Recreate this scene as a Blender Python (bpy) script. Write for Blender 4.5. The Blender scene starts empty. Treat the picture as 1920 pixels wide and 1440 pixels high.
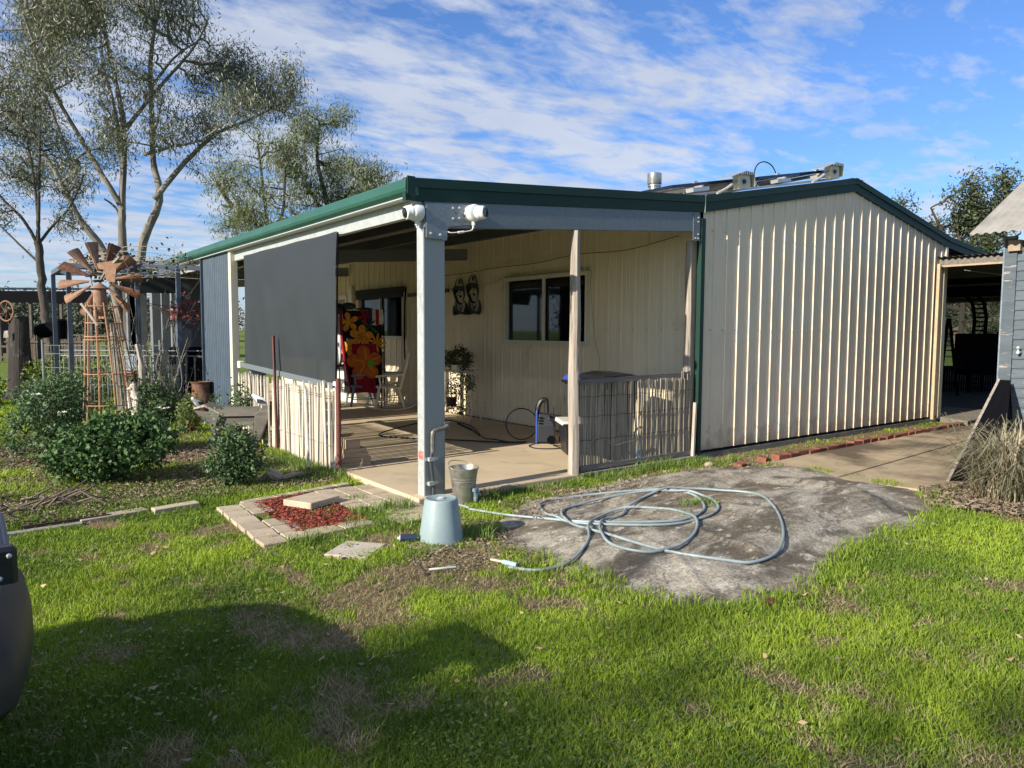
import bpy, math, random
import numpy as np
from mathutils import Vector, Matrix
R = math.radians
random.seed(7); rng = np.random.default_rng(7)
S = bpy.context.scene
COL = S.collection

# ------------------------------------------------------------------ camera
CAMP = Vector((-3.3976, -5.8466, 1.6)); YAW = 36.9136; PITCH = 4.19987; ROLL = 0.267
def cam_basis():
    p, y, r = R(PITCH), R(YAW), R(ROLL)
    F = Vector((math.sin(y)*math.cos(p), math.cos(y)*math.cos(p), -math.sin(p)))
    Rt = Vector((math.cos(y), -math.sin(y), 0)); U = Rt.cross(F)
    return F, math.cos(r)*Rt+math.sin(r)*U, -math.sin(r)*Rt+math.cos(r)*U
F_, R_, U_ = cam_basis()
cd = bpy.data.cameras.new('camera'); cam = bpy.data.objects.new('camera', cd); COL.objects.link(cam)
cam.matrix_world = Matrix(((R_.x, U_.x, -F_.x, CAMP.x), (R_.y, U_.y, -F_.y, CAMP.y), (R_.z, U_.z, -F_.z, CAMP.z), (0, 0, 0, 1)))
cd.sensor_width = 36; cd.lens = 36*1362.66/1920; cd.clip_end = 5000; cd.clip_start = .05
S.camera = cam

# ------------------------------------------------------------------ light
SUN_EL, SUN_AZ = 24.5, 3.4            # travels towards +X and slightly +Y
SUN_STRENGTH, SKY_STRENGTH, EXPOSURE = 4.3, 0.15, 0.95
sd = Vector((-math.cos(R(SUN_EL))*math.cos(R(SUN_AZ)), -math.cos(R(SUN_EL))*math.sin(R(SUN_AZ)), math.sin(R(SUN_EL))))
sl = bpy.data.lights.new('sun', 'SUN'); sl.energy = SUN_STRENGTH; sl.angle = R(.53); sl.color = (1, .93, .80)
so = bpy.data.objects.new('sun', sl); COL.objects.link(so); so.rotation_euler = sd.to_track_quat('Z', 'Y').to_euler(); so.location = (-20, 0, 20)
W = bpy.data.worlds.new('World'); S.world = W; W.use_nodes = True
def world():
    nt = W.node_tree; N = nt.nodes; L = nt.links; N.clear()
    out = N.new('ShaderNodeOutputWorld'); bg = N.new('ShaderNodeBackground'); bg.inputs[1].default_value = SKY_STRENGTH
    sky = N.new('ShaderNodeTexSky'); sky.sky_type = 'NISHITA'; sky.sun_disc = False
    sky.sun_elevation = R(SUN_EL); sky.sun_rotation = math.atan2(sd.x, sd.y)
    sky.air_density = 1.1; sky.dust_density = .4; sky.ozone_density = 2.2
    tc = N.new('ShaderNodeTexCoord'); sep = N.new('ShaderNodeSeparateXYZ'); L.new(tc.outputs['Generated'], sep.inputs[0])
    def m(op, a, b=None, c=None, cl=False):
        n = N.new('ShaderNodeMath'); n.operation = op; n.use_clamp = cl
        for i, v in enumerate((a, b, c)):
            if v is None: continue
            if isinstance(v, (int, float)): n.inputs[i].default_value = v
            else: L.new(v, n.inputs[i])
        return n.outputs[0]
    zz = m('ADD', m('MAXIMUM', sep.outputs[2], 0.0), .10)
    px = m('DIVIDE', sep.outputs[0], zz); py = m('DIVIDE', sep.outputs[1], zz)
    cmb = N.new('ShaderNodeCombineXYZ'); L.new(px, cmb.inputs[0]); L.new(py, cmb.inputs[1])
    def noise(scale, det, rough, dist, off, rot=0, sx=1, sy=1):
        mp = N.new('ShaderNodeMapping'); mp.inputs['Location'].default_value = off; mp.inputs['Rotation'].default_value = (0, 0, rot); mp.inputs['Scale'].default_value = (sx, sy, 1)
        L.new(cmb.outputs[0], mp.inputs[0])
        n = N.new('ShaderNodeTexNoise'); n.inputs['Scale'].default_value = scale; n.inputs['Detail'].default_value = det
        n.inputs['Roughness'].default_value = rough; n.inputs['Distortion'].default_value = dist; L.new(mp.outputs[0], n.inputs[0]); return n.outputs[0]
    big = noise(.75, 3, .5, .2, (3.1, 7.7, 0))
    mid = noise(2.5, 9, .58, .3, (1.3, 2.2, 0), .5, .65, 1.2)
    pf = noise(7.5, 8, .6, .25, (8.3, 1.2, 0), .5, .7, 1.2)
    v = m('ADD', m('ADD', m('MULTIPLY', big, .40), m('MULTIPLY', mid, .60)), m('MULTIPLY', pf, .50))
    # gentle drift of cover with azimuth (more cloud to the north west)
    az = m('MULTIPLY', m('SUBTRACT', sep.outputs[1], sep.outputs[0]), .05)
    v = m('ADD', v, az)
    cr = N.new('ShaderNodeValToRGB'); L.new(v, cr.inputs[0])
    e = cr.color_ramp.elements; e[0].position = .675; e[0].color = (0, 0, 0, 1); e[1].position = .85; e[1].color = (.85, .85, .85, 1)
    haze = m('POWER', m('SUBTRACT', 1.0, m('MAXIMUM', sep.outputs[2], 0.0)), 13.0)
    hm = m('MULTIPLY', haze, .45)
    cm = m('MAXIMUM', cr.outputs[0], hm, None, True)
    dn = noise(1.9, 6, .6, .3, (1.9, 2.9, 0), .5, .6, 1.2)
    mixc = N.new('ShaderNodeMixRGB'); L.new(dn, mixc.inputs[0]); mixc.inputs[1].default_value = (1.4, 1.65, 2.2, 1); mixc.inputs[2].default_value = (3.1, 3.2, 3.4, 1)
    hs = N.new('ShaderNodeMixRGB'); hs.blend_type = 'MULTIPLY'; hs.inputs[0].default_value = 1; hs.inputs[2].default_value = (.29, .41, .62, 1); L.new(sky.outputs[0], hs.inputs[1])
    mx = N.new('ShaderNodeMixRGB'); L.new(cm, mx.inputs[0]); L.new(hs.outputs[0], mx.inputs[1]); L.new(mixc.outputs[0], mx.inputs[2])
    L.new(mx.outputs[0], bg.inputs[0]); L.new(bg.outputs[0], out.inputs[0])
world()
S.view_settings.view_transform = 'Standard'; S.view_settings.look = 'None'; S.view_settings.gamma = 1; S.view_settings.exposure = EXPOSURE
S.view_settings.use_curve_mapping = False

# ------------------------------------------------------------------ materials
MATS = {}
def nodes_of(name):
    m = bpy.data.materials.new(name); m.use_nodes = True; nt = m.node_tree
    return m, nt, nt.nodes, nt.links, nt.nodes['Principled BSDF']
def mat(name, c1, c2=None, scale=6, rough=.6, metal=0, bump=0, bscale=None, st=(1, 1, 1), det=6, lo=.35, hi=.65, rand=0.0, spec=.5,
        c3=None, s3=2, lo3=.55, hi3=.7, st3=(1, 1, 1), trans=0.0, alpha=1.0, attr=False, trough=0, voronoi=False, splash=0):
    """colour = noise mix of c1,c2 (stretched by st), then stains c3; rand = brightness change per object"""
    if name in MATS: return MATS[name]
    m, nt, N, L, P = nodes_of(name); MATS[name] = m
    tc = N.new('ShaderNodeTexCoord')
    def noise(sc, st_, d=det, off=0):
        mp = N.new('ShaderNodeMapping'); mp.inputs['Scale'].default_value = st_; mp.inputs['Location'].default_value = (off, off*1.7, off*.6)
        L.new(tc.outputs['Object'], mp.inputs[0])
        n = N.new('ShaderNodeTexNoise'); n.inputs['Scale'].default_value = sc; n.inputs['Detail'].default_value = d; n.inputs['Roughness'].default_value = .62
        L.new(mp.outputs[0], n.inputs[0]); return n
    def ramp(src, a, b):
        r = N.new('ShaderNodeMapRange'); r.inputs['From Min'].default_value = a; r.inputs['From Max'].default_value = b; L.new(src, r.inputs[0]); return r.outputs[0]
    def mix(f, a, b, typ='MIX'):
        x = N.new('ShaderNodeMixRGB'); x.blend_type = typ
        for i, v in ((0, f), (1, a), (2, b)):
            if isinstance(v, (float, int)): x.inputs[i].default_value = v
            elif isinstance(v, tuple): x.inputs[i].default_value = (*v[:3], 1)
            else: L.new(v, x.inputs[i])
        return x.outputs[0]
    col = c1; n1 = None
    if c2 is not None:
        if voronoi:
            n1 = N.new('ShaderNodeTexVoronoi'); n1.inputs['Scale'].default_value = scale; L.new(tc.outputs['Object'], n1.inputs[0])
            col = mix(ramp(n1.outputs['Color'], lo, hi), c1, c2)
        else:
            n1 = noise(scale, st); col = mix(ramp(n1.outputs[0], lo, hi), c1, c2)
    if attr:
        at = N.new('ShaderNodeAttribute'); at.attribute_name = 'rnd'
        col = mix(at.outputs['Fac'], c1, c2 or c1)
    if c3 is not None:
        n3 = noise(s3, st3, 8, 3.3); col = mix(ramp(n3.outputs[0], lo3, hi3), col, c3)
    if splash:      # rain splashed dirt low on the wall
        sx = N.new('ShaderNodeSeparateXYZ'); L.new(tc.outputs['Object'], sx.inputs[0]); ns = noise(7, (1, 1, .6), 8, 9.1)
        ma = N.new('ShaderNodeMath'); ma.operation = 'MULTIPLY_ADD'; L.new(ns.outputs[0], ma.inputs[0]); ma.inputs[1].default_value = -.9; L.new(sx.outputs[2], ma.inputs[2])
        sr = N.new('ShaderNodeMapRange'); sr.inputs[1].default_value = -.12; sr.inputs[2].default_value = -.36; sr.inputs[3].default_value = 0; sr.inputs[4].default_value = splash; L.new(ma.outputs[0], sr.inputs[0])
        col = mix(sr.outputs[0], col, (.26, .185, .11))
    if rand:
        oi = N.new('ShaderNodeObjectInfo'); mr = N.new('ShaderNodeMapRange'); mr.inputs['To Min'].default_value = 1-rand; mr.inputs['To Max'].default_value = 1+rand
        L.new(oi.outputs['Random'], mr.inputs[0]); cx = N.new('ShaderNodeCombineXYZ')
        for i in range(3): L.new(mr.outputs[0], cx.inputs[i])
        col = mix(1.0, col, cx.outputs[0], 'MULTIPLY')
    if isinstance(col, tuple): P.inputs['Base Color'].default_value = (*col[:3], 1)
    else: L.new(col, P.inputs['Base Color'])
    P.inputs['Metallic'].default_value = metal; P.inputs['Specular IOR Level'].default_value = spec
    P.inputs['Roughness'].default_value = rough; P.inputs['Alpha'].default_value = alpha
    if trough and n1 is not None:
        L.new(ramp(n1.outputs[0], -.5+rough-trough, 1.5+rough+trough), P.inputs['Roughness'])
    if bump:
        nb = noise(bscale or scale*3, st, 8, 1.1); b = N.new('ShaderNodeBump'); b.inputs['Strength'].default_value = min(1, bump); b.inputs['Distance'].default_value = .02*max(1, bump)
        L.new(nb.outputs[0], b.inputs['Height']); L.new(b.outputs[0], P.inputs['Normal'])
    if trans:
        t = N.new('ShaderNodeBsdfTranslucent')
        if isinstance(col, tuple): t.inputs[0].default_value = (*col[:3], 1)
        else: L.new(mix(1.0, col, (1.0, 1.0, .55), 'MULTIPLY'), t.inputs[0])
        ms = N.new('ShaderNodeMixShader'); ms.inputs[0].default_value = trans
        L.new(P.outputs[0], ms.inputs[1]); L.new(t.outputs[0], ms.inputs[2]); L.new(ms.outputs[0], N['Material Output'].inputs[0])
    return m

CREAM = mat('cream_steel', (.73, .63, .47), (.67, .575, .43), 1.3, .5, bump=.06, bscale=2, c3=(.40, .33, .22), s3=3, lo3=.62, hi3=.9, st3=(1, 1, .25), splash=.55)
CREAM_IN = mat('cream_steel_verandah', (.78, .69, .50), (.74, .65, .465), 1.3, .45, bump=.04, bscale=2, c3=(.34, .28, .18), s3=1.6, lo3=.60, hi3=.95)
CREAM_TRIM = mat('cream_trim', (.70, .66, .52), (.64, .60, .46), 8, .4)
GREEN = mat('green_colour_steel', (.010, .036, .028), (.013, .043, .034), 3, .55, spec=.25, c3=(.02, .045, .035), s3=6, lo3=.62, hi3=.9)
GREEN_GUT = mat('green_gutter', (.020, .085, .060), (.026, .10, .072), 3, .36, c3=(.05, .11, .09), s3=7, lo3=.6, hi3=.95)
GALV = mat('galvanised_steel', (.245, .275, .28), (.20, .225, .235), 90, .5, .35, bump=.03, bscale=60, c3=(.17, .19, .20), s3=4, lo3=.58, hi3=.85, st3=(1, 1, .3), lo=.4, hi=.6)
GALV_L = mat('galvanised_light', (.52, .54, .52), (.42, .44, .43), 20, .45, .3, c3=(.32, .33, .32), s3=8, lo3=.55, hi3=.8)
BEAM = mat('painted_steel_beam', (.165, .195, .215), (.14, .165, .185), 25, .5, .2, c3=(.13, .15, .16), s3=3, lo3=.55, hi3=.85, st3=(.3, 1, 2))
DARKSTEEL = mat('dark_purlin_steel', (.07, .085, .10), (.10, .115, .13), 9, .5, .3)
ROOF_UNDER = mat('zinc_roof', (.38, .365, .34), (.31, .30, .28), 3, .5, .2)
BLUE_IRON = mat('slate_blue_iron', (.048, .073, .105), (.062, .09, .125), 5, .42, c3=(.05, .07, .10), s3=4, lo3=.55, hi3=.8, st3=(1, 1, .2))
RUST = mat('rust', (.17, .075, .042), (.10, .045, .03), 9, .85, bump=.3, bscale=60, c3=(.26, .13, .075), s3=14, lo3=.5, hi3=.75)
RUST_L = mat('light_rust', (.34, .19, .115), (.22, .115, .07), 12, .8, bump=.2, bscale=60, c3=(.16, .07, .04), s3=6, lo3=.55, hi3=.8)
RUST_RED = mat('red_rust_pipe', (.16, .05, .035), (.10, .03, .025), 14, .75)
RUST_ROD = mat('rusted_rod', (.46, .27, .15), (.34, .17, .09), 20, .7)
OLDWOOD = mat('weathered_wood', (.46, .40, .33), (.25, .205, .165), 7, .85, bump=.5, bscale=24, st=(3, 3, .18), c3=(.11, .085, .07), s3=4, lo3=.58, hi3=.72, st3=(5, 5, .3), rand=.14)
OLDWOOD_H = mat('weathered_wood_rail', (.21, .19, .165), (.12, .105, .09), 7, .9, bump=.4, bscale=24, st=(.18, 3, 3), rand=.1)
PICKET = mat('sun_bleached_picket', (.58, .515, .42), (.38, .33, .26), 6, .85, bump=.4, bscale=22, st=(3, 3, .15), c3=(.15, .11, .075), s3=5, lo3=.6, hi3=.78, st3=(6, 6, .5), rand=.22)
REED = mat('split_reed', (.47, .40, .29), (.25, .205, .15), 11, .8, st=(5, 5, .1), attr=False, lo=.3, hi=.7, c3=(.10, .08, .06), s3=16, lo3=.5, hi3=.75, st3=(3, 3, .12))
TREEWOOD = mat('timber_block', (.40, .30, .20), (.30, .22, .14), 8, .8, bump=.2, st=(.3, 2, 2), rand=.15)
WHITE = mat('white_plastic', (.80, .80, .78), (.70, .70, .68), 5, .35)
WHITE_DIRTY = mat('chipped_white_paint', (.72, .70, .64), (.52, .49, .42), 14, .6, c3=(.22, .17, .12), s3=22, lo3=.62, hi3=.72)
BLACK = mat('black_plastic', (.008, .008, .010), (.013, .013, .015), 8, .38)
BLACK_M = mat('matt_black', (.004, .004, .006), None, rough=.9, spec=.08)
NAVY = mat('black_navy_cut_steel', (.004, .006, .014), None, rough=.5)
CONC = mat('verandah_concrete', (.58, .46, .30), (.48, .38, .25), 1.1, .75, bump=.12, bscale=40, c3=(.27, .22, .16), s3=2.4, lo3=.55, hi3=.85)
CONC_PATH = mat('tan_concrete_path', (.44, .34, .215), (.33, .25, .155), 2.6, .85, bump=.5, bscale=50, c3=(.11, .078, .048), s3=.75, lo3=.47, hi3=.60)
PAVER = mat('sandstone_paver', (.47, .38, .27), (.40, .32, .225), 7, .8, bump=.15, bscale=60, c3=(.25, .20, .14), s3=9, lo3=.55, hi3=.85, rand=.12)
BRICK = mat('old_red_brick', (.24, .075, .045), (.16, .055, .038), 9, .9, bump=.5, bscale=40, c3=(.08, .06, .045), s3=7, lo3=.5, hi3=.7, rand=.25)
HOSE = mat('faded_blue_hose', (.29, .35, .365), (.19, .235, .25), 3, .45, lo=.4, hi=.6, c3=(.15, .14, .11), s3=11, lo3=.58, hi3=.72)
POT = mat('pale_blue_plastic_pot', (.27, .345, .355), (.24, .31, .32), 90, .42, lo=.4, hi=.6, c3=(.20, .19, .15), s3=7, lo3=.60, hi3=.8)
TIN = mat('galvanised_tin', (.48, .47, .42), (.30, .28, .24), 14, .38, .75, bump=.05, c3=(.17, .12, .08), s3=9, lo3=.55, hi3=.8)
RUBBER = mat('black_rubber', (.012, .012, .013), None, rough=.55)
CHROME = mat('chrome', (.7, .7, .7), None, rough=.2, metal=1)
STEELPIPE = mat('stainless_flue', (.55, .53, .50), (.42, .40, .37), 6, .32, .9)
BLUEP = mat('blue_plastic', (.03, .07, .33), None, rough=.4)
GREYP = mat('grey_plastic', (.03, .034, .042), None, rough=.6, spec=.3)
# ------------------------------------------------------------------ building helpers
class MB:
    def __init__(s): s.v = []; s.f = []
    def add(s, vs, fs):
        o = len(s.v); s.v += [tuple(v) for v in vs]; s.f += [tuple(i+o for i in f) for f in fs]; return s
    def box(s, x0, x1, y0, y1, z0, z1, jit=0):
        vs = [(x, y, z) for z in (z0, z1) for y in (y0, y1) for x in (x0, x1)]
        if jit: vs = [(a+random.uniform(-jit, jit), b+random.uniform(-jit, jit), c+random.uniform(-jit, jit)) for a, b, c in vs]
        return s.add(vs, [(0, 2, 3, 1), (4, 5, 7, 6), (0, 1, 5, 4), (2, 6, 7, 3), (0, 4, 6, 2), (1, 3, 7, 5)])
    def cbox(s, x0, x1, y0, y1, z0, z1, c=.01):
        """box with chamfered vertical and top edges"""
        a, b = x0, x1; p = [(a+c, y0), (b-c, y0), (b, y0+c), (b, y1-c), (b-c, y1), (a+c, y1), (a, y1-c), (a, y0+c)]
        q = [(min(max(x, a+c), b-c), min(max(y, y0+c), y1-c)) for x, y in p]
        return s.loft([[(x, y, z0) for x, y in p], [(x, y, z1-c) for x, y in p], [(x, y, z1) for x, y in q]])
    def beam(s, p, q, w, h, up=(0, 0, 1)):
        p = Vector(p); q = Vector(q); d = (q-p).normalized(); up = Vector(up)
        if abs(d.dot(up)) > .95: up = Vector((1, 0, 0))
        a = d.cross(up).normalized(); b = a.cross(d)
        vs = [e+a*sa*w/2+b*sb*h/2 for e in (p, q) for sa, sb in ((-1, -1), (1, -1), (1, 1), (-1, 1))]
        return s.add(vs, [(0, 1, 2, 3), (7, 6, 5, 4), (0, 4, 5, 1), (1, 5, 6, 2), (2, 6, 7, 3), (3, 7, 4, 0)])
    def loft(s, rings, cap=True, close=True):
        n = len(rings[0]); o = len(s.v)
        for r in rings: s.v += [tuple(p) for p in r]
        for i in range(len(rings)-1):
            for j in range(n if close else n-1):
                k = (j+1) % n; s.f.append((o+i*n+j, o+i*n+k, o+(i+1)*n+k, o+(i+1)*n+j))
        if cap: s.f.append(tuple(o+j for j in reversed(range(n)))); s.f.append(tuple(o+(len(rings)-1)*n+j for j in range(n)))
        return s
    def tube(s, pts, r, n=8, cap=True):
        pts = [Vector(p) for p in pts]; rings = []; a = None
        for i, p in enumerate(pts):
            d = (pts[min(i+1, len(pts)-1)]-pts[max(i-1, 0)]).normalized()
            if a is None:
                a = d.cross(Vector((0, 0, 1)) if abs(d.z) < .9 else Vector((1, 0, 0))).normalized()
            a = (a-d*a.dot(d)); a = a.normalized() if a.length > 1e-6 else d.orthogonal().normalized()
            b = d.cross(a); rr = r[i] if isinstance(r, (list, tuple)) else r
            rings.append([p+(a*math.cos(t*2*math.pi/n)+b*math.sin(t*2*math.pi/n))*rr for t in range(n)])
        return s.loft(rings, cap)
    def lathe(s, prof, n=24, c=(0, 0), cap=True):
        return s.loft([[(c[0]+r*math.cos(t*2*math.pi/n), c[1]+r*math.sin(t*2*math.pi/n), z) for t in range(n)] for r, z in prof], cap)
    def prism(s, poly, t, plane='xz', off=0):
        """flat polygon (u,v) given thickness t; plane xz: u->x v->z thickness along y"""
        def P(u, v, w): return {'xz': (u, w, v), 'yz': (w, u, v), 'xy': (u, v, w)}[plane]
        n = len(poly); o = len(s.v)
        s.v += [P(u, v, off) for u, v in poly]+[P(u, v, off+t) for u, v in poly]
        s.f.append(tuple(o+i for i in range(n))); s.f.append(tuple(o+n+i for i in reversed(range(n))))
        for i in range(n): j = (i+1) % n; s.f.append((o+i, o+n+i, o+n+j, o+j))
        return s
    def sphere(s, c, r, n=10, m=7, sc=(1, 1, 1)):
        rings = []
        for i in range(m+1):
            t = math.pi*i/m; rr = max(math.sin(t), .02)*r
            rings.append([(c[0]+rr*math.cos(a*2*math.pi/n)*sc[0], c[1]+rr*math.sin(a*2*math.pi/n)*sc[1], c[2]-math.cos(t)*r*sc[2]) for a in range(n)])
        return s.loft(rings)
    def mesh(s, name, m, smooth=False, bev=0):
        me = bpy.data.meshes.new(name); me.from_pydata(s.v, [], s.f); me.materials.append(m)
        if smooth: me.polygons.foreach_set('use_smooth', [True]*len(me.polygons))
        me.update(); return me
    def build(s, name, m, parent=None, smooth=False, loc=(0, 0, 0), rot=(0, 0, 0), bev=0, **tags):
        o = bpy.data.objects.new(name, s.mesh(name, m)); COL.objects.link(o); o.parent = parent; o.location = loc; o.rotation_euler = rot
        import bmesh
        bm = bmesh.new(); bm.from_mesh(o.data); bmesh.ops.recalc_face_normals(bm, faces=bm.faces); bm.to_mesh(o.data); bm.free()
        if smooth:
            o.data.polygons.foreach_set('use_smooth', [True]*len(o.data.polygons))
            try: o.data.set_sharp_from_angle(angle=R(40))
            except Exception: pass
        if bev:
            b = o.modifiers.new('bevel', 'BEVEL'); b.width = bev; b.segments = 2; b.limit_method = 'ANGLE'
        for k, v in tags.items(): o[k] = v
        return o
def piece(name, src, parent, loc=(0, 0, 0), rot=(0, 0, 0), scale=(1, 1, 1)):
    """another piece sharing src's mesh"""
    o = bpy.data.objects.new(name, src.data if hasattr(src, 'data') else src); COL.objects.link(o)
    o.parent = parent; o.location = loc; o.rotation_euler = rot; o.scale = scale; return o
def root(name, label, cat, loc=(0, 0, 0), rz=0, group=None, kind=None):
    o = bpy.data.objects.new(name, None); COL.objects.link(o); o.location = loc; o.rotation_euler = (0, 0, R(rz))
    o.empty_display_size = .2; o['label'] = label; o['category'] = cat
    if group: o['group'] = group
    return o
def tag(o, label, cat, group=None):
    o['label'] = label; o['category'] = cat
    if group: o['group'] = group
    return o
def npmesh(name, V, Fc, m, parent=None, rnd=None, smooth=False, **tags):
    """fast mesh: V (n,3), Fc (k,3|4) arrays"""
    me = bpy.data.meshes.new(name); V = np.ascontiguousarray(V, dtype=np.float32); Fc = np.ascontiguousarray(Fc, dtype=np.int32)
    k, q = Fc.shape
    me.vertices.add(len(V)); me.vertices.foreach_set('co', V.ravel()); me.loops.add(k*q); me.loops.foreach_set('vertex_index', Fc.ravel())
    me.polygons.add(k); me.polygons.foreach_set('loop_start', np.arange(0, k*q, q, dtype=np.int32))
    me.polygons.foreach_set('loop_total', np.full(k, q, dtype=np.int32))
    if rnd is not None:
        a = me.attributes.new('rnd', 'FLOAT', 'POINT'); a.data.foreach_set('value', np.ascontiguousarray(rnd, dtype=np.float32))
    me.materials.append(m); me.update(calc_edges=True)
    if smooth: me.polygons.foreach_set('use_smooth', [True]*k)
    o = bpy.data.objects.new(name, me); COL.objects.link(o); o.parent = parent
    for a, b in tags.items(): o[a] = b
    return o
_perm = np.random.default_rng(3).random((256, 256))
def vnoise(x, y):
    xi = np.floor(x).astype(int); yi = np.floor(y).astype(int); fx = x-xi; fy = y-yi; fx = fx*fx*(3-2*fx); fy = fy*fy*(3-2*fy)
    g = lambda a, b: _perm[a % 256, b % 256]
    return (g(xi, yi)*(1-fx)+g(xi+1, yi)*fx)*(1-fy)+(g(xi, yi+1)*(1-fx)+g(xi+1, yi+1)*fx)*fy
def fbm(x, y, s=1.0, o=4):
    t = 0; a = .5; n = 0
    for i in range(o): t = t+a*vnoise(x*s+17.3*i, y*s+9.1*i); n += a; a *= .55; s *= 2.1
    return t/n
def sdist(poly, X, Y):
    """signed distance (positive inside) of points to polygon"""
    P = np.array(poly); n = len(P); d = np.full(X.shape, 1e9); ins = np.zeros(X.shape, bool)
    for i in range(n):
        a = P[i]; b = P[(i+1) % n]; e = b-a; wx = X-a[0]; wy = Y-a[1]
        t = np.clip((wx*e[0]+wy*e[1])/(e@e), 0, 1); d = np.minimum(d, np.hypot(wx-e[0]*t, wy-e[1]*t))
        c = ((a[1] > Y) != (b[1] > Y)) & (X < (b[0]-a[0])*(Y-a[1])/((b[1]-a[1]) if b[1] != a[1] else 1e-9)+a[0]); ins ^= c
    return np.where(ins, d, -d)
def spline(P, n=6):
    P = [Vector(p) for p in P]; out = []
    for i in range(len(P)-1):
        a = P[max(i-1, 0)]; b = P[i]; c = P[i+1]; d = P[min(i+2, len(P)-1)]
        for k in range(n):
            t = k/n; out.append(.5*((2*b)+(c-a)*t+(2*a-5*b+4*c-d)*t*t+(-a+3*b-3*c+d)*t**3))
    return out+[P[-1]]
# ------------------------------------------------------------------ ground
MOUND = [(.15, -.95), (-.2, -1.5), (-.22, -1.95), (-.24, -2.5), (-.16, -3.15), (.25, -3.4), (.74, -3.42), (1.5, -3.2), (2.19, -3.12), (2.8, -3.2), (3.42, -3.02), (3.95, -2.85),
         (4.3, -2.4), (4.25, -1.84), (4.42, -1.3), (4.35, -.85), (3.6, -.5), (2.9, -.42), (2.2, -.36), (1.6, -.5), (.8, -.55)]
BED = [(-.2, 1.15), (-1.5, .95), (-3.3, 1.15), (-4.0, 2.2), (-3.6, 4.0), (-3.0, 6.0), (-2.7, 9.5), (-.1, 10)]
def seg_g(X, Y, pts, w):
    t = np.zeros(X.shape)
    for a, b in zip(pts[:-1], pts[1:]):
        a = np.array(a); b = np.array(b); e = b-a; k = np.clip(((X-a[0])*e[0]+(Y-a[1])*e[1])/(e@e), 0, 1)
        t = np.maximum(t, np.exp(-((X-a[0]-e[0]*k)**2+(Y-a[1]-e[1]*k)**2)/(w*w)))
    return t
def zmound(X, Y):
    X = np.asarray(X, float); Y = np.asarray(Y, float)
    d = sdist(MOUND, X, Y)+.10*(fbm(X, Y, 3.2, 4)-.5)
    k = np.clip(d/.55, 0, 1); k = k*k*(3-2*k)
    z = .07*k+.095*k*np.exp(-((X-2.3)**2/1.3+(Y+2.2)**2/.5))+.06*k*seg_g(X, Y, [(1.3, -1.15), (1.79, -1.5), (2.51, -1.35), (3.1, -1.75), (3.0, -2.6)], .16)
    z += .045*k*seg_g(X, Y, [(2.3, -.8), (3.2, -1.15), (4.1, -1.5)], .2)-.03*k*seg_g(X, Y, [(.2, -1.2), (.9, -1.4), (1.6, -.8)], .3)
    z += k*.055*(fbm(X, Y, 1.7, 4)-.5)+k*.008*(fbm(X, Y, 9, 3)-.5)
    return np.where(d > 0, z+.004, -.03)
SOILP = [(-.75, -1.6, .36), (-1.9, .1, .25), (-2.2, -2.95, .2), (-.3, -1.4, .34), (-1.2, -1.7, .25), (.4, -.55, .5), (-.5, -3.9, .3), (1.2, -.35, .35), (-1.0, -.95, .2), (4.3, -3.1, .6), (5.2, -3.2, .6), (3.2, -4.3, .18), (-1.6, -2.2, .2), (.6, -4.3, .25)]
def green(X, Y):
    n = fbm(X, Y, 1.6, 4); f = fbm(X+5, Y-3, 5.5, 3)
    g = .86+1.9*(n-.5)+2.3*(f-.5)-.12*np.exp(-((X+.9)**2/2.2+(Y+2.6)**2/2.5))
    for x, y, r in SOILP: g -= .72*np.exp(-((X-x)**2+(Y-y)**2)/(r*r))
    bed = np.clip(sdist(BED, X, Y)/.25, 0, 1); g = g*(1-bed)+bed*(.40+2.2*(n-.48))
    wall = (X > 1.7) & (Y > -.75) & (Y < .2); g = np.where(wall, g*.6, g); g = np.where((X > 3.95) & (Y > -.72) & (Y < .2), g*.35, g)
    far = np.clip((np.hypot(X+3.4, Y+5.8)-14)/6, 0, 1); g = g*(1-far)+far*(.85+.3*(n-.5))
    return np.clip(g, 0, 1)
def axis(a, b, step, lo, hi):
    c = list(np.arange(a, b+1e-6, step)); s = step
    x = b
    while x < hi: s *= 1.22; x = x+s; c.append(min(x, hi))
    s = step; x = a
    while x > lo: s *= 1.22; x = x-s; c.insert(0, max(x, lo))
    return np.array(c)
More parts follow.
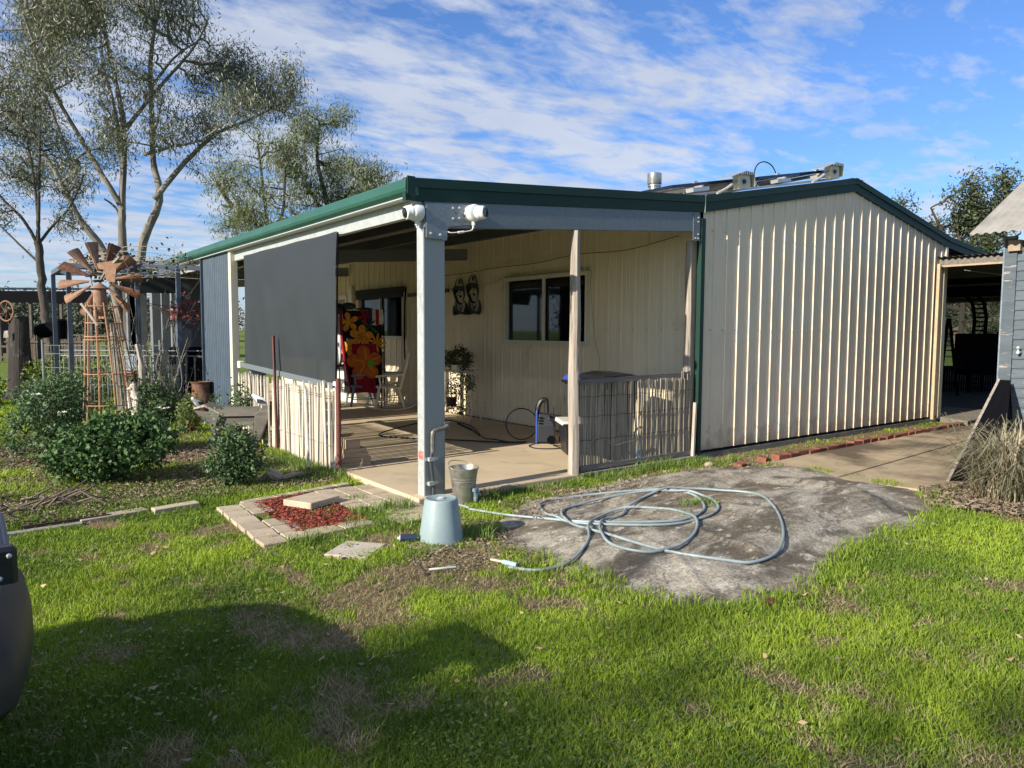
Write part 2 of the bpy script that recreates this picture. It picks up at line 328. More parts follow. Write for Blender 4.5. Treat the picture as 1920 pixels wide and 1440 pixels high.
def mat_ground():
    m, nt, N, L, P = nodes_of('grassy_soil'); P.inputs['Roughness'].default_value = .95; P.inputs['Specular IOR Level'].default_value = .15
    tc = N.new('ShaderNodeTexCoord'); at = N.new('ShaderNodeAttribute'); at.attribute_name = 'rnd'
    def noise(sc, d=6):
        n = N.new('ShaderNodeTexNoise'); n.inputs['Scale'].default_value = sc; n.inputs['Detail'].default_value = d; n.inputs['Roughness'].default_value = .7; L.new(tc.outputs['Object'], n.inputs[0]); return n.outputs[0]
    def ramp(src, cols):
        r = N.new('ShaderNodeValToRGB'); L.new(src, r.inputs[0]); e = r.color_ramp.elements
        while len(e) < len(cols): e.new(.5)
        for i, (p, c) in enumerate(cols): e[i].position = p; e[i].color = (*c, 1)
        return r.outputs[0]
    soil = ramp(noise(26), [(.3, (.10, .068, .042)), (.5, (.20, .135, .08)), (.7, (.33, .245, .155))])
    gr = ramp(noise(14), [(.3, (.06, .08, .015)), (.5, (.13, .18, .028)), (.72, (.22, .27, .05))])
    nf = noise(9, 8); ad = N.new('ShaderNodeMath'); ad.operation = 'MULTIPLY_ADD'; L.new(nf, ad.inputs[0]); ad.inputs[1].default_value = .9; ad.inputs[2].default_value = -.45
    a2 = N.new('ShaderNodeMath'); a2.operation = 'ADD'; L.new(at.outputs['Fac'], a2.inputs[0]); L.new(ad.outputs[0], a2.inputs[1])
    mr = N.new('ShaderNodeMapRange'); mr.inputs[1].default_value = .25; mr.inputs[2].default_value = .6; L.new(a2.outputs[0], mr.inputs[0])
    mx = N.new('ShaderNodeMixRGB'); L.new(mr.outputs[0], mx.inputs[0]); L.new(soil, mx.inputs[1]); L.new(gr, mx.inputs[2]); L.new(mx.outputs[0], P.inputs['Base Color'])
    b = N.new('ShaderNodeBump'); b.inputs['Distance'].default_value = .03; b.inputs['Strength'].default_value = .8; L.new(noise(40, 9), b.inputs['Height']); L.new(b.outputs[0], P.inputs['Normal'])
    return m
MG = mat_ground()
def ground():
    xs = axis(-6, 12, .09, -1600, 1600); ys = axis(-5.5, 9, .09, -1600, 1600)
    X, Y = np.meshgrid(xs, ys); g = green(X, Y)
    Z = .012*(fbm(X, Y, 1.2, 3)-.5)*np.clip((5-np.abs(Y+2))/3, 0, 1)
    d = np.hypot(X, Y); Z = np.where(d < 40, Z-.006, Z*0)
    nx, ny = len(xs), len(ys); idx = np.arange(nx*ny).reshape(ny, nx)
    F = np.stack([idx[:-1, :-1], idx[:-1, 1:], idx[1:, 1:], idx[1:, :-1]], -1).reshape(-1, 4)
    npmesh('ground', np.stack([X, Y, Z], -1).reshape(-1, 3), F, MG, rnd=g.ravel(), kind='structure', smooth=True)
ground()

def mat_mound():
    m, nt, N, L, P = nodes_of('lichen_grey_concrete'); P.inputs['Roughness'].default_value = .8
    tc = N.new('ShaderNodeTexCoord')
    def noise(sc, d=8, st=(1, 1, 1), rot=0, dist=0, loc=0):
        mp = N.new('ShaderNodeMapping'); mp.inputs['Scale'].default_value = st; mp.inputs['Rotation'].default_value = (0, 0, rot); mp.inputs['Location'].default_value = (loc, loc, 0); L.new(tc.outputs['Object'], mp.inputs[0])
        n = N.new('ShaderNodeTexNoise'); n.inputs['Scale'].default_value = sc; n.inputs['Detail'].default_value = d; n.inputs['Roughness'].default_value = .68; n.inputs['Distortion'].default_value = dist; L.new(mp.outputs[0], n.inputs[0]); return n.outputs[0]
    def mr(s, a, b):
        n = N.new('ShaderNodeMapRange'); n.inputs[1].default_value = a; n.inputs[2].default_value = b; n.interpolation_type = 'SMOOTHSTEP'; L.new(s, n.inputs[0]); return n.outputs[0]
    def mix(f, a, b):
        x = N.new('ShaderNodeMixRGB'); L.new(f, x.inputs[0])
        for i, v in ((1, a), (2, b)):
            if isinstance(v, tuple): x.inputs[i].default_value = (*v, 1)
            else: L.new(v, x.inputs[i])
        return x.outputs[0]
    c = mix(mr(noise(2.4, 10, (.65, 1.2, 1), -.45, .5), .40, .58), (.105, .088, .064), (.37, .335, .275))
    c = mix(mr(noise(1.1, 9, (1, 1, 1), 0, .4, 4), .50, .66), c, (.15, .112, .07))
    c = mix(mr(noise(9, 10, (.7, 1.2, 1), -.5, .3, 8), .54, .66), c, (.50, .46, .39))
    c = mix(mr(noise(5, 9, (1, 1, 1), 0, 1.2, 12), .57, .70), c, (.042, .038, .033))
    c = mix(mr(noise(1.6, 5, (1, 1, 1), 0, .2, 20), .60, .75), c, (.14, .15, .085))
    gr = N.new('ShaderNodeMixRGB'); gr.blend_type = 'MULTIPLY'; gr.inputs[0].default_value = 1; L.new(c, gr.inputs[1]); gm = N.new('ShaderNodeValToRGB'); L.new(noise(55, 6), gm.inputs[0])
    gm.color_ramp.elements[0].position = .36; gm.color_ramp.elements[0].color = (.52, .50, .47, 1); gm.color_ramp.elements[1].position = .58; gm.color_ramp.elements[1].color = (1.12, 1.1, 1.06, 1); L.new(gm.outputs[0], gr.inputs[2]); c = gr.outputs[0]
    L.new(c, P.inputs['Base Color'])
    b = N.new('ShaderNodeBump'); b.inputs['Distance'].default_value = .015; b.inputs['Strength'].default_value = .9; L.new(noise(22, 10), b.inputs['Height']); L.new(b.outputs[0], P.inputs['Normal'])
    return m
MM = mat_mound()
def mound():
    xs = np.arange(-.6, 4.9, .028); ys = np.arange(-3.8, 0.0, .028); X, Y = np.meshgrid(xs, ys); Z = zmound(X, Y)
    # fine cracks are cut into the slab
    for pts in ([(-.19, -1.88), (.0, -1.79), (.15, -1.8), (.38, -1.78)], [(.56, -2.18), (.5, -2.35), (.52, -2.47), (.27, -2.86), (.22, -2.95), (.15, -3.08), (.11, -3.22)], [(1.3, -2.0), (1.0, -2.4), (.95, -2.9)]):
        Z = Z+.016*seg_g(X, Y, pts, .028)*(Z > 0)
    nx, ny = len(xs), len(ys); idx = np.arange(nx*ny).reshape(ny, nx); keep = Z > -.02
    F = np.stack([idx[:-1, :-1], idx[:-1, 1:], idx[1:, 1:], idx[1:, :-1]], -1).reshape(-1, 4); kf = keep.ravel()[F].any(1)
    npmesh('concrete_pad', np.stack([X, Y, Z], -1).reshape(-1, 3), F[kf], MM, kind='structure', smooth=True)
mound()

MB().box(-.12, 3.86, -.06, 15.2, -.2, .05).build('verandah_floor', CONC, kind='structure', bev=.012)
MB().box(3.9, 10.7, -.02, 15.2, -.2, .06).build('shed_footing', mat('grey_footing', (.20, .19, .17), (.13, .125, .11), 4, .9, c3=(.08, .09, .05), s3=3), kind='structure')
def slab(name, poly, z, m, t=.12):
    n = len(poly); b = MB(); b.loft([[(x, y, z-t) for x, y in poly], [(x, y, z) for x, y in poly]]); return b.build(name, m, kind='structure', bev=.008)
slab('path', [(4.2, -.95), (4.4, -.72), (10.15, -.42), (10.3, -1.22), (8.5, -1.34), (4.2, -1.69)], .016, CONC_PATH)
slab('path', [(4.1, -1.72), (8.5, -1.37), (10.3, -1.25), (10.4, -2.02), (7.5, -2.06), (5.3, -2.72), (4.3, -2.55)], .014, CONC_PATH)
DKC = mat('shade_dark_concrete', (.05, .045, .038), (.035, .032, .028), 2, .8, c3=(.07, .06, .045), s3=1.2)  # passage shade is put into this near-black concrete colour
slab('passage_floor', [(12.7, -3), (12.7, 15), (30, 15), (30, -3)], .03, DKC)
slab('passage_slab', [(10.34, -.62), (10.7, .12), (12.66, .7), (12.66, -.45)], .085, mat('grey_slab', (.22, .19, .15), (.16, .14, .11), 3, .85))
slab('passage_slab', [(10.36, -2.0), (10.3, -.68), (12.66, -.5), (12.66, -2.0)], .05, CONC_PATH)

# loose and laid pavers
def paver(cx, cy, lx, ly, rz=0, z=.02, t=.045, m=PAVER):
    b = MB(); b.cbox(-lx/2, lx/2, -ly/2, ly/2, -t, 0, .006); return b, (cx, cy, z), (random.uniform(-.015, .015), random.uniform(-.015, .015), R(rz))
pb = root('paved_garden_border', 'sandstone pavers edging the diamond of red bark chips beside the verandah slab', 'paving', (-1.1, .3, 0))
def pav(cx, cy, lx, ly, rz=0, z=.02, **k):
    b, l, r = paver(cx, cy, lx-.008, ly-.008, rz, z, **k); b.build('paver', PAVER, pb, loc=(l[0]+1.1, l[1]-.3, l[2]), rot=r)
for i in range(6):
    t = i/5; x = -1.60*(1-t)-1.63*t; y = .72-.235*i
    pav(x+.02, y, .20, .225, -2+random.uniform(-3, 3), .022); pav(x+.225, y+.03, .20, .225, -2+random.uniform(-3, 3), .02) if i in (0, 1, 3, 4, 5) else None
for i in range(7):
    t = i/6; pav(-1.36+t*.98, .90+t*.19, .17, .105, 11, .024)
for i in range(6):
    for j in range(3):
        if (i, j) in ((5, 0), (4, 0)): continue
        pav(-.62+j*.205, .86-i*.225, .20, .22, random.uniform(-2, 2), .016+random.uniform(-.004, .006))
pav(-1.20, -.42, .30, .20, 8, .02); pav(-.90, -.38, .28, .20, 5, .018)
def loose(label, cx, cy, lx, ly, rz, z, t=.05, m=None, cat='paver'):
    b, l, r = paver(0, 0, lx, ly, rz, z, t); o = b.build('paver', m or PAVER, None, loc=(cx, cy, z), rot=r); return tag(o, label, cat)
loose('thick square sandstone paver lying loose on the red bark chips', -.93, .47, .37, .34, 24, .075, .055)
loose('pale square stepping paver alone in the grass in front of the paved border', -1.2, -1.05, .36, .32, 40, .022, m=mat('pale_paver', (.55, .47, .38), (.46, .39, .31), 8, .8, bump=.1, c3=(.33, .27, .2), s3=9))
loose('paver half sunk in soil under the upturned blue pot', -.6, -1.22, .42, .3, 20, .014)
loose('tan paver in the grass between the steel post and the paved border', -.42, -.42, .36, .3, 12, .014)
loose('long stone edging block lying in the grass left of the paved border', -1.97, 1.0, .38, .11, 6, .05, .08)
loose('long pale edging slab along the garden bed left of the shorter block', -2.45, 1.05, .52, .13, 7, .035, .08)
loose('flat concrete edging strip along the garden bed nearest the vehicle', -3.0, .93, .62, .07, 3, .02, .05, mat('grey_edging', (.33, .31, .27), (.26, .24, .2), 8, .85))
o = MB()
for i in range(14): o.box(i*.043, i*.043+.03, -.02, .02, 0, .045+.012*(i % 2))
o.box(-.01, .61, -.035, -.015, 0, .045)
tag(o.build('timber_edging', mat('dark_brown_timber', (.085, .045, .03), (.05, .03, .02), 9, .85), loc=(-3.1, 1.0, 0), rot=(0, 0, R(3))), 'dark brown serrated timber edging behind the flat concrete strip', 'edging')
sb = MB()
for i, (z, l, dy) in enumerate(((.10, .30, 0), (.155, .30, .01), (.215, .25, -.01), (.275, .24, .0))): pass
st = root('timber_stack', 'small stack of cut timber blocks on the slab beside the red pipe post', 'timber stack', (.13, 1.86, .05))
for i, (z0, l, h) in enumerate(((0, .34, .045), (.048, .34, .055), (.106, .28, .05), (.159, .27, .048), (.21, .16, .10))):
    MB().cbox(-l/2, l/2, -.11, .11, 0, h, .004).build('block', TREEWOOD, st, loc=(random.uniform(-.01, .01)-.04*(i > 2), 0, z0), rot=(0, 0, R(random.uniform(-9, 9)-4)))

# brick edging below the gable wall
be = root('brick_edging', 'row of old red bricks edging the path below the gable wall', 'edging', (7.2, -.55, 0))
bm_ = MB(); bm_.box(-.112, .112, -.055, .055, -.05, .065, .004); first = None
for i in range(25):
    x = 4.5+i*.236; y = -.64+.004*i+random.uniform(-.012, .012)+(.10 if i == 0 else 0)
    if first is None: first = bm_.build('brick', BRICK, be, loc=(x-7.2, y+.55, -.02), rot=(R(8), R(3), R(25)), bev=.006)
    else: piece('brick', first, be, (x-7.2, y+.55, random.uniform(-.012, .004)), (R(random.uniform(-6, 6)), R(random.uniform(-4, 4)), R(random.uniform(-5, 5)+1)))
tag(MB().box(-.12, .12, -.055, .055, -.02, .035, .012).build('brick', BRICK, loc=(3.95, -.62, 0), rot=(0, 0, R(20)), bev=.008), 'single worn red brick lying flat in weeds before the brick row', 'brick')
tag(MB().sphere((0, 0, 0), .06, 8, 5, (1.4, .8, .6)).build('stone', PAVER, loc=(3.62, -.42, .02)), 'small tan stone at the foot of the green corner post', 'stone')
tag(MB().box(-.035, .035, -.02, .02, 0, .02, .006).build('brick_chip', BRICK, loc=(.33, -3.42, .012), rot=(0, 0, .6)), 'orange chip of brick at the front tip of the concrete pad', 'brick chip')

# red bark chips, garden litter
def chips(name, poly, n, size, m, z=.012, hz=.02, seed=1):
    r = np.random.default_rng(seed); P = np.array(poly); lo = P.min(0); hi = P.max(0); pts = r.random((n*3, 2))*(hi-lo)+lo
    pts = pts[sdist(poly, pts[:, 0], pts[:, 1]) > 0][:n]; n = len(pts)
    a = r.random(n)*6.28; L_ = size*(.5+r.random(n)); w = L_*(.18+.3*r.random(n)); tl = (r.random((n, 2))-.5)*1.0
    V = np.zeros((n, 4, 3)); ca, sa = np.cos(a), np.sin(a)
    for k, (u, v) in enumerate(((-1, .1), (.1, -1), (1, .1), (-.2, 1))):
        dx = u*L_/2; dy = v*w/2; V[:, k, 0] = pts[:, 0]+dx*ca-dy*sa; V[:, k, 1] = pts[:, 1]+dx*sa+dy*ca; V[:, k, 2] = z+hz*r.random(n)+np.abs(dx*tl[:, 0])*.8+dy*tl[:, 1]
    rn = np.repeat(r.random(n), 4); F = np.arange(n*4).reshape(-1, 4)
    return npmesh(name, V.reshape(-1, 3), F, m, rnd=rn, kind='stuff')
o = chips('bark_chips', [(-1.36, .84), (-.74, .93), (-.74, -.28), (-.82, -.33), (-1.38, -.36), (-1.38, .3)], 4200, .034, mat('red_bark', (.33, .055, .03), (.13, .035, .022), attr=True, rough=.85), z=.006, seed=4); tag(o, 'dark red bark chips filling the paver border beside the verandah', 'bark')
LIT = mat('dry_leaf_litter', (.30, .235, .165), (.10, .07, .048), attr=True, rough=.9)
o = chips('garden_litter', [(-3.9, 1.2), (-3.2, 1.15), (-.3, 1.3), (-.3, 6), (-2.8, 7.5), (-3.6, 4)], 26000, .036, LIT, hz=.025, seed=5); tag(o, 'dry twigs and bark mulch covering the garden bed', 'mulch')
o = chips('dry_litter', [(3.6, -2.9), (4.3, -2.5), (5.2, -2.7), (6.8, -2.4), (6.9, -3.4), (4, -3.8), (3.7, -3.2)], 7000, .05, LIT, hz=.035, seed=6); tag(o, 'dry fallen litter around the dead grass clump by the timber shed', 'litter')
o = chips('soil_litter', [(-1.1, -1.8), (-.25, -2.1), (.1, -1.0), (-.1, -.7), (-.95, -1.25)], 2300, .026, LIT, hz=.012, seed=7); tag(o, 'dry straw and litter on bare soil around the upturned pot', 'litter')
o = chips('fallen_leaves', [(-3.3, -4.6), (4.6, -4.8), (4.3, -3.0), (-.3, -3.3), (-.3, -1.2), (-3.2, .8)], 330, .034, mat('fallen_leaf', (.42, .30, .19), (.20, .12, .07), attr=True, rough=.8), hz=.02, z=.03, seed=8); tag(o, 'brown gum leaves scattered over the green lawn', 'leaves')
o = chips('pad_debris', [(.3, -.6), (1.6, -.6), (3.0, -.5), (4.2, -.9), (4.1, -1.5), (2, -1.0), (.3, -1.3)], 1200, .03, LIT, z=.05, hz=.03, seed=9); tag(o, 'bits of straw and twig on the back of the concrete pad', 'litter')
# ------------------------------------------------------------------ grass
GRASS = mat('lawn_blade', (.36, .47, .05), (.13, .21, .028), attr=True, rough=.55, trans=.4, spec=.3)
DRY = mat('dry_blade', (.46, .38, .22), (.25, .25, .10), attr=True, rough=.7, trans=.25, spec=.2)
DEEP = mat('long_green_blade', (.22, .32, .06), (.09, .15, .028), attr=True, rough=.5, trans=.3)
BLOCK = [[(-.14, -.08), (3.9, -.08), (3.9, 16), (-.14, 16)], [(3.8, .0), (10.7, 0), (30, -.3), (30, 16), (3.8, 16)], [(4.3, -.9), (4.4, -.72), (10.15, -.42), (30, -.4), (30, -2.9), (7.5, -2.06), (5.3, -2.72), (4.2, -2.5)]]
PAVED = [[(-1.75, .85), (-1.2, .9), (-1.2, -.55), (-1.75, -.55)], [(-.75, 1.05), (-.14, 1.1), (-.14, -.3), (-.75, .2)], [(-1.4, .85), (-.75, .95), (-.75, -.3), (-1.35, -.35)]]
def blades(name, X, Y, Z, H, Wd, m, lean=.5, seed=0, **tags):
    r = np.random.default_rng(seed); n = len(X); a = r.random(n)*6.283; b = r.random(n)*6.283; ln = H*lean*(r.random(n)**.7)
    dx = np.cos(a)*Wd/2; dy = np.sin(a)*Wd/2; lx = np.cos(b)*ln; ly = np.sin(b)*ln
    V = np.zeros((n, 5, 3))
    V[:, 0] = np.stack([X-dx, Y-dy, Z], -1); V[:, 1] = np.stack([X+dx, Y+dy, Z], -1)
    V[:, 2] = np.stack([X+dx*.75+lx*.35, Y+dy*.75+ly*.35, Z+H*.6], -1); V[:, 3] = np.stack([X-dx*.75+lx*.35, Y-dy*.75+ly*.35, Z+H*.6], -1)
    V[:, 4] = np.stack([X+lx, Y+ly, Z+H*(1-.25*r.random(n))], -1)
    base = np.arange(n)[:, None]*5; F = np.concatenate([base+np.array([[0, 1, 2]]), base+np.array([[0, 2, 3]]), base+np.array([[3, 2, 4]])])
    return npmesh(name, V.reshape(-1, 3), F, m, rnd=np.repeat(tags.pop('rn', r.random(n)), 5), kind='stuff', **tags)
def lawn():
    r = np.random.default_rng(11)
    n = 900000
    # uniform in picture-independent polar sampling: denser near the viewer's standing place
    u = r.random(n); d = 2.0*np.exp(u*math.log(26/2.0)); az = R(YAW)+(r.random(n)-.5)*R(84)
    # area element correction d*dd for log sampling -> density ~ 1/d^2, thin nearest zone
    keep = r.random(n) < np.clip((d/4.2)**.9, .35, 1); d = d[keep]; az = az[keep]
    X = CAMP.x+d*np.sin(az); Y = CAMP.y+d*np.cos(az)
    g = green(X, Y); ok = r.random(len(X)) < np.clip(g*1.5-.12, 0.03, 1)
    for p in BLOCK: ok &= sdist(p, X, Y) < 0
    for p in PAVED: ok &= ~((sdist(p, X, Y) > 0) & (r.random(len(X)) < .93))
    md = sdist(MOUND, X, Y)+.10*(fbm(X, Y, 3.2, 4)-.5); ok &= md < .03
    X, Y, g, d = X[ok], Y[ok], g[ok], d[ok]
    bed = sdist(BED, X, Y) > 0
    n2 = fbm(X+3, Y+8, 1.1, 4); h = (.016+.036*r.random(len(X))**1.5)*(.6+.8*n2)*(.55+.6*g); h *= np.where(bed, 1.5, 1)
    w = (.0030+.0030*r.random(len(X)))*np.clip(d/4.5, .9, 4)
    # yellow green drifts, darker clover drifts
    rn = np.clip(.45+2.3*(fbm(X-9, Y+4, .8, 4)-.5)+.9*(fbm(X+19, Y+4, 3.5, 3)-.5)+.5*(r.random(len(X))-.5)+.2*(1-g), 0, 1)
    o = blades('lawn_grass', X, Y, Z=np.zeros(len(X))-.004, H=h*np.clip(d/8, 1, 1.6), Wd=w, m=GRASS, lean=.9, seed=2, rn=rn); tag(o, 'short bright green lawn covering the foreground', 'grass')
    # straw coloured blades mixed through
    k = 150000; d = 2.0*np.exp(r.random(k)*math.log(10/2.0)); az = R(YAW)+(r.random(k)-.5)*R(80); X = CAMP.x+d*np.sin(az); Y = CAMP.y+d*np.cos(az)
    g = green(X, Y); ok = r.random(k) < np.clip(1.15-g, .08, 1)
    for p in BLOCK+PAVED: ok &= sdist(p, X, Y) < 0
    ok &= sdist(MOUND, X, Y) < .0
    X, Y = X[ok], Y[ok]; n = len(X)
    o = blades('dry_grass', X, Y, np.zeros(n)-.002, .012+.028*r.random(n), .0025+.0025*r.random(n), DRY, lean=2.0, seed=3); tag(o, 'straw coloured dead blades lying through the lawn', 'grass')
lawn()
def tufts(name, spots, label, m=DEEP, cat='grass', seed=5, wd=.006):
    r = np.random.default_rng(seed); A = []
    for x, y, rad, h, n in spots:
        a = r.random(n)*6.283; q = rad*np.sqrt(r.random(n)); A.append(np.stack([x+q*np.cos(a), y+q*np.sin(a), h*(.45+.6*r.random(n))*(1-.3*q/rad)], -1))
    A = np.concatenate(A); z = np.maximum(zmound(A[:, 0], A[:, 1]), 0)-.005
    o = blades(name, A[:, 0], A[:, 1], z, A[:, 2], wd*(.6+.8*r.random(len(A))), m, lean=.75, seed=seed); tag(o, label, cat); return o
tufts('long_grass', [(-.36, -.12, .14, .2, 170), (-.62, -.12, .2, .15, 200), (-.8, -.42, .2, .12, 200), (-.66, -.62, .2, .13, 180), (-.35, -.75, .16, .13, 140), (-1.42, -.62, .14, .16, 150), (-1.15, -.7, .2, .09, 160), (-.95, .15, .14, .08, 90), (-.5, .45, .12, .1, 60)],
      'long dark green grass growing around the pavers and the steel post')
tufts('pot_grass', [(-.28, -1.28, .12, .2, 130), (-.2, -1.12, .1, .12, 60), (-.32, -.95, .1, .1, 60)], 'long grass clump growing on the right of the upturned pot')
tufts('slab_edge_grass', [(.52, -.25, .12, .17, 120), (.7, -.22, .14, .13, 120), (.95, -.22, .12, .14, 90), (.36, -.4, .1, .1, 60), (1.25, -.2, .12, .1, 70), (1.5, -.2, .12, .09, 60)], 'green grass tufts along the front edge of the verandah slab by the bucket')
tufts('fence_foot_grass', [(-.3-.1*random.random(), 1.5+.22*i, .2, .2-.01*i, 190) for i in range(9)]+[(-.55, 1.75, .3, .14, 260), (-.8, 2.2, .3, .12, 220), (-.5, 2.6, .3, .14, 240)], 'long green grass growing along the foot of the picket fence')
tufts('screen_foot_grass', [(2.0+.2*i, -.14-.05*(i % 2), .14, .13+.06*(i in (4, 5, 6)), 130) for i in range(10)]+[(3.9, -.3, .2, .08, 150), (4.15, -.35, .12, .16, 60), (4.7, -.35, .2, .06, 100), (5.6, -.3, .2, .06, 100), (6.6, -.3, .2, .06, 100)], 'bright green weeds and grass along the foot of the reed screen and wall')
tufts('pad_grass', [(1.62, -1.93, .12, .10, 130), (1.5, -1.83, .08, .08, 50), (1.28, -2.0, .07, .06, 45)], 'pulled tufts of green grass lying on the concrete pad among hose loops', seed=8)
tufts('pad_rim_grass', [(x+.03, y+.04, .17, .10, 170) for x, y in ((-.3, -2.3), (-.3, -2.7), (-.24, -3.0), (-.1, -3.3), (.15, -3.5), (.45, -3.52), (.8, -3.5), (1.15, -3.42), (1.5, -3.3), (1.9, -3.22), (2.3, -3.2), (2.7, -3.28), (3.2, -3.16), (3.7, -3.02), (-.28, -2.0), (4.0, -2.8), (4.3, -2.2), (4.35, -1.4), (2.5, -3.2), (3.0, -3.2), (.3, -3.45), (1.7, -3.25), (-.25, -2.5))], 'longer lawn grass overhanging the front edge of the concrete pad', m=GRASS, seed=12)
tufts('bed_weeds', [(random.uniform(-3.2, -.5), random.uniform(1.2, 3.2), .28, .09, 160) for _ in range(26)], 'low green weeds scattered through the garden bed', m=GRASS, seed=13)
tufts('path_joint_weeds', [(4.3, -.85, .15, .07, 90), (4.5, -1.5, .2, .05, 90), (4.4, -1.75, .15, .06, 60), (4.35, -2.75, .16, .12, 70), (4.1, -2.85, .12, .08, 60)], 'small green weeds between the concrete pad and the tan path', seed=14)
def broadleaf():
    """small flat weed leaves through the lawn"""
    r = np.random.default_rng(31); n = 26000; d = 2.2*np.exp(r.random(n)*math.log(4.5)); az = R(YAW)+(r.random(n)-.5)*R(80); X = CAMP.x+d*np.sin(az); Y = CAMP.y+d*np.cos(az)
    ok = r.random(n) < np.clip((fbm(X+30, Y, 1.3, 3)-.42)*5, .05, 1)*np.clip(green(X, Y)*1.3, 0, 1)
    for p in BLOCK+PAVED: ok &= sdist(p, X, Y) < 0
    ok &= sdist(MOUND, X, Y) < .0
    X, Y, d = X[ok], Y[ok], d[ok]; n = len(X); a = r.random(n)*6.28; s = (.006+.008*r.random(n))*np.clip(d/4, 1, 2); t = (r.random(n)-.5)*1.1; z = .012+.025*r.random(n)
    V = np.zeros((n, 4, 3))
    for k, (u, v) in enumerate(((-1, 0), (0, -.6), (1, 0), (0, .6))):
        V[:, k, 0] = X+s*(u*np.cos(a)-v*np.sin(a)); V[:, k, 1] = Y+s*(u*np.sin(a)+v*np.cos(a)); V[:, k, 2] = z+s*u*t
    o = npmesh('clover', V.reshape(-1, 3), np.arange(n*4).reshape(-1, 4), DEEP, rnd=np.repeat(r.random(n), 4), kind='stuff'); tag(o, 'clover and small flat weeds mixed through the lawn', 'clover')
broadleaf()
# ------------------------------------------------------------------ the steel shed house
def roofz(x):
    if x <= 3.9: return 2.95+.0745*(x+.22)
    if x <= 7.45: return 3.257+.1865*(x-3.9)
    if x <= 10.75: return 3.919-.1865*(x-7.45)
    return 3.303-.10*(x-10.75)
house = root('steel_shed_house', 'cream ribbed steel shed house with dark green roof edge and open verandah', 'house', (0, 0, 0))
def rib_profile(a, b, pitch=.254, hgt=.017, off=.08):
    """(u, depth) points of trapezoid ribs and two small swages per pan"""
    pts = [(a, 0)]; k = math.floor((a-off)/pitch)
    while True:
        c = off+k*pitch; k += 1
        if c-.03 > b: break
        for du, h in ((-.015, 0), (-.008, hgt), (.008, hgt), (.015, 0), (.108, 0), (.112, .005), (.118, .005), (.122, 0), (.158, 0), (.162, .005), (.168, .005), (.172, 0)):
            if a < c+du < b: pts.append((c+du, h))
    pts.append((b, 0)); return pts
def wall_mesh(a, b, bot, top, axis, sign, holes=()):
    """ribbed sheet from u=a..b; axis 'x' (wall runs along x, faces sign*y) or 'y'"""
    m = MB(); prof = rib_profile(a, b)
    for h in holes:
        for e in (h[0], h[1]):
            if a < e < b: prof.append((e, 0))
    prof = sorted(set(prof))
    def P(u, d, z): return (u, sign*d, z) if axis == 'x' else (sign*d, u, z)
    for (u0, d0), (u1, d1) in zip(prof[:-1], prof[1:]):
        mid = (u0+u1)/2; segs = [(bot, None)]
        zs = [(bot, top(u0), top(u1))]
        for h in holes:
            if h[0] <= mid <= h[1]:
                if h[2] <= bot: zs = [(h[3], top(u0), top(u1))]
                else: zs = [(bot, h[2], h[2]), (h[3], top(u0), top(u1))]
        for zb, t0, t1 in zs:
            o = len(m.v); m.v += [P(u0, d0, zb), P(u1, d1, zb), P(u1, d1, t1), P(u0, d0, t0)]; m.f.append((o, o+1, o+2, o+3))
    return m
def sheets(a, b, bot, top, axis, sign, loc, m, holes=(), w=.762, off=.08):
    u = a; first = True
    while u < b-.01:
        e = min(b, (math.floor((u-off)/w+1e-6)+1)*w+off)
        full = [h for h in holes if h[0] <= u and h[1] >= e and h[2] > bot]
        parts_ = [wall_mesh(u, e, bot, (lambda q, h=full[0]: h[2]), axis, sign), wall_mesh(u, e, full[0][3], top, axis, sign)] if full else [wall_mesh(u, e, bot, top, axis, sign, [h for h in holes if h[1] > u and h[0] < e])]
        for mb in [p for p in parts_ if p.f]:
            me = mb.mesh('wall_sheet', m); o = bpy.data.objects.new('wall_sheet', me); COL.objects.link(o); o.parent = house; o.location = loc
        u = e
# gable wall (y=0) and verandah wall (x=3.86), rear
sheets(3.93, 10.62, .10, lambda u: roofz(u)-.14, 'x', -1, (0, .0, 0), CREAM, off=.02)
WINS = [(2.0, 3.98, 1.42, 2.45), (7.55, 9.65, 1.45, 2.42)]; DOOR = (10.35, 11.4, .05, 2.42)
sheets(.03, 15.0, .05, lambda u: 3.235, 'y', -1, (3.90, 0, 0), CREAM_IN, holes=WINS+[DOOR])
sheets(3.93, 10.62, .10, lambda u: roofz(u)-.14, 'x', 1, (0, 15.0, 0), CREAM)
sheets(.03, 15.0, .10, lambda u: 3.12, 'y', 1, (10.68, 0, 0), CREAM)
MB().box(10.62, 10.70, -.035, .04, .06, 3.16).build('corner_trim', CREAM_TRIM, house)
b = MB(); b.box(10.28, 10.33, -.085, -.035, .06, 2.80); b.build('wall_post', mat('tan_post', (.45, .36, .22), (.36, .28, .17), 9, .6), house)
b = MB(); b.box(3.855, 3.925, -.045, .03, .05, 2.98); b.build('corner_trim', GREEN, house)
# screws
sc = MB()
for z in (.33, 1.62, 2.85):
    u = .02+.254*16
    while u < 10.5:
        if u > 3.95: sc.box(u-.006, u+.006, -.024, -.016, z-.006, z+.006)
        u += .254
    u = .08
    while u < 8:
        if z < 2 : sc.box(3.862, 3.872, u-.005, u+.005, z-.005, z+.005)
        u += .254
sc.build('screws', mat('screw_heads', (.12, .11, .09), None, rough=.5), house, kind='stuff')

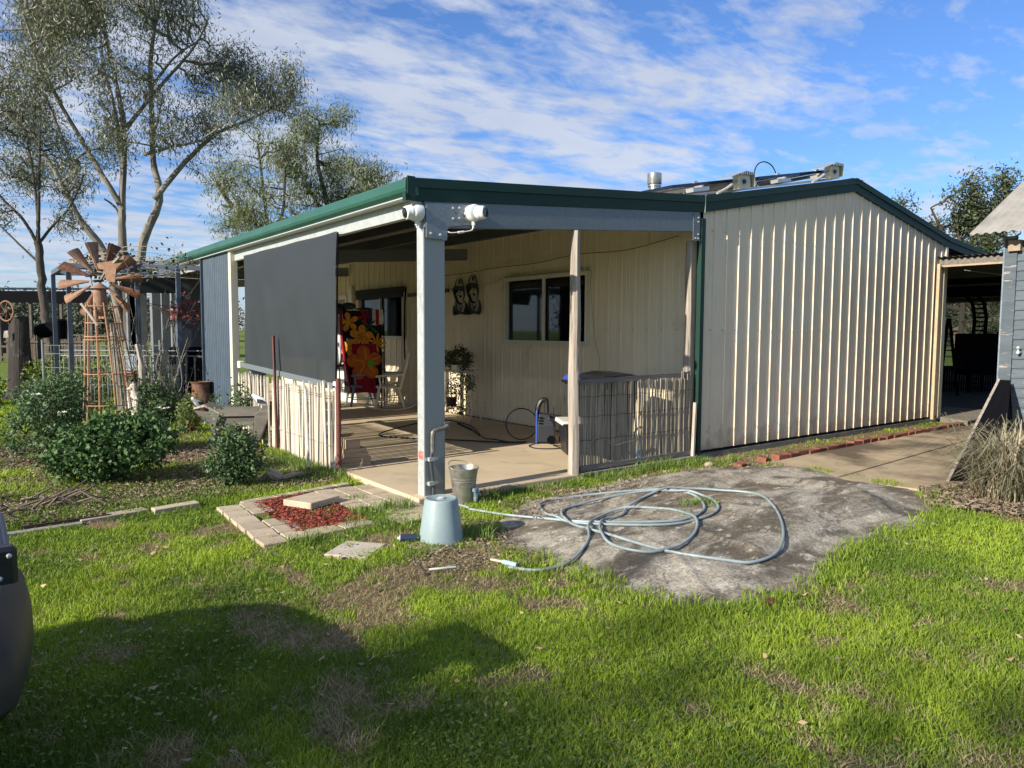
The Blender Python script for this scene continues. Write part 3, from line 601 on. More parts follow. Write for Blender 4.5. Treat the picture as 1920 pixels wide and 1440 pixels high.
# roof sheets
def roof_strip(x0, x1, n, name='roof_sheet'):
    m = MB(); prof = rib_profile(0, .762, off=.04); rz0, rz1 = roofz(x0), roofz(x1-1e-4)
    for (u0, d0), (u1, d1) in zip(prof[:-1], prof[1:]):
        o = len(m.v); m.v += [(x0, u0, rz0+d0), (x1, u0, rz1+d0), (x1, u1, rz1+d1), (x0, u1, rz0+d1)]; m.f.append((o, o+1, o+2, o+3))
    me = m.mesh(name, ROOF_UNDER)
    for i in range(n): piece(name, me, house, (0, -.02+.762*i, -.055))
roof_strip(-.17, 3.88, 20); roof_strip(3.92, 7.45, 20); roof_strip(7.45, 10.75, 20); roof_strip(10.75, 13.1, 20)
m = MB(); m.box(7.30, 7.60, -.06, 15.2, 3.885, 3.90); m.build('ridge_cap', GREEN, house)
# barge: upper cap (proud) and fascia below, following the roof outline
def barge(z_top, z_bot, y0, y1, name, m):
    xs = [-.225, 3.9, 7.45, 10.75, 13.1]
    for a, b_ in zip(xs[:-1], xs[1:]):
        mb = MB(); e = 1e-4
        za, zb = roofz(a+e), roofz(b_-e)
        if a == -.225: za = roofz(-.22)
        mb.loft([[(a, y0, za+z_top), (a, y1, za+z_top), (a, y1, za+z_bot), (a, y0, za+z_bot)], [(b_, y0, zb+z_top), (b_, y1, zb+z_top), (b_, y1, zb+z_bot), (b_, y0, zb+z_bot)]])
        mb.build(name, m, house)
barge(.0, -.085, -.055, .03, 'barge_cap', GREEN)
barge(-.087, -.20, -.040, .02, 'barge_board', GREEN)
m = MB(); m.box(3.893, 3.898, -.059, -.04, 3.05, 3.262); m.build('barge_joint', mat('joint_strip', (.12, .2, .17), None), house)
# gutter along the verandah edge: quad profile extruded along y
prof = [(-.10, 2.93), (-.225, 2.945), (-.232, 2.93), (-.235, 2.86), (-.225, 2.83), (-.19, 2.80), (-.10, 2.80)]
m = MB(); m.loft([[(x, y, z) for x, z in prof] for y in (-.05, 15.2)]); m.build('gutter', GREEN_GUT, house, bev=.004)
m = MB(); m.prism([(-.238, 2.955), (-.16, 2.955), (-.16, 2.77), (-.238, 2.80)], .012, 'xz', -.10); m.build('gutter_end', GREEN, house)
m = MB(); m.box(-.07, .0, .0, 15.1, 2.64, 2.80); m.build('eave_beam', GALV_L, house, bev=.004)
m = MB(); m.box(-.19, -.075, .0, 15.1, 2.785, 2.797); m.build('soffit_strip', GALV_L, house)
# posts
def steel_post(y, label=None):
    m = MB(); m.box(-.02, .205, y, y+.125, .0, 2.72)
    o = m.build('steel_post', GALV, house, bev=.006)
    return o
P0 = steel_post(0); P1 = steel_post(5.12); steel_post(10.2); steel_post(14.9)
s_ = MB(); s_.box(-.023, -.0205, .004, .12, .0, 2.66)
s_.build('sunlit_post_face', GALV_L, house)  # paler skin over the sunward face, its sunlight painted in
s2 = MB(); s2.box(-.026, -.0235, .02, .105, .39, .47); s2.build('red_paint_mark', mat('red_paint_smear', (.42, .10, .06), (.36, .34, .32), 18, .7, lo=.45, hi=.6), house)
def rafter(y, x0, x1, t=.07, h=.235, m=BEAM, name='rafter_beam'):
    mb = MB(); k = -.20
    mb.loft([[(x0, y, roofz(x0)+k), (x0, y+t, roofz(x0)+k), (x0, y+t, roofz(x0)+k-h), (x0, y, roofz(x0)+k-h)], [(x1, y, roofz(x1)+k), (x1, y+t, roofz(x1)+k), (x1, y+t, roofz(x1)+k-h), (x1, y, roofz(x1)+k-h)]])
    return mb.build(name, m, house, bev=.004)
rafter(-.03, -.03, 3.83); rafter(5.15, .0, 3.85, h=.2); rafter(10.2, .0, 3.85, h=.2); rafter(14.9, 0, 3.85, h=.2)
for i, x in enumerate((.95, 1.95, 2.95)):
    MB().box(x, x+.07, .05, 15.0, roofz(x)-.21, roofz(x)-.06).build('purlin', DARKSTEEL, house)
# gusset plate at the post head with bolts
pl = MB(); pl.prism([(-.018, 2.44), (.205, 2.43), (.21, 2.535), (.24, 2.56), (.50, 2.60), (.50, 2.785), (-.018, 2.745)], .010, 'xz', -.042)
pl.build('gusset_plate', mat('scratched_galvanised', (.25, .28, .30), (.19, .215, .23), 30, .45, .35, c3=(.07, .08, .09), s3=26, lo3=.6, hi3=.7), house, bev=.002)
bt = MB(); bt.lathe([(.013, 0), (.013, .008), (.007, .009), (.007, .018)], 8); bme = bt.mesh('bolt', GALV_L)
for x, z in ((.03, 2.48), (.13, 2.475), (.27, 2.635), (.34, 2.645), (.27, 2.73), (.34, 2.74)): piece('bolt', bme, house, (x, -.042, z), (R(90), 0, 0))
ep = MB(); ep.box(3.70, 3.83, -.036, -.031, 2.70, 3.02); ep.build('end_plate', BEAM, house, bev=.002)
for z in (2.73, 2.78, 2.93, 2.98): piece('bolt', bme, house, (3.79, -.036, z), (R(90), 0, 0), (.8, .8, .8)); 
for z in (2.73, ): piece('bolt', bme, house, (3.74, -.036, z), (R(90), 0, 0), (.8, .8, .8))
# cream column and slate blue iron wall beyond the shade blind
MB().box(-.14, -.03, 5.62, 5.74, .03, 2.80).build('cream_column', CREAM_TRIM, house, bev=.006)
def corr(a, b, z0, z1, pitch, amp, axis='y', x=0, n=8):
    m = MB(); k = int((b-a)/pitch*n); pr = [(a+(b-a)*i/k, amp*math.sin(2*math.pi*i/n)) for i in range(k+1)]
    for (u0, d0), (u1, d1) in zip(pr[:-1], pr[1:]):
        o = len(m.v); P = (lambda u, d, z: (x+d, u, z)) if axis == 'y' else (lambda u, d, z: (u, x+d, z)); m.v += [P(u0, d0, z0), P(u1, d1, z0), P(u1, d1, z1), P(u0, d0, z1)]; m.f.append((o, o+1, o+2, o+3))
    return m
corr(5.78, 6.52, .03, 2.78, .10, .024, x=-.115).build('blue_iron_sheet', BLUE_IRON, house)
corr(6.5, 7.25, .03, 2.77, .10, .024, x=-.12).build('blue_iron_sheet', BLUE_IRON, house)
MB().box(-.17, -.08, 7.24, 7.28, .03, 2.78).build('sheet_edge_trim', BLUE_IRON, house)
# flat grey panels between the far posts
GP = mat('grey_sheet_panel', (.17, .185, .195), (.13, .145, .155), 2, .6, c3=(.13, .14, .15), s3=3)
DP = mat('slate_post', (.07, .09, .125), (.09, .11, .15), 4, .5)
for (y0, y1, m_, x) in ((9.55, 9.75, DP, -.05), (11.9, 12.15, GP, -.06), (14.9, 15.15, GP, -.07)):
    MB().box(x, x+.46, y0, y1, .05, 2.62).build('clad_post', m_, house, bev=.005)
MB().box(-.06, .5, 10.9, 11.0, 1.1, 2.6).build('grey_panel', GP, house)

# windows
PANE = mat('dark_window_glass', (.006, .008, .013), None, rough=.035, spec=.8)
CURT = mat('white_net_curtain', (.55, .57, .62), (.3, .32, .36), 30, .8, st=(1, 1, .1))
def glass_mat():
    m, nt, N, L, P = nodes_of('window_glass'); g = N.new('ShaderNodeBsdfGlossy'); g.inputs['Roughness'].default_value = .03; t = N.new('ShaderNodeBsdfTransparent'); t.inputs[0].default_value = (.45, .48, .5, 1)
    fr = N.new('ShaderNodeFresnel'); fr.inputs[0].default_value = 1.4; mr = N.new('ShaderNodeMath'); mr.operation = 'MULTIPLY'; mr.inputs[1].default_value = .55; L.new(fr.outputs[0], mr.inputs[0])
    mx = N.new('ShaderNodeMixShader'); L.new(mr.outputs[0], mx.inputs[0]); L.new(t.outputs[0], mx.inputs[1]); L.new(g.outputs[0], mx.inputs[2]); L.new(mx.outputs[0], N['Material Output'].inputs[0]); return m
GLASS = glass_mat()
def window(y0, y1, z0, z1, blinds=True):
    x = 3.87
    fr = MB(); t = .035
    for a in ((y0-.02, y1+.02, z1-t, z1+.02), (y0-.02, y1+.02, z0-.03, z0+t-.01), (y0-.02, y0+t-.02, z0+t-.01, z1-t), (y1-t+.02, y1+.02, z0+t-.01, z1-t)): fr.box(x-.05, x+.06, *a)
    w = fr.build('window', CREAM_TRIM, house, bev=.004)
    MB().box(x-.075, x-.045, y0-.05, y1+.05, z0-.05, z0-.025).build('sill', CREAM_TRIM, w)
    ym = (y0+y1)/2
    MB().box(x-.035, x+.0, ym-.022, ym+.02, z0+t-.01, z1-t).build('mullion', CREAM_TRIM, w)
    MB().box(x+.015, x+.02, y0+t-.02, ym-.03, z0+t-.01, z1-t).build('pane', GLASS, w); MB().box(x+.03, x+.035, ym+.03, y1-t+.02, z0+t-.01, z1-t).build('pane', GLASS, w)
    return w
w1 = window(*WINS[0]); w2 = window(*WINS[1])
# vertical slat blind behind the near pane, ruffled net behind the far one
sl_ = MB(); random.seed(3)
y = 2.03
while y < 2.93:
    sl_.box(3.97, 3.973, y, y+.083+random.uniform(-.006, .004), 1.75, 2.42); y += .089
sl_.build('slat_blind', mat('brown_slat_blind', (.07, .05, .04), (.055, .04, .03), 6, .8), w1)
cu = MB(); ys = np.linspace(3.02, 3.93, 90)
for i in range(len(ys)-1):
    a, b2 = ys[i], ys[i+1]; o = len(cu.v)
    d = lambda y_: .012*math.sin(y_*95)+.01*math.sin(y_*41)
    zb = lambda y_: 1.95+.1*math.sin(y_*9)
    cu.v += [(3.99+d(a), a, zb(a)), (3.99+d(b2), b2, zb(b2)), (3.99+d(b2)*.6, b2, 2.40), (3.99+d(a)*.6, a, 2.40)]; cu.f.append((o, o+1, o+2, o+3))
cu.build('net_curtain', mat('blue_net_curtain', (.10, .12, .17), (.03, .04, .07), 30, .8, st=(1, 1, .1)), w1)
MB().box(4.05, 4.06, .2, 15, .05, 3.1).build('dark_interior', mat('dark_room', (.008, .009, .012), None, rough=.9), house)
MB().box(3.80, 3.835, 7.45, 9.75, 2.38, 2.50).box(3.79, 3.83, 7.50, 9.7, 2.28, 2.385).build('rolled_canvas_blind', mat('dark_canvas', (.018, .022, .028), None, rough=.9), house, bev=.01)
# fly screen door
d = MB(); y0, y1, z0, z1 = DOOR
for a in ((y0, y0+.08, z0, z1), (y1-.08, y1, z0, z1), (y0+.08, y1-.08, z1-.09, z1), (y0+.08, y1-.08, z0, z0+.5), (y0+.08, y1-.08, 1.2, 1.28)): d.box(3.85, 3.90, *a)
d = d.build('screen_door', CREAM_TRIM, house)
MB().box(3.905, 3.91, y0+.08, y1-.08, .5, z1-.09).build('fly_screen', mat('fly_screen', (.30, .29, .26), (.25, .24, .22), 4, .9), d)
MB().tube([(3.83, y0+.06, 1.08), (3.80, y0+.06, 1.08), (3.80, y0+.06, .96)], .01, 6).build('handle', CHROME, d)
MB().box(3.80, 3.86, 9.95, 10.15, .05, 2.62).build('pipe_cover', CREAM_TRIM, house)
# power outlet, conduits and cables on the verandah wall
o = MB(); o.cbox(3.80, 3.86, 2.34, 2.44, .50, .64, .008); ou = o.build('power_outlet', mat('cream_plastic', (.55, .47, .33), None), house)
MB().box(3.795, 3.80, 2.36, 2.42, .55, .60).build('cover', mat('tan_plastic', (.38, .30, .2), None), ou)
CAB = mat('thin_dark_cable', (.13, .10, .06), None, rough=.7)
MB().tube(spline([(3.83, 5.9, 2.62), (3.83, 5.0, 2.63), (3.83, 4.2, 2.66), (3.83, 3.2, 2.66), (3.83, 2.2, 2.72), (3.83, 1.2, 2.70), (3.83, .3, 2.80)]), .006, 5).build('wall_cable', CAB, house)
MB().tube(spline([(3.835, 5.8, 2.45), (3.835, 5.5, 2.25), (3.835, 5.3, 2.24)]), .005, 5).build('wall_cable', CAB, house)
MB().tube(spline([(3.835, 4.6, 2.38), (3.835, 4.2, 2.42), (3.835, 3.98, 2.48), (3.83, 2.6, 2.49), (3.83, 1.95, 2.50), (3.83, 1.90, 2.2), (3.83, 1.80, 1.5), (3.83, 1.70, 1.2), (3.80, 1.66, .9)]), .005, 5).build('wall_cable', mat('pale_cable', (.35, .33, .25), None), house)
MB().tube([(3.83, 7.40, 2.48), (3.80, 7.40, 2.0), (3.80, 7.42, 1.3), (3.81, 7.42, 1.0)], .014, 6).build('blind_cord', BLACK_M, house)
MB().beam((3.80, 7.25, 2.30), (3.80, 5.7, 2.34), .03, .07).build('wall_rail', mat('dark_red_timber', (.10, .04, .03), None), house)
# water pipe and tap fixed to the steel post
tp = MB()
tp.tube(spline([(.06, -.02, .0), (.06, -.025, .15), (.035, -.02, .35), (.04, -.02, .42), (.05, -.025, .48)]), .016, 8); tp.build('water_pipe', mat('grey_poly_pipe', (.045, .055, .065), None, rough=.5), house)
BR = mat('tarnished_brass', (.22, .20, .17), (.12, .115, .10), 40, .5, .4)
MB().tube(spline([(.05, -.03, .46), (.05, -.03, .60), (.06, -.03, .655), (.11, -.03, .675), (.18, -.035, .685)]), [.022]*13+[.02]*10+[.018]*2, 8).build('tap_body', BR, house)
MB().tube([(.17, -.035, .685), (.21, -.035, .705)], .022, 8).tube([(.19, -.035, .70), (.205, -.035, .73)], .008, 6).tube([(.175, -.035, .73), (.235, -.035, .735)], .009, 6).tube([(.20, -.03, .69), (.225, -.03, .655)], .011, 6).build('tap_handle', BR, house)
for z in (.40, .17): MB().box(-.02+.02*(z < .3), .12, -.014, -.004, z-.015, z+.015).box(.005, .065, -.045, -.012, z-.018, z+.018).build('pipe_clip', GALV_L, house)
# flue
fl = root('flue_pipe', 'short stainless flue pipe standing on the roof behind the verandah', 'flue', (5.13, 1.9, 3.40))
MB().lathe([(.085, 0), (.085, .40), (.10, .405), (.10, .43), (.088, .435), (.088, .44)], 24).build('pipe', STEELPIPE, fl, smooth=True)
MB().lathe([(.104, .442), (.108, .45), (.108, .60), (.10, .605), (.095, .60), (.09, .46)], 24).build('cowl', STEELPIPE, fl, smooth=True)
# solar panels lying on the slope with isolator boxes
PV = mat('solar_glass', (.006, .010, .028), (.012, .016, .03), 3, .12)
AL = mat('aluminium_rail', (.55, .55, .53), (.45, .45, .44), 10, .4, .7)
IB = mat('cream_isolator_box', (.62, .58, .45), None, rough=.45)
rk = root('solar_array', 'dark solar panels on aluminium rails tilted along the left roof slope', 'solar panels', (3.9, .25, 3.257), 0)
ang = -math.atan(.1865)
def onroof(mb, name, m, dz=0, **k):
    o = mb.build(name, m, rk, rot=(0, ang, 0), loc=(0, 0, dz), **k); return o
for i in range(2):
    for j in range(5):
        onroof(MB().box(-.10+i*1.85, 1.62+i*1.85, .12+j*1.02, 1.12+j*1.02, .155, .195), 'panel', PV)
for i in range(2):
    for x in (.28, 1.30): 
        onroof(MB().box(x+i*1.85-.15, x+i*1.85+.17, -.02, .10, .075, .125), 'rail_end', AL)
        onroof(MB().box(x+i*1.85+.05, x+i*1.85+.09, .0, 5.3, .10, .15), 'rail', AL)
        onroof(MB().box(x+i*1.85+.03, x+i*1.85+.10, .10, .14, .19, .215), 'clamp', AL)
onroof(MB().box(-.2, 3.55, .06, .10, .03, .06), 'rail', AL)
for k, x in enumerate((1.08, 3.32)):
    ib = root('isolator_box', ('cream solar isolator box with sloping shade cover, halfway up the roof', 'cream solar isolator box with shade cover, highest one beside the roof ridge')[k], 'isolator', (3.9+x*math.cos(ang)-.16, .12, 3.257+.1865*x+.0)); ib.scale = (.74, .74, .74)
    rr = (0, ang*.55, 0)
    MB().cbox(0, .34, 0, .14, .02, .26, .01).build('box', IB, ib, rot=rr)
    MB().lathe([(.062, 0), (.062, .012), (.055, .014)], 16).build('dial', mat('dial_grey', (.5, .48, .42), None), ib, loc=(.11, -.001, .15), rot=(R(90), 0, 0))
    MB().lathe([(.040, 0), (.040, .03), (.01, .032)], 12).build('knob', BLACK, ib, loc=(.10, -.014, .15), rot=(R(90), 0, 0))
    c = MB(); c.loft([[(-.30, -.05, .20), (-.30, .25, .20), (-.30, .25, .208), (-.30, -.05, .208)], [(.12, -.07, .31), (.12, .28, .31), (.12, .28, .318), (.12, -.07, .318)], [(.37, -.07, .285), (.37, .28, .285), (.37, .28, .293), (.37, -.07, .293)]])
    c.box(.365, .372, -.07, .28, .05, .285)
    for q in range(7): c.box(-.02+q*.055, .0+q*.055, -.072, -.066, .25, .30)
    c.build('shade_cover', AL, ib, rot=rr)
    MB().tube(spline([(.0, .06, .16), (-.12, .06, .10), (-.28, .08, .02), (-.5, .1, -.06)]), .028, 8).build('conduit', mat('grey_conduit', (.35, .34, .32), None), ib, rot=rr)
lp = MB(); lp.tube(spline([(5.52, .4, 3.66), (5.52, .4, 3.84), (5.60, .4, 3.95), (5.76, .4, 4.0), (5.94, .4, 3.96), (6.04, .4, 3.84), (6.04, .4, 3.70)]), .008, 6)
tag(lp.build('wire_loop', BLACK_M), 'thin black cable loop arching above the solar panels', 'cable')
# ------------------------------------------------------------------ things on and around the verandah
# security cameras
def camera_unit(label, loc, rz, ball, lensdir):
    c = root('security_camera', label, 'security camera', loc, rz)
    # base axis along local -y
    MB().lathe([(.0, 0), (.078, 0), (.080, .01), (.080, .07), (.074, .085), (.060, .092)], 28).build('base', WHITE, c, smooth=True, rot=(R(90), 0, 0))
    b = MB(); b.sphere((0, 0, 0), .066, 22, 14); b.build('dome', WHITE, c, smooth=True, loc=ball)
    ld = Vector(lensdir).normalized(); q = ld.to_track_quat('Z', 'Y').to_euler()
    MB().lathe([(.060, .010), (.063, .03), (.058, .052), (.050, .058)], 24).build('hood', WHITE, c, smooth=True, loc=ball, rot=q)
    MB().lathe([(.048, .056), (.046, .064), (.0, .066)], 24, cap=False).build('lens', mat('black_lens_glass', (.004, .005, .008), None, rough=.05), c, smooth=True, loc=ball, rot=q)
    MB().tube([(0, -.04, -.075), (0, -.04, -.115)], .017, 10).build('cable_gland', WHITE, c)
    MB().tube([(0, -.04, -.11), (0, -.035, -.135)], .009, 8).build('gland_tip', WHITE, c)
    return c
c1 = camera_unit('white dome security camera on the left side of the steel post head', (-.042, .02, 2.665), -88, (0, -.10, -.005), (-.12, -1, -.18))
c2 = camera_unit('white dome security camera mounted on the front beam right of the post', (.47, -.043, 2.70), 0, (.035, -.095, .0), (.55, -1, .02))
cb = MB(); cb.tube(spline([(0, -.036, -.13), (-.02, -.035, -.16), (-.10, -.03, -.18), (-.16, -.03, -.19), (-.24, -.02, -.20), (-.265, -.01, -.19)]), .0055, 6); cb.tube([(-.10, -.03, -.181), (-.165, -.03, -.192)], .011, 8); cb.build('cable', WHITE, c2)

# shade blind
def blind_mat():
    m, nt, N, L, P = nodes_of('charcoal_shade_cloth'); tc = N.new('ShaderNodeTexCoord'); P.inputs['Roughness'].default_value = .55
    wv = N.new('ShaderNodeTexWave'); wv.bands_direction = 'Z'; wv.inputs['Scale'].default_value = 16; wv.inputs['Distortion'].default_value = .25; wv.inputs['Detail'].default_value = 1; L.new(tc.outputs['Object'], wv.inputs[0])
    nz = N.new('ShaderNodeTexNoise'); nz.inputs['Scale'].default_value = 1.7; L.new(tc.outputs['Object'], nz.inputs[0])
    cr = N.new('ShaderNodeMixRGB'); L.new(wv.outputs['Color'], cr.inputs[0]); cr.inputs[1].default_value = (.019, .024, .028, 1); cr.inputs[2].default_value = (.025, .030, .035, 1); L.new(cr.outputs[0], P.inputs['Base Color'])
    b = N.new('ShaderNodeBump'); b.inputs['Distance'].default_value = .003; b.inputs['Strength'].default_value = .25; L.new(wv.outputs['Color'], b.inputs['Height']); L.new(b.outputs[0], P.inputs['Normal'])
    t = N.new('ShaderNodeBsdfTransparent'); mx = N.new('ShaderNodeMixShader'); mx.inputs[0].default_value = .012; L.new(P.outputs[0], mx.inputs[1]); L.new(t.outputs[0], mx.inputs[2]); L.new(mx.outputs[0], N['Material Output'].inputs[0]); return m
bl = root('shade_blind', 'charcoal shade cloth blind pulled down above the picket fence', 'blind', (-.11, 3.4, 1.0))
ny, nz = 40, 24; V = []; Fq = []
for j in range(nz+1):
    v = j/nz
    for i in range(ny+1):
        u = i/ny; yl = (1.70+.10*(1-v)); yr = 5.05-.02*(1-v)+.0*v; y = yl+(yr-yl)*u
        z0 = .99+.08*u; z = z0+(2.67-z0)*v; x = -.11-.035*math.sin(math.pi*v)*(.6+.4*math.sin(u*5))+.010*math.sin(u*17+v*5)+.006*math.sin(u*31-v*9)*(1-v)+.012*math.sin(u*6+v*14)*u*(1-u)
        V.append((x+.11, y-3.4, z-1.0))
for j in range(nz):
    for i in range(ny): a = j*(ny+1)+i; Fq.append((a, a+1, a+ny+2, a+ny+1))
npmesh('fabric', np.array(V), np.array(Fq), blind_mat(), bl, smooth=True)
MB().beam((-.01, 1.78-3.4, -.035), (-.01, 5.25-3.4, .075), .03, .075).build('bottom_rail', mat('grey_blind_rail', (.13, .15, .165), None, rough=.5), bl, bev=.006)
MB().cbox(-.05, .03, -1.72, -1.62, -.075, .03, .01).build('end_bracket', WHITE_DIRTY, bl); MB().cbox(-.05, .02, 1.80, 1.92, .03, .13, .01).build('end_bracket', CREAM_TRIM, bl)
MB().tube([(.0, -1.60, -.02), (.0, -1.65, .8), (.0, -1.70, 1.66)], .011, 6).build('hem', BLACK_M, bl); MB().box(-.065, -.05, -1.69, -1.65, -.04, -.015).build('latch', GREYP, bl)

# picket fence of split stakes
pf = root('picket_fence', 'rough split picket fence wired together below the shade blind', 'fence', (-.15, 1.62, 0))
random.seed(21); y = .07; i = 0; WIRE = mat('fence_wire', (.35, .32, .27), None, rough=.5, metal=.6)
while y < 3.62:
    far = y > 2.0; w = random.uniform(.045, .062) if not far else random.uniform(.036, .046); gap = random.uniform(.012, .034)
    if 1.78 < y < 1.95: y += .1
    h = (.97+random.uniform(-.05, .05)) if not far else .96+random.uniform(-.02, .02); t = .018
    tl = random.uniform(-.012, .012) if random.random() > .1 else random.uniform(-.06, .05)
    m = MB(); pr = [(-w/2, 0), (w/2, 0), (w/2*random.uniform(.85, 1.1), h*.5), (w/2*random.uniform(.8, 1), h-.07), (w*.18, h), (-w*.18, h+random.uniform(-.01, .01)), (-w/2*random.uniform(.8, 1), h-.07), (-w/2*random.uniform(.85, 1.1), h*.5)]
    m.prism(pr, t, 'yz', -t/2)
    m.build('picket', PICKET, pf, loc=(random.uniform(-.012, .012), y, random.uniform(-.02, .01)), rot=(tl, R(random.uniform(-1.5, 1.5)), R(random.uniform(-12, 12))))
    y += w+gap; i += 1
for z in (.30, .84, .865): MB().tube([(-.014+.004*math.sin(k*1.9), .03+k*.12, z+.006*math.sin(k*2.3)) for k in range(31)], .0035, 5).build('wire', WIRE, pf)
MB().tube([(-.03, -.03, -.05), (-.025, -.03, 1.07)], .028, 10).build('pipe_post', RUST_RED, pf, smooth=True)
MB().beam((.02, 1.86, .0), (.02, 1.86, .95), .07, .05).build('fence_post', OLDWOOD, pf)
spb = MB(); spb.box(-.016, .016, -.004, .004, 0, 1.52).box(-.003, .003, .004, .03, 0, 1.52)
tag(spb.build('star_post', RUST_RED, loc=(-.19, 3.52, 0), rot=(R(-1.2), 0, R(25))), 'dark red steel star post standing taller than the picket fence', 'post')
wp = root('garden_stake', 'thin white garden stake with a rusty disc foot before the picket fence', 'stake', (-.44, 1.80, 0))
MB().tube([(0, 0, .10), (-.01, .03, .95)], .017, 8).build('pole', WHITE_DIRTY, wp, smooth=True)
MB().tube([(0, 0, .0), (0, 0, .11)], .008, 6).build('spike', GREYP, wp)
MB().lathe([(.0, .02), (.10, .03), (.11, .04), (.10, .055), (.0, .06)], 20).build('disc', RUST, wp, smooth=True)

# reed screen with weathered posts
rs = root('reed_screen', 'grey split reed screen panel with rails between two weathered posts', 'screen', (1.9, 0, 0))
def rough_post(w0, w1, h, sx=1):
    m = MB(); rings = []; n = 10
    for k in range(26):
        z = h*k/25; s = w0+(w1-w0)*k/25; rings.append([(math.cos(a*2*math.pi/n)*s*(1+.10*math.sin(a*2.3+k*.35))+.008*math.sin(k*.5), math.sin(a*2*math.pi/n)*s*(1+.08*math.cos(a*3+k*.2)), z) for a in range(n)])
    return m.loft(rings)
rough_post(.062, .054, 2.70).build('post', OLDWOOD, rs, loc=(-.07, .0, -.04), smooth=True)
rough_post(.05, .045, 2.66).build('post', OLDWOOD, rs, loc=(1.86, .06, .05), smooth=True)
MB().beam((-.02, -.01, 1.045), (1.88, .03, 1.075), .04, .055).build('rail', OLDWOOD_H, rs); MB().beam((.0, -.03, .10), (1.88, .0, .10), .035, .05).build('rail', OLDWOOD_H, rs)
MB().beam((1.88, -.04, .05), (1.92, -.03, .72), .04, .03).build('slat', OLDWOOD, rs)
random.seed(5); rd = MB(); x = .02; k = 0
while x < 1.86:
    w = random.uniform(.0045, .0075); top = 1.02+.03*random.random()-(.10*random.random() if random.random() < .2 else 0)+(.13*random.random() if x > 1.68 else 0)
    bot = -.02+.05*random.random(); l1 = random.uniform(-.012, .012); l2 = random.uniform(-.01, .01)
    rd.tube([(x, l2-.004, bot), (x+l1*.6, .004*math.sin(k), .5), (x+l1, l2, top)], w, 5); x += w*2+random.choice((-.001, .0005, .001, .005)); k += 1
o = rd.build('reeds', REED, rs, kind='stuff')
for z in (.12, .40, .66, .88): MB().tube([(.0+.06*q, -.014, z+.006*math.sin(q*1.3)) for q in range(32)], .002, 4).build('wire', BLACK_M, rs)
MB().tube(spline([(.12, -.02, .31), (.22, -.03, .42), (.35, -.03, .43), (.5, -.03, .32), (.7, -.03, .33), (.9, -.03, .35)]), .004, 5).build('loose_wire', WIRE, rs)
MB().box(0, 1.92, -.09, .0, -.02, .055).build('kerb', mat('grey_kerb', (.25, .22, .18), (.16, .14, .12), 6, .9), rs)

# wall silhouette
art = root('wall_silhouette', 'black cut metal silhouette of two hatted figures on the verandah wall', 'wall art', (3.815, 5.03, 1.88), 0)
def blob(pts, n=5): return [(p.x, p.y) for p in spline([(u, v, 0) for u, v in pts+[pts[0]]], n)[:-1]]
def fig(sx, dx, tall):
    m = MB(); T = lambda L: [(-(u*sx+dx), v*tall) for u, v in blob(L)]
    P = lambda L, t=.006: m.prism(T(L), t, 'yz', 0)
    P([(-.20, .46), (-.17, .50), (-.08, .52), (.02, .50), (.06, .47), (.03, .455), (-.06, .475), (-.14, .46)])     # brim
    P([(-.14, .47), (-.16, .36), (-.10, .40), (-.06, .44), (-.02, .42), (.02, .45), (.0, .47)]); P([(-.13, .30), (-.10, .22), (-.04, .19), (-.08, .27), (-.10, .34)]); P([(-.145, .50), (-.13, .59), (-.09, .645), (-.05, .655), (-.09, .63), (-.115, .58), (-.125, .51)])               # crown outline
    P([(-.05, .655), (.0, .63), (.02, .57), (.03, .50), (.015, .50), (.0, .57), (-.03, .62)]); P([(-.06, .64), (-.03, .60), (-.035, .55), (-.075, .58)])
    P([(-.16, .20), (-.19, .10), (-.17, .0), (-.10, .02), (-.13, .12)]); P([(-.19, .46), (-.17, .36), (-.14, .29), (-.09, .25), (-.11, .33), (-.12, .40), (-.10, .45)])                    # shaded side of the face
    P([(.05, .46), (.065, .38), (.05, .30), (.02, .24), (.03, .33), (.02, .40), (.0, .44)])
    P([(-.05, .40), (-.03, .395), (-.01, .40), (-.03, .41)]); P([(-.06, .34), (-.03, .30), (.0, .33), (-.02, .35)])
    P([(-.14, .27), (-.08, .20), (-.02, .18), (.05, .24), (.0, .215), (-.05, .225), (-.09, .26)])                      # collar
    P([(-.16, .02), (-.13, .12), (-.14, .24), (-.10, .20), (-.08, .10), (.0, .06), (.06, .05), (.08, .0), (-.02, .015), (-.10, .0)])
    P([(.05, .26), (.09, .20), (.11, .12), (.10, .03), (.05, .0), (.04, .08), (.06, .15)]); P([(-.06, .18), (-.02, .12), (.02, .18), (.0, .10), (-.04, .09)])
    return m
fig(1.65, -.13, 1.02).build('left_figure', NAVY, art, loc=(0, .12, 0)); fig(1.65, .17, 1.08).build('right_figure', NAVY, art, loc=(0, -.02, 0))

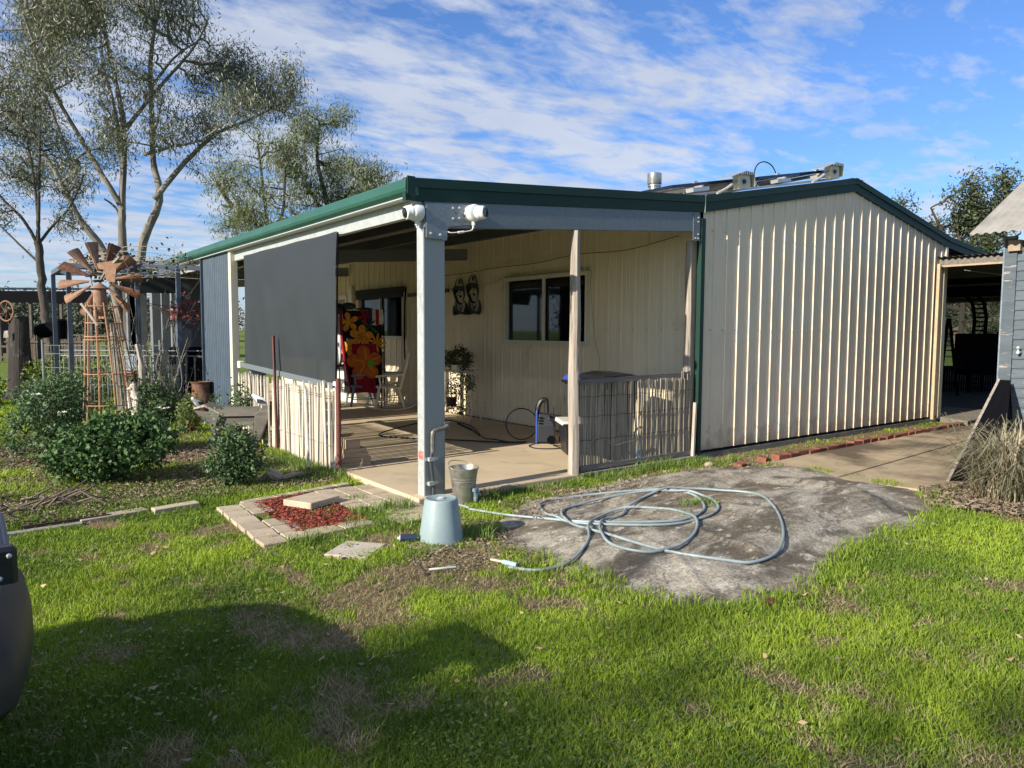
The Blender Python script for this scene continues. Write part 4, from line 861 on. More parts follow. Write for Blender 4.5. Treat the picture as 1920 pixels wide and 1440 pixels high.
# buckets, pot
bk = root('tin_bucket', 'dented galvanised tin bucket with a wire handle beside the steel post', 'bucket', (.27, -.22, 0), 15)
MB().lathe([(.0, .01), (.092, .0), (.095, .01), (.118, .20), (.122, .203), (.118, .208), (.121, .225), (.125, .228), (.121, .233), (.137, .318), (.142, .322), (.142, .330), (.135, .330), (.115, .20), (.09, .02), (.0, .02)], 32, cap=False).build('pail', TIN, bk, smooth=True)
MB().lathe([(.0, .235), (.119, .232)], 24, cap=False).build('soil', mat('brown_sand', (.30, .20, .15), (.22, .15, .11), 30, .9), bk)
MB().tube([(.142*math.cos(a), .142*math.sin(a), .325+.035*math.sin(a*.5)*0+.05*max(0, math.sin(a))) for a in np.linspace(0, math.pi, 16)], .0045, 6).build('handle', WIRE, bk)
MB().tube([(-.0, -.15, .03), (.0, -.15, .13)], .02, 8).tube([(0, -.15, .10), (.06, -.155, .08)], .014, 8).cbox(-.03, .03, -.17, -.13, .12, .15, .005).build('hose_tap', mat('chrome_blue_fitting', (.45, .5, .55), (.08, .2, .35), 40, .3, .5), bk)
ut = root('upturned_pot', 'pale blue plastic tub turned upside down on a paver by the post', 'pot', (-.56, -1.18, .012))
MB().lathe([(.165, .0), (.170, .004), (.168, .012), (.128, .30), (.122, .318), (.112, .322), (.105, .318), (.04, .316), (.035, .321), (.0, .321)], 40).build('tub', POT, ut, smooth=True)
MB().lathe([(.0, .322), (.026, .323), (.024, .326), (.0, .326)], 18).build('cap', mat('cream_cap', (.6, .6, .52), None), ut)
hf = root('hose_fitting', 'dark and white hose fitting in the grass left of the upturned pot', 'hose fitting', (-.80, -1.10, .045), 0)
MB().tube([(-.05, .03, 0), (.06, -.03, 0)], .028, 10).build('body', mat('dark_blue_plastic', (.02, .03, .06), None, rough=.4), hf); MB().tube([(-.055, .033, 0), (-.05, .03, 0)], .024, 10).tube([(-.07, .04, 0), (-.05, .03, 0)], .010, 8).build('nozzle', WHITE, hf)
tag(MB().tube(spline([(-1.02, -1.78, .03), (-.95, -1.82, .035), (-.85, -1.84, .03)]), .008, 6).build('white_stick', mat('bleached_stick', (.6, .57, .5), None)), 'short bleached white stick lying on bare soil below the pot', 'stick')

# hose
HP = [(0.14, -0.51), (0.25, -0.85), (0.38, -1.2), (0.49, -1.61), (0.81, -1.94), (1.1, -2.13), (1.48, -2.03), (1.75, -1.7), (1.6, -1.33), (1.16, -0.94), (0.88, -0.82), (0.64, -0.9), (0.46, -1.17), (0.41, -1.51), (0.56, -1.78), (0.92, -2.12), (1.25, -2.22), (1.54, -2.12), (1.74, -1.86), (1.68, -1.58), (1.47, -1.32), (1.07, -1.18), (0.7, -1.18), (0.5, -1.33), (0.4, -1.61), (0.4, -2.06), (0.42, -2.55), (0.57, -2.89), (0.75, -3.01), (1.07, -2.98), (1.5, -2.77), (1.92, -2.4), (2.13, -2.05), (2.07, -1.75), (1.81, -1.53), (1.49, -1.43), (1.1, -1.54), (0.89, -1.69), (0.64, -1.72), (0.42, -1.9), (0.25, -2.2), (0.27, -2.49), (0.53, -2.56), (0.89, -2.42), (1.18, -2.17), (1.24, -1.84), (1.01, -1.57), (0.71, -1.56), (0.45, -1.74), (0.19, -1.99), (-0.09, -2.16), (-0.3, -2.2), (-0.43, -2.15), (-0.52, -2.0)]
rk_ = random.Random(4); hp = spline([(x+rk_.uniform(-.022, .022), y+rk_.uniform(-.022, .022), 0) for x, y in HP], 8); hz = np.maximum(zmound(np.array([p.x for p in hp]), np.array([p.y for p in hp])), 0.0)
# smooth the bed height along the hose and lift where loops cross
hz = np.convolve(np.pad(hz, 6, 'edge'), np.ones(13)/13, 'valid'); XY = np.array([(p.x, p.y) for p in hp]); lift = np.zeros(len(hp))
for i in range(len(hp)):
    for j in range(0, i-20):
        if abs(XY[i, 0]-XY[j, 0])+abs(XY[i, 1]-XY[j, 1]) < .03: lift[i] = max(lift[i], .018)
lift = np.convolve(np.pad(lift, 4, 'edge'), np.array([.1, .3, .6, .9, 1, .9, .6, .3, .1])/1.6, 'valid')
hr = root('garden_hose', 'faded blue garden hose lying in loose loops on the concrete pad', 'hose', (0, 0, 0))
MB().tube([(p.x, p.y, hz[i]+lift[i]+.016) for i, p in enumerate(hp)], .0105, 8).build('tube', HOSE, hr, smooth=True)
MB().tube([(-.50, -2.05, .03), (-.54, -1.95, .035)], .017, 10).build('connector', mat('pale_blue_fitting', (.30, .48, .58), None, rough=.35), hr); MB().tube([(-.535, -1.96, .035), (-.575, -1.86, .035)], .013, 10).build('tip', mat('brass', (.4, .33, .2), None, rough=.4, metal=.5), hr)
MB().tube(spline([(.06, -.03, .03), (.09, -.18, .03), (.12, -.38, .025), (.14, -.51, .02)]), .0105, 8).build('tube_end', HOSE, hr)

# pressure washer
pw = root('pressure_washer', 'blue and dark grey pressure washer standing by the verandah wall', 'pressure washer', (2.98, 1.84, .05), -36.9)
m = MB(); m.loft([[(-.13, -.10, .02), (.12, -.10, .02), (.12, .12, .02), (-.13, .12, .02)], [(-.13, -.12, .25), (.10, -.12, .25), (.10, .12, .25), (-.13, .12, .25)], [(-.11, -.10, .42), (.03, -.10, .40), (.03, .10, .40), (-.11, .10, .42)]])
m.build('body', GREYP, pw, bev=.015)
MB().box(-.155, -.128, -.105, .10, .0, .46).build('side_panel', BLUEP, pw, bev=.01)
hb = MB(); hb.tube(spline([(-.13, -.0, .38), (-.12, 0, .50), (-.08, 0, .585), (-.02, 0, .60), (.0, 0, .54), (.0, 0, .42)]), .036, 8); hb.build('handle', BLACK, pw, smooth=True)
for z in (.28, .32, .36): MB().box(-.12, -.06, -.128, -.12, z, z+.015).build('vent', BLACK_M, pw)
MB().tube([(.03, 0, .38), (.20, -.02, .36)], .03, 8).tube([(.08, 0, .38), (.09, 0, .50)], .014, 8).tube([(.18, -.02, .38), (.20, -.02, .30)], .02, 8).build('gun_holder', BLACK, pw)
MB().box(.02, .12, -.11, .11, .23, .36).build('motor_cover', BLACK, pw, bev=.01)
for s in (-.11, .11): MB().lathe([(.0, 0), (.06, 0), (.06, .03), (0, .03)], 16).build('wheel', BLACK_M, pw, loc=(.06, s+.015, .06), rot=(R(90), 0, 0))
ph = MB(); ph.tube(spline([(2.70, 1.98, .07), (2.45, 2.15, .07), (2.15, 2.6, .065), (1.65, 3.2, .065), (1.38, 3.75, .065), (1.9, 4.1, .10), (2.5, 3.9, .20), (2.75, 3.4, .14), (2.5, 2.7, .07), (2.40, 2.28, .10), (2.55, 2.1, .07), (2.75, 2.0, .07)]), .010, 6)
ph.tube([(2.62, 3.55, .17), (2.66, 3.2, .10), (2.55, 2.85, .08)], .018, 7)
lp_ = [Vector((2.82, 2.20, .29))+Vector((.80*.22*math.cos(a), -.60*.22*math.cos(a), .22*math.sin(a))) for a in np.linspace(-1.4, 5.2, 30)]
ph.tube(lp_, .009, 6)
ph.tube(spline([(2.85, 1.88, .06), (2.6, 1.75, .06), (2.55, 1.5, .06), (2.8, 1.35, .06), (2.9, 1.6, .06), (3.0, 1.4, .06), (3.1, 1.55, .06)]), .007, 6)
tag(ph.build('pressure_hose', BLACK), 'black pressure hose and lead looped on the verandah floor', 'hose')
# storage tub, bins behind the reed screen
tb = root('storage_tub', 'black storage tub with a white lid beside the weathered post', 'tub', (2.78, 1.02, .05), -30)
MB().loft([[(-.15, -.2, 0), (.2, -.2, 0), (.2, .2, 0), (-.15, .2, 0)], [(-.19, -.24, .40), (.24, -.24, .40), (.24, .24, .40), (-.19, .24, .40)]]).build('tub', BLACK, tb, bev=.012)
MB().cbox(-.22, .26, -.26, .26, .40, .43, .01).build('lid', WHITE_DIRTY, tb); MB().box(-.225, -.21, -.25, .25, .385, .40).build('rim', WHITE_DIRTY, tb)
def bin_(label, loc, rz, mb, ml, h=.95, w=.27):
    r_ = root('wheelie_bin', label, 'bin', loc, rz)
    MB().loft([[(-w*.8, -w*.8, .05), (w*.8, -w*.8, .05), (w*.8, w*.9, .05), (-w*.8, w*.9, .05)], [(-w, -w, h), (w, -w, h), (w, w*1.2, h), (-w, w*1.2, h)]]).build('body', mb, r_, bev=.015)
    MB().loft([[(-w*1.06, -w*1.1, h), (w*1.06, -w*1.1, h), (w*1.06, w*1.35, h), (-w*1.06, w*1.35, h)], [(-w*1.0, -w*1.0, h+.05), (w*1.0, -w*1.0, h+.05), (w*1.0, w*1.1, h+.06), (-w*1.0, w*1.1, h+.06)], [(-w*.5, -w*.4, h+.085), (w*.5, -w*.4, h+.075), (w*.5, w*.6, h+.085), (-w*.5, w*.6, h+.095)]]).build('lid', ml, r_, bev=.01)
    MB().tube([(-w*.8, w*1.42, h-.02), (w*.8, w*1.42, h-.02)], .015, 8).build('handle', BLACK, r_)
    for s in (-1, 1): MB().lathe([(0, 0), (.09, 0), (.09, .04), (0, .04)], 16).build('wheel', BLACK_M, r_, loc=(s*w*.75+.02, w, .09), rot=(0, R(90), 0))
    return r_
bin_('black wheelie bin with a dusty domed lid showing above the reed screen', (2.86, .50, .05), -12, BLACK, BLACK, .97, .25)
bin_('blue wheelie bin squeezed between the black tub and the wall', (3.16, 1.36, .05), 70, GREYP, BLUEP, .90, .15)
wc = root('watering_can', 'blue plastic watering can standing behind the reed screen', 'watering can', (3.12, .25, .05), -20)
CANB = mat('light_blue_plastic', (.05, .17, .42), None, rough=.4)
MB().lathe([(0, 0), (.14, 0), (.15, .02), (.13, .24), (.08, .28), (.0, .28)], 20).build('body', CANB, wc, smooth=True)
MB().tube([(-.10, 0, .06), (-.22, 0, .22), (-.30, 0, .33)], [.035, .02, .018], 8).build('spout', CANB, wc); MB().tube([(-.29, 0, .32), (-.33, 0, .36)], [.02, .05], 10).build('rose', CANB, wc)
MB().tube(spline([(.13, 0, .08), (.20, 0, .18), (.14, 0, .34), (0, 0, .38), (-.08, 0, .28)]), .014, 8).build('handle', CANB, wc)

# plant stand
IRON = mat('white_wrought_iron', (.72, .70, .62), (.6, .57, .48), 12, .5)
ps = root('plant_stand', 'white wrought iron plant table against the verandah wall', 'plant stand', (3.50, 4.82, .05), 0)
for k, y in enumerate((-.42, .42)):
    lg = MB()
    for s in (-1, 1):
        lg.tube(spline([(.0+s*.055, y, .84), (.0+s*.06, y, .4), (s*.075+.01, y+(.02 if y > 0 else -.02), .18), (s*.13-.05, y+(.10 if y < 0 else -.10)*-1, .0)]), .009, 6)
    for q in range(9):
        z = .18+q*.075; lg.tube([(-.055, y, z), (.055, y, z+.07)], .005, 5); lg.tube([(.055, y, z), (-.055, y, z+.07)], .005, 5)
    lg.build('leg', IRON, ps)
MB().box(-.14, .14, -.47, .47, .845, .86).build('top', IRON, ps, bev=.004); MB().tube([(-.14, -.47, .83), (.14, -.47, .83), (.14, .47, .83), (-.14, .47, .83), (-.14, -.47, .83)], .008, 6).build('rim', IRON, ps)
MB().tube([(0, -.44, .2), (0, .44, .2)], .008, 6).tube([(0, -.44, .82), (0, .44, .82)], .008, 6).build('stretcher', IRON, ps)
# ------------------------------------------------------------------ foliage
def leaf_cloud(name, C, per, spread, size, m, parent=None, aspect=.45, droop=0.0, seed=1, flat=1.0, kind=None, fold=True):
    """C (n,3) cluster centres; `per` leaves each; rhombus leaves, optional droop"""
    r = np.random.default_rng(seed); C = np.asarray(C, float); n = len(C)*per
    c = np.repeat(C, per, 0)+r.normal(size=(n, 3))*np.array([spread, spread, spread*flat])
    d = r.normal(size=(n, 3)); d[:, 2] -= droop*1.5; d /= np.linalg.norm(d, axis=1)[:, None]
    a = r.normal(size=(n, 3)); a -= (a*d).sum(1)[:, None]*d; a /= np.linalg.norm(a, axis=1)[:, None]
    s = size*(.6+.7*r.random(n))[:, None]; w = s*aspect*.5; nn = np.cross(d, a)
    V = np.stack([c, c+d*s*.45+a*w+nn*w*.25, c+d*s, c+d*s*.45-a*w+nn*w*.25], 1)
    cr = np.repeat(r.random(len(C)), per); rn = np.clip(.5*cr+.5*r.random(n), 0, 1)
    base = np.arange(n)[:, None]*4
    F = np.concatenate([base+np.array([[0, 1, 2]]), base+np.array([[0, 2, 3]])]) if fold else base+np.array([[0, 1, 2, 3]])
    kw = {} if kind is None else {'kind': kind}
    return npmesh(name, V.reshape(-1, 3), F, m, parent, rnd=np.repeat(rn, 4), **kw)
ROSE = mat('rose_leaf', (.045, .09, .035), (.12, .19, .08), attr=True, rough=.5, trans=.15, spec=.3)
BUSH = mat('broad_dark_leaf', (.04, .09, .03), (.11, .19, .06), attr=True, rough=.55, trans=.15, spec=.3)
STEM = mat('thorny_stem', (.10, .07, .045), (.06, .07, .03), 9, .85)
GUM = mat('gum_leaf', (.11, .13, .085), (.22, .225, .155), attr=True, rough=.45, trans=.25, spec=.5)
GUM2 = mat('small_gum_leaf', (.08, .10, .07), (.15, .16, .11), attr=True, rough=.5, trans=.15)
PEPPER = mat('feathery_leaf', (.13, .165, .085), (.24, .265, .145), attr=True, rough=.6, trans=.3)
DARKGUM = mat('dark_gum_leaf', (.045, .06, .028), (.09, .11, .05), attr=True, rough=.55, trans=.15)
BARK = mat('smooth_gum_bark', (.25, .225, .19), (.13, .115, .095), 2.5, .85, bump=.3, bscale=14, st=(1, 1, .25), c3=(.10, .08, .065), s3=1.2, lo3=.52, hi3=.66, st3=(1, 1, .35))
BARKD = mat('dark_rough_bark', (.085, .07, .055), (.05, .04, .033), 6, .95, bump=.6, bscale=18, st=(1, 1, .3))
def ellip(r, c, rad, n, shell=.35):
    d = r.normal(size=(n, 3)); d /= np.linalg.norm(d, axis=1)[:, None]; q = (shell+(1-shell)*r.random(n)**.6)[:, None]
    return np.array(c)+d*q*np.array(rad)
def shrub(label, loc, blobs, n, size, m, seed=1, cat='bush', name='rose_bush', aspect=.6, per=7, spread=.05, flowers=None, group=None, stems=12):
    rt = root(name, label, cat, loc, 0, group); r = np.random.default_rng(seed); tot = sum(b[1][0]*b[1][2] for b in blobs); C = []
    for c, rad in blobs: C.append(ellip(r, c, rad, max(6, int(n*rad[0]*rad[2]/tot)), .45))
    C = np.concatenate(C); C = C[C[:, 2] > .03]
    # uneven outline and gaps
    g = fbm(C[:, 0]*1.0+seed, C[:, 1]+C[:, 2]*1.3, 5.0, 2); C = C[g > .36]
    sh_ = C[r.integers(0, len(C), 26)]; C = np.concatenate([C]+[sh_*np.array([1.12+.1*q, 1.12+.1*q, 1.05+.12*q]) for q in (0, .6, 1.3)])
    leaf_cloud('foliage', C, per, spread, size, m, rt, aspect=aspect, seed=seed)
    sm = MB(); rs_ = random.Random(seed)
    for i in range(stems):
        q = C[rs_.randrange(len(C))]; b0 = Vector((rs_.uniform(-.08, .08), rs_.uniform(-.08, .08), 0)); mid = b0.lerp(Vector(q), .5)+Vector((rs_.uniform(-.05, .05), rs_.uniform(-.05, .05), .06)); sm.tube([b0, mid, Vector(q)*1.04], [.011, .007, .003], 5)
    sm.build('stems', STEM, rt)
    if flowers:
        fm, pts = flowers
        f = MB()
        for p in pts:
            for k in range(9):
                a = k*2.4; q = .012+.003*k; f.add([(p[0], p[1], p[2]), (p[0]+q*math.cos(a)*1.5-.01, p[1]+q*math.sin(a), p[2]+.02), (p[0]+q*math.cos(a)*2, p[1]+q*math.sin(a)*2, p[2]+.012), (p[0]+q*math.cos(a+.6)*1.6, p[1]+q*math.sin(a+.6)*1.6, p[2]+.03)], [(0, 1, 2, 3)])
        f.build('flower', fm, rt)
    return rt
shrub('broad leaved dark green bush, largest of the front garden bed', (-2.25, 2.62, 0), [((0, 0, .36), (.42, .34, .30)), ((.30, -.22, .42), (.30, .28, .24)), ((-.28, .12, .28), (.26, .26, .22)), ((.1, 0, .55), (.28, .25, .16))], 1250, .050, BUSH, 3, name='broad_leaf_bush', per=8, aspect=.8)
shrub('rounded rose bush before the picket fence below the wooden trough', (-1.30, 1.72, 0), [((0, 0, .34), (.24, .22, .28)), ((-.08, 0, .52), (.17, .17, .20)), ((.12, -.05, .30), (.18, .18, .22))], 620, .038, ROSE, 4, per=9)
YF = mat('yellow_rose', (.75, .42, .10), None, rough=.6); WF = mat('white_rose', (.75, .72, .66), None, rough=.6); RF = mat('dark_red_rose', (.18, .012, .02), None, rough=.6); OF = mat('orange_rose', (.7, .16, .04), None, rough=.6)
shrub('tall loose rose bush at the left end of the garden bed', (-2.62, 4.5, 0), [((-.05, 0, .55), (.32, .3, .44)), ((.16, -.1, .68), (.22, .2, .34)), ((-.25, .1, .35), (.24, .3, .3)), ((.05, -.2, .25), (.32, .3, .22))], 950, .045, ROSE, 5, per=7, stems=26, flowers=(WF, [(-.15, -.3, .82), (.1, -.35, .6)]))
shrub('dark rose bush behind the broad leaved bush beneath the windmill ornament', (-1.85, 4.5, 0), [((0, 0, .22), (.42, .3, .22)), ((.3, 0, .24), (.3, .3, .22))], 500, .045, ROSE, 6, per=7, stems=16, flowers=(YF, [(-.15, -.30, .42), (-.10, -.3, .43)]))
shrub('dark rose bush at the left foot of the windmill ornament', (-2.15, 8.1, 0), [((0, 0, .45), (.36, .3, .42)), ((-.3, 0, .40), (.3, .3, .34))], 800, .05, ROSE, 7, per=7, stems=14, flowers=(OF, [(.35, -.3, .35)]))
shrub('rose bush to the right of the windmill ornament by the milk can', (-.98, 7.25, 0), [((0, 0, .36), (.32, .3, .34)), ((.25, .1, .30), (.24, .3, .26))], 700, .045, ROSE, 8, per=7, stems=14, flowers=(WF, [(.02, -.35, .32), (.08, -.36, .30), (.15, -.36, .31)]))
shrub('pale green leafy shrub growing in front of the milk can', (-.72, 5.9, 0), [((0, 0, .28), (.16, .16, .26))], 130, .055, mat('pale_shrub_leaf', (.10, .15, .04), (.17, .20, .06), attr=True, rough=.6, trans=.3), 9, name='leafy_shrub', per=6, stems=10, flowers=(RF, [(-.05, -.2, .12), (.0, -.2, .10)]))
shrub('sparse spindly rose bush behind the wooden trough', (-.38, 4.75, 0), [((0, 0, .5), (.28, .16, .2))], 80, .05, ROSE, 10, per=4, stems=14)
shrub('low grey green shrub beside the dark stump', (-2.2, 10.5, 0), [((0, 0, .35), (.5, .4, .35)), ((.6, 0, .3), (.5, .4, .3))], 500, .06, mat('grey_green_leaf', (.10, .14, .06), (.16, .20, .08), attr=True, rough=.6, trans=.2), 11, name='shrub', per=7)
shrub('bright yellow green shrub growing behind the pergola posts', (-1.6, 13.5, 0), [((0, 0, .5), (.9, .5, .5)), ((1.2, .4, .45), (.8, .5, .45))], 700, .08, mat('lime_leaf', (.16, .22, .05), (.24, .28, .08), attr=True, rough=.6, trans=.3), 12, name='shrub', per=7)
shrub('dark green shrub at the far end of the pergola', (.0, 9.6, 0), [((-.3, 0, .4), (.6, .4, .42)), ((.2, 0, .3), (.4, .3, .3))], 700, .05, ROSE, 13, per=7)
shrub('low dark shrub left of the old stump', (-3.3, 12.6, 0), [((0, 0, .3), (.6, .5, .35))], 400, .06, ROSE, 15, per=7)
# trailing plant on the stand
tpn = root('trailing_plant', 'bushy dark green plant trailing down from the white iron stand', 'plant', (3.46, 4.78, .91))
r = np.random.default_rng(3); C = np.concatenate([ellip(r, (0, .05, .20), (.16, .42, .20), 260, .4), np.stack([r.normal(0, .06, 150)-.08, r.uniform(-.28, .18, 150), -r.random(150)**.8*.75], -1), np.stack([r.normal(0, .05, 40)-.06, r.uniform(-.42, -.25, 40), -r.random(40)*.3], -1)])
leaf_cloud('foliage', C, 7, .03, .045, mat('house_plant_leaf', (.035, .06, .018), (.09, .10, .035), attr=True, rough=.5, trans=.2), tpn, seed=4, droop=.5)
MB().lathe([(0, 0), (.11, 0), (.14, .14), (.12, .14), (.11, .1), (0, .1)], 18).build('pot', CREAM_TRIM, tpn, loc=(0, .05, -.045))
tag(MB().lathe([(0, 0), (.08, 0), (.10, .16), (0, .16)], 16).build('flower_pot', mat('purple_pot', (.12, .01, .05), None), loc=(3.45, 5.05, .26)), 'small purple pot on the lower bar of the white plant stand', 'pot')

# dead grass clump near the shed
def arching(name, label, loc, n, hgt, spread, m, seed, wd=.012):
    r = np.random.default_rng(seed); Vs = []; Fs = []; rn = []; o = 0
    for i in range(n):
        a = r.random()*6.283; L = hgt*(.5+.7*r.random()); sp = spread*(.3+.9*r.random()); b = r.normal(0, .12, 2); w = wd*(.5+r.random()*.8); px, py = -math.sin(a)*w/2, math.cos(a)*w/2; K = 6; q = r.random()
        kink = r.random() < .2
        for k in range(K+1):
            t = k/K; x = b[0]+math.cos(a)*sp*t**1.4; y = b[1]+math.sin(a)*sp*t**1.4; z = L*(1.9*t-(1.25+.35*q)*t*t) if not kink else L*min(t*1.4, .9-(t-.6)*.8)
            ww = (1-t**2*.9); Vs += [(x-px*ww, y-py*ww, max(z, .01)), (x+px*ww, y+py*ww, max(z, .01))]; rn += [q, q]
        for k in range(K): Fs.append((o+2*k, o+2*k+1, o+2*k+3, o+2*k+2))
        o += 2*(K+1)
    g = npmesh(name, np.array(Vs), np.array(Fs), m, rnd=np.array(rn)); g.location = loc; tag(g, label, 'grass clump'); return g
STRAW = mat('dead_grass_straw', (.42, .35, .24), (.11, .12, .055), attr=True, rough=.7, trans=.2)
arching('grass_clump', 'large dead arching grass clump at the foot of the timber shed', (4.55, -3.25, 0), 1000, .8, 1.05, STRAW, 3)
arching('grass_clump', 'smaller dead grass clump behind, against the timber shed wall', (5.9, -3.0, 0), 420, .7, .8, STRAW, 4)
arching('grass_clump', 'small tuft of long pale grass rising in the garden bed near the stump', (-1.95, 8.6, 0), 160, .8, .5, STRAW, 6)

# ------------------------------------------------------------------ trees
def tree(label, loc, rz, limbs, blobs, nclus, per, spread, size, leafm, bark, seed=1, aspect=.22, droop=.8, cat='tree', name='gum_tree', trunk_n=1, twig=.012, depth=.8, thin=.40, gap=1.0, group=None):
    """limbs: (points [(x,y,z)], r0, r1); blobs: ((x,y,z), r); branches grow as a spanning tree from limbs to leaf clusters"""
    rt = root(name, label, cat, loc, rz, group); r = np.random.default_rng(seed); rr = random.Random(seed); LP = []; LR = []
    for i, (pts, r0, r1) in enumerate(limbs):
        sp = spline(pts, 7); sp = [p+Vector((rr.uniform(-1, 1), rr.uniform(-1, 1), 0))*r1*.3 for p in sp]; n = len(sp)
        rad = [r0+(r1-r0)*(k/(n-1))**.8 for k in range(n)]
        MB().tube(sp, rad, 9).build('trunk' if i < trunk_n else 'limb', bark, rt, smooth=True)
        LP += [np.array(p) for p in sp[n//4:]]; LR += rad[n//4:]
    LP = np.array(LP); C = []; wt = np.array([b[1] for b in blobs], float)**2; wt = wt/wt.sum()
    for (c, rad), w in zip(blobs, wt): C.append(ellip(r, c, (rad, rad*depth, rad), max(4, int(nclus*w)), .1))
    C = np.concatenate(C); g = .5*fbm(C[:, 0]/gap+seed*3.1, C[:, 2]/gap+C[:, 1]*.7/gap, 1.0, 3)+.5*fbm(C[:, 1]/gap+50, C[:, 2]/gap-C[:, 0]*.5/gap, 1.0, 3); C = C[g > thin]
    n0 = len(LP); P = np.concatenate([LP, C]); n = len(P); par = np.full(n, -1); dist = np.full(n, 1e9); path = np.zeros(n); done = np.zeros(n, bool); done[:n0] = True
    for i in range(n0, n):
        d = np.linalg.norm(LP-P[i], axis=1)+.6*np.maximum(LP[:, 2]-P[i, 2], 0); par[i] = d.argmin(); dist[i] = d.min()
    for _ in range(n-n0):
        m_ = np.where(done, 1e9, dist); i = int(m_.argmin()); done[i] = True; path[i] = path[par[i]]+np.linalg.norm(P[i]-P[par[i]])
        d = np.linalg.norm(P-P[i], axis=1)+.6*np.maximum(P[i, 2]-P[:, 2], 0)+.25*path[i]; upd = (~done) & (d < dist); par[upd] = i; dist[upd] = d[upd]
    cnt = np.ones(n); order = np.argsort(-path[n0:])+n0
    for i in order:
        if par[i] >= n0: cnt[par[i]] += cnt[i]
    tm = MB()
    for i in range(n0, n):
        a = Vector(P[par[i]]); b = Vector(P[i]); L_ = (b-a).length; ra = twig*min(cnt[i], 90)**.42*1.1; rb = twig*max(cnt[i]-1, .4)**.42
        if par[i] < n0: ra = min(ra*1.2, LR[par[i]]*.8)
        mid = a.lerp(b, .5)+Vector((rr.uniform(-1, 1), rr.uniform(-1, 1), rr.uniform(-.3, .8)))*L_*.13; tm.tube([a, mid, b], [ra, (ra+rb)/2, rb], 4 if cnt[i] < 8 else 6, cap=False)
    tm.build('branches', bark, rt, kind='stuff')
    r2 = np.random.default_rng(seed+77); C2 = C+r2.normal(0, spread*.5, C.shape)
    leaf_cloud('crown', C2, per, spread, size, leafm, rt, aspect=aspect, droop=droop, seed=seed, fold=False)
    return rt
EUC_L=[([(-0.11, 0.00, 0.06), (-0.33, 0.00, 2.04), (-0.40, 0.00, 4.68), (-0.37, 0.00, 6.44), (-0.22, 0.00, 9.74), (-0.66, 0.00, 12.61), (-1.10, 0.00, 15.03)], 0.257, 0.048), ([(-0.44, -0.00, 1.16), (-0.88, -0.40, 4.46), (-1.69, -0.80, 6.00), (-2.31, -1.20, 7.76), (-2.97, -1.60, 8.86), (-4.29, -2.00, 10.51)], 0.206, 0.040), ([(0.07, 0.00, 0.28), (0.24, 0.20, 4.68), (0.95, 0.40, 6.88), (0.66, 0.60, 8.86), (0.64, 0.80, 13.05), (1.17, 1.00, 15.69)], 0.232, 0.055), ([(0.95, 0.00, 6.84), (1.98, 0.38, 8.31), (3.19, 0.75, 9.63), (4.51, 1.12, 10.36), (5.83, 1.50, 11.17)], 0.129, 0.032), ([(-2.09, 0.00, 7.32), (-3.19, 0.50, 9.96), (-4.29, 1.00, 12.16)], 0.094, 0.032), ([(-0.33, -0.00, 6.44), (-1.43, -0.67, 8.86), (-2.31, -1.33, 11.06), (-2.75, -2.00, 13.27)], 0.129, 0.032), ([(0.62, -0.00, 8.64), (1.87, -0.33, 8.86), (3.19, -0.67, 9.08), (4.73, -1.00, 9.96)], 0.077, 0.024), ([(-0.22, 0.00, 9.52), (0.77, 0.67, 11.28), (2.09, 1.33, 13.27), (2.53, 2.00, 14.81)], 0.094, 0.032), ([(-0.29, 0.00, 7.98), (-0.88, 0.67, 10.62), (-1.65, 1.33, 12.61), (-2.09, 2.00, 14.81)], 0.094, 0.032), ([(0.66, 0.00, 10.84), (1.87, 0.00, 12.39), (3.19, 0.00, 13.27)], 0.077, 0.024), ([(-0.33, 0.00, 5.56), (-0.59, 0.00, 6.44), (-1.10, 0.00, 6.88)], 0.069, 0.032)]
EUC_B=[((-4.29, -1.32, 11.94), 1.65), ((-5.17, -1.98, 12.61), 1.32), ((-2.75, -0.52, 13.27), 1.87), ((-1.21, -1.73, 14.15), 1.76), ((0.55, -2.17, 14.37), 1.98), ((2.09, -0.49, 14.15), 1.54), ((2.64, 2.09, 12.61), 1.21), ((4.07, 1.50, 11.94), 1.21), ((5.39, 1.33, 11.50), 1.10), ((4.95, -1.39, 10.29), 0.99), ((3.19, 0.18, 9.85), 1.10), ((1.65, -1.12, 11.28), 1.32), ((-0.11, -1.64, 11.28), 1.32), ((-2.09, -1.97, 11.06), 1.32), ((-3.85, -1.43, 9.96), 1.32), ((-4.95, 2.14, 10.62), 1.21), ((-5.17, 1.64, 8.42), 0.99), ((-3.41, 1.53, 8.20), 0.88), ((-1.65, 1.50, 8.86), 0.99), ((0.11, -1.53, 9.30), 1.10), ((1.87, -0.95, 9.30), 0.88), ((6.16, 0.63, 11.94), 0.77), ((-2.97, 1.16, 15.03), 1.76), ((-4.73, 1.77, 14.37), 1.32), ((3.85, 1.90, 12.83), 0.88), ((-0.99, -2.07, 7.76), 0.70), ((2.75, 0.53, 8.42), 0.55), ((6.38, 0.86, 10.84), 0.48)]
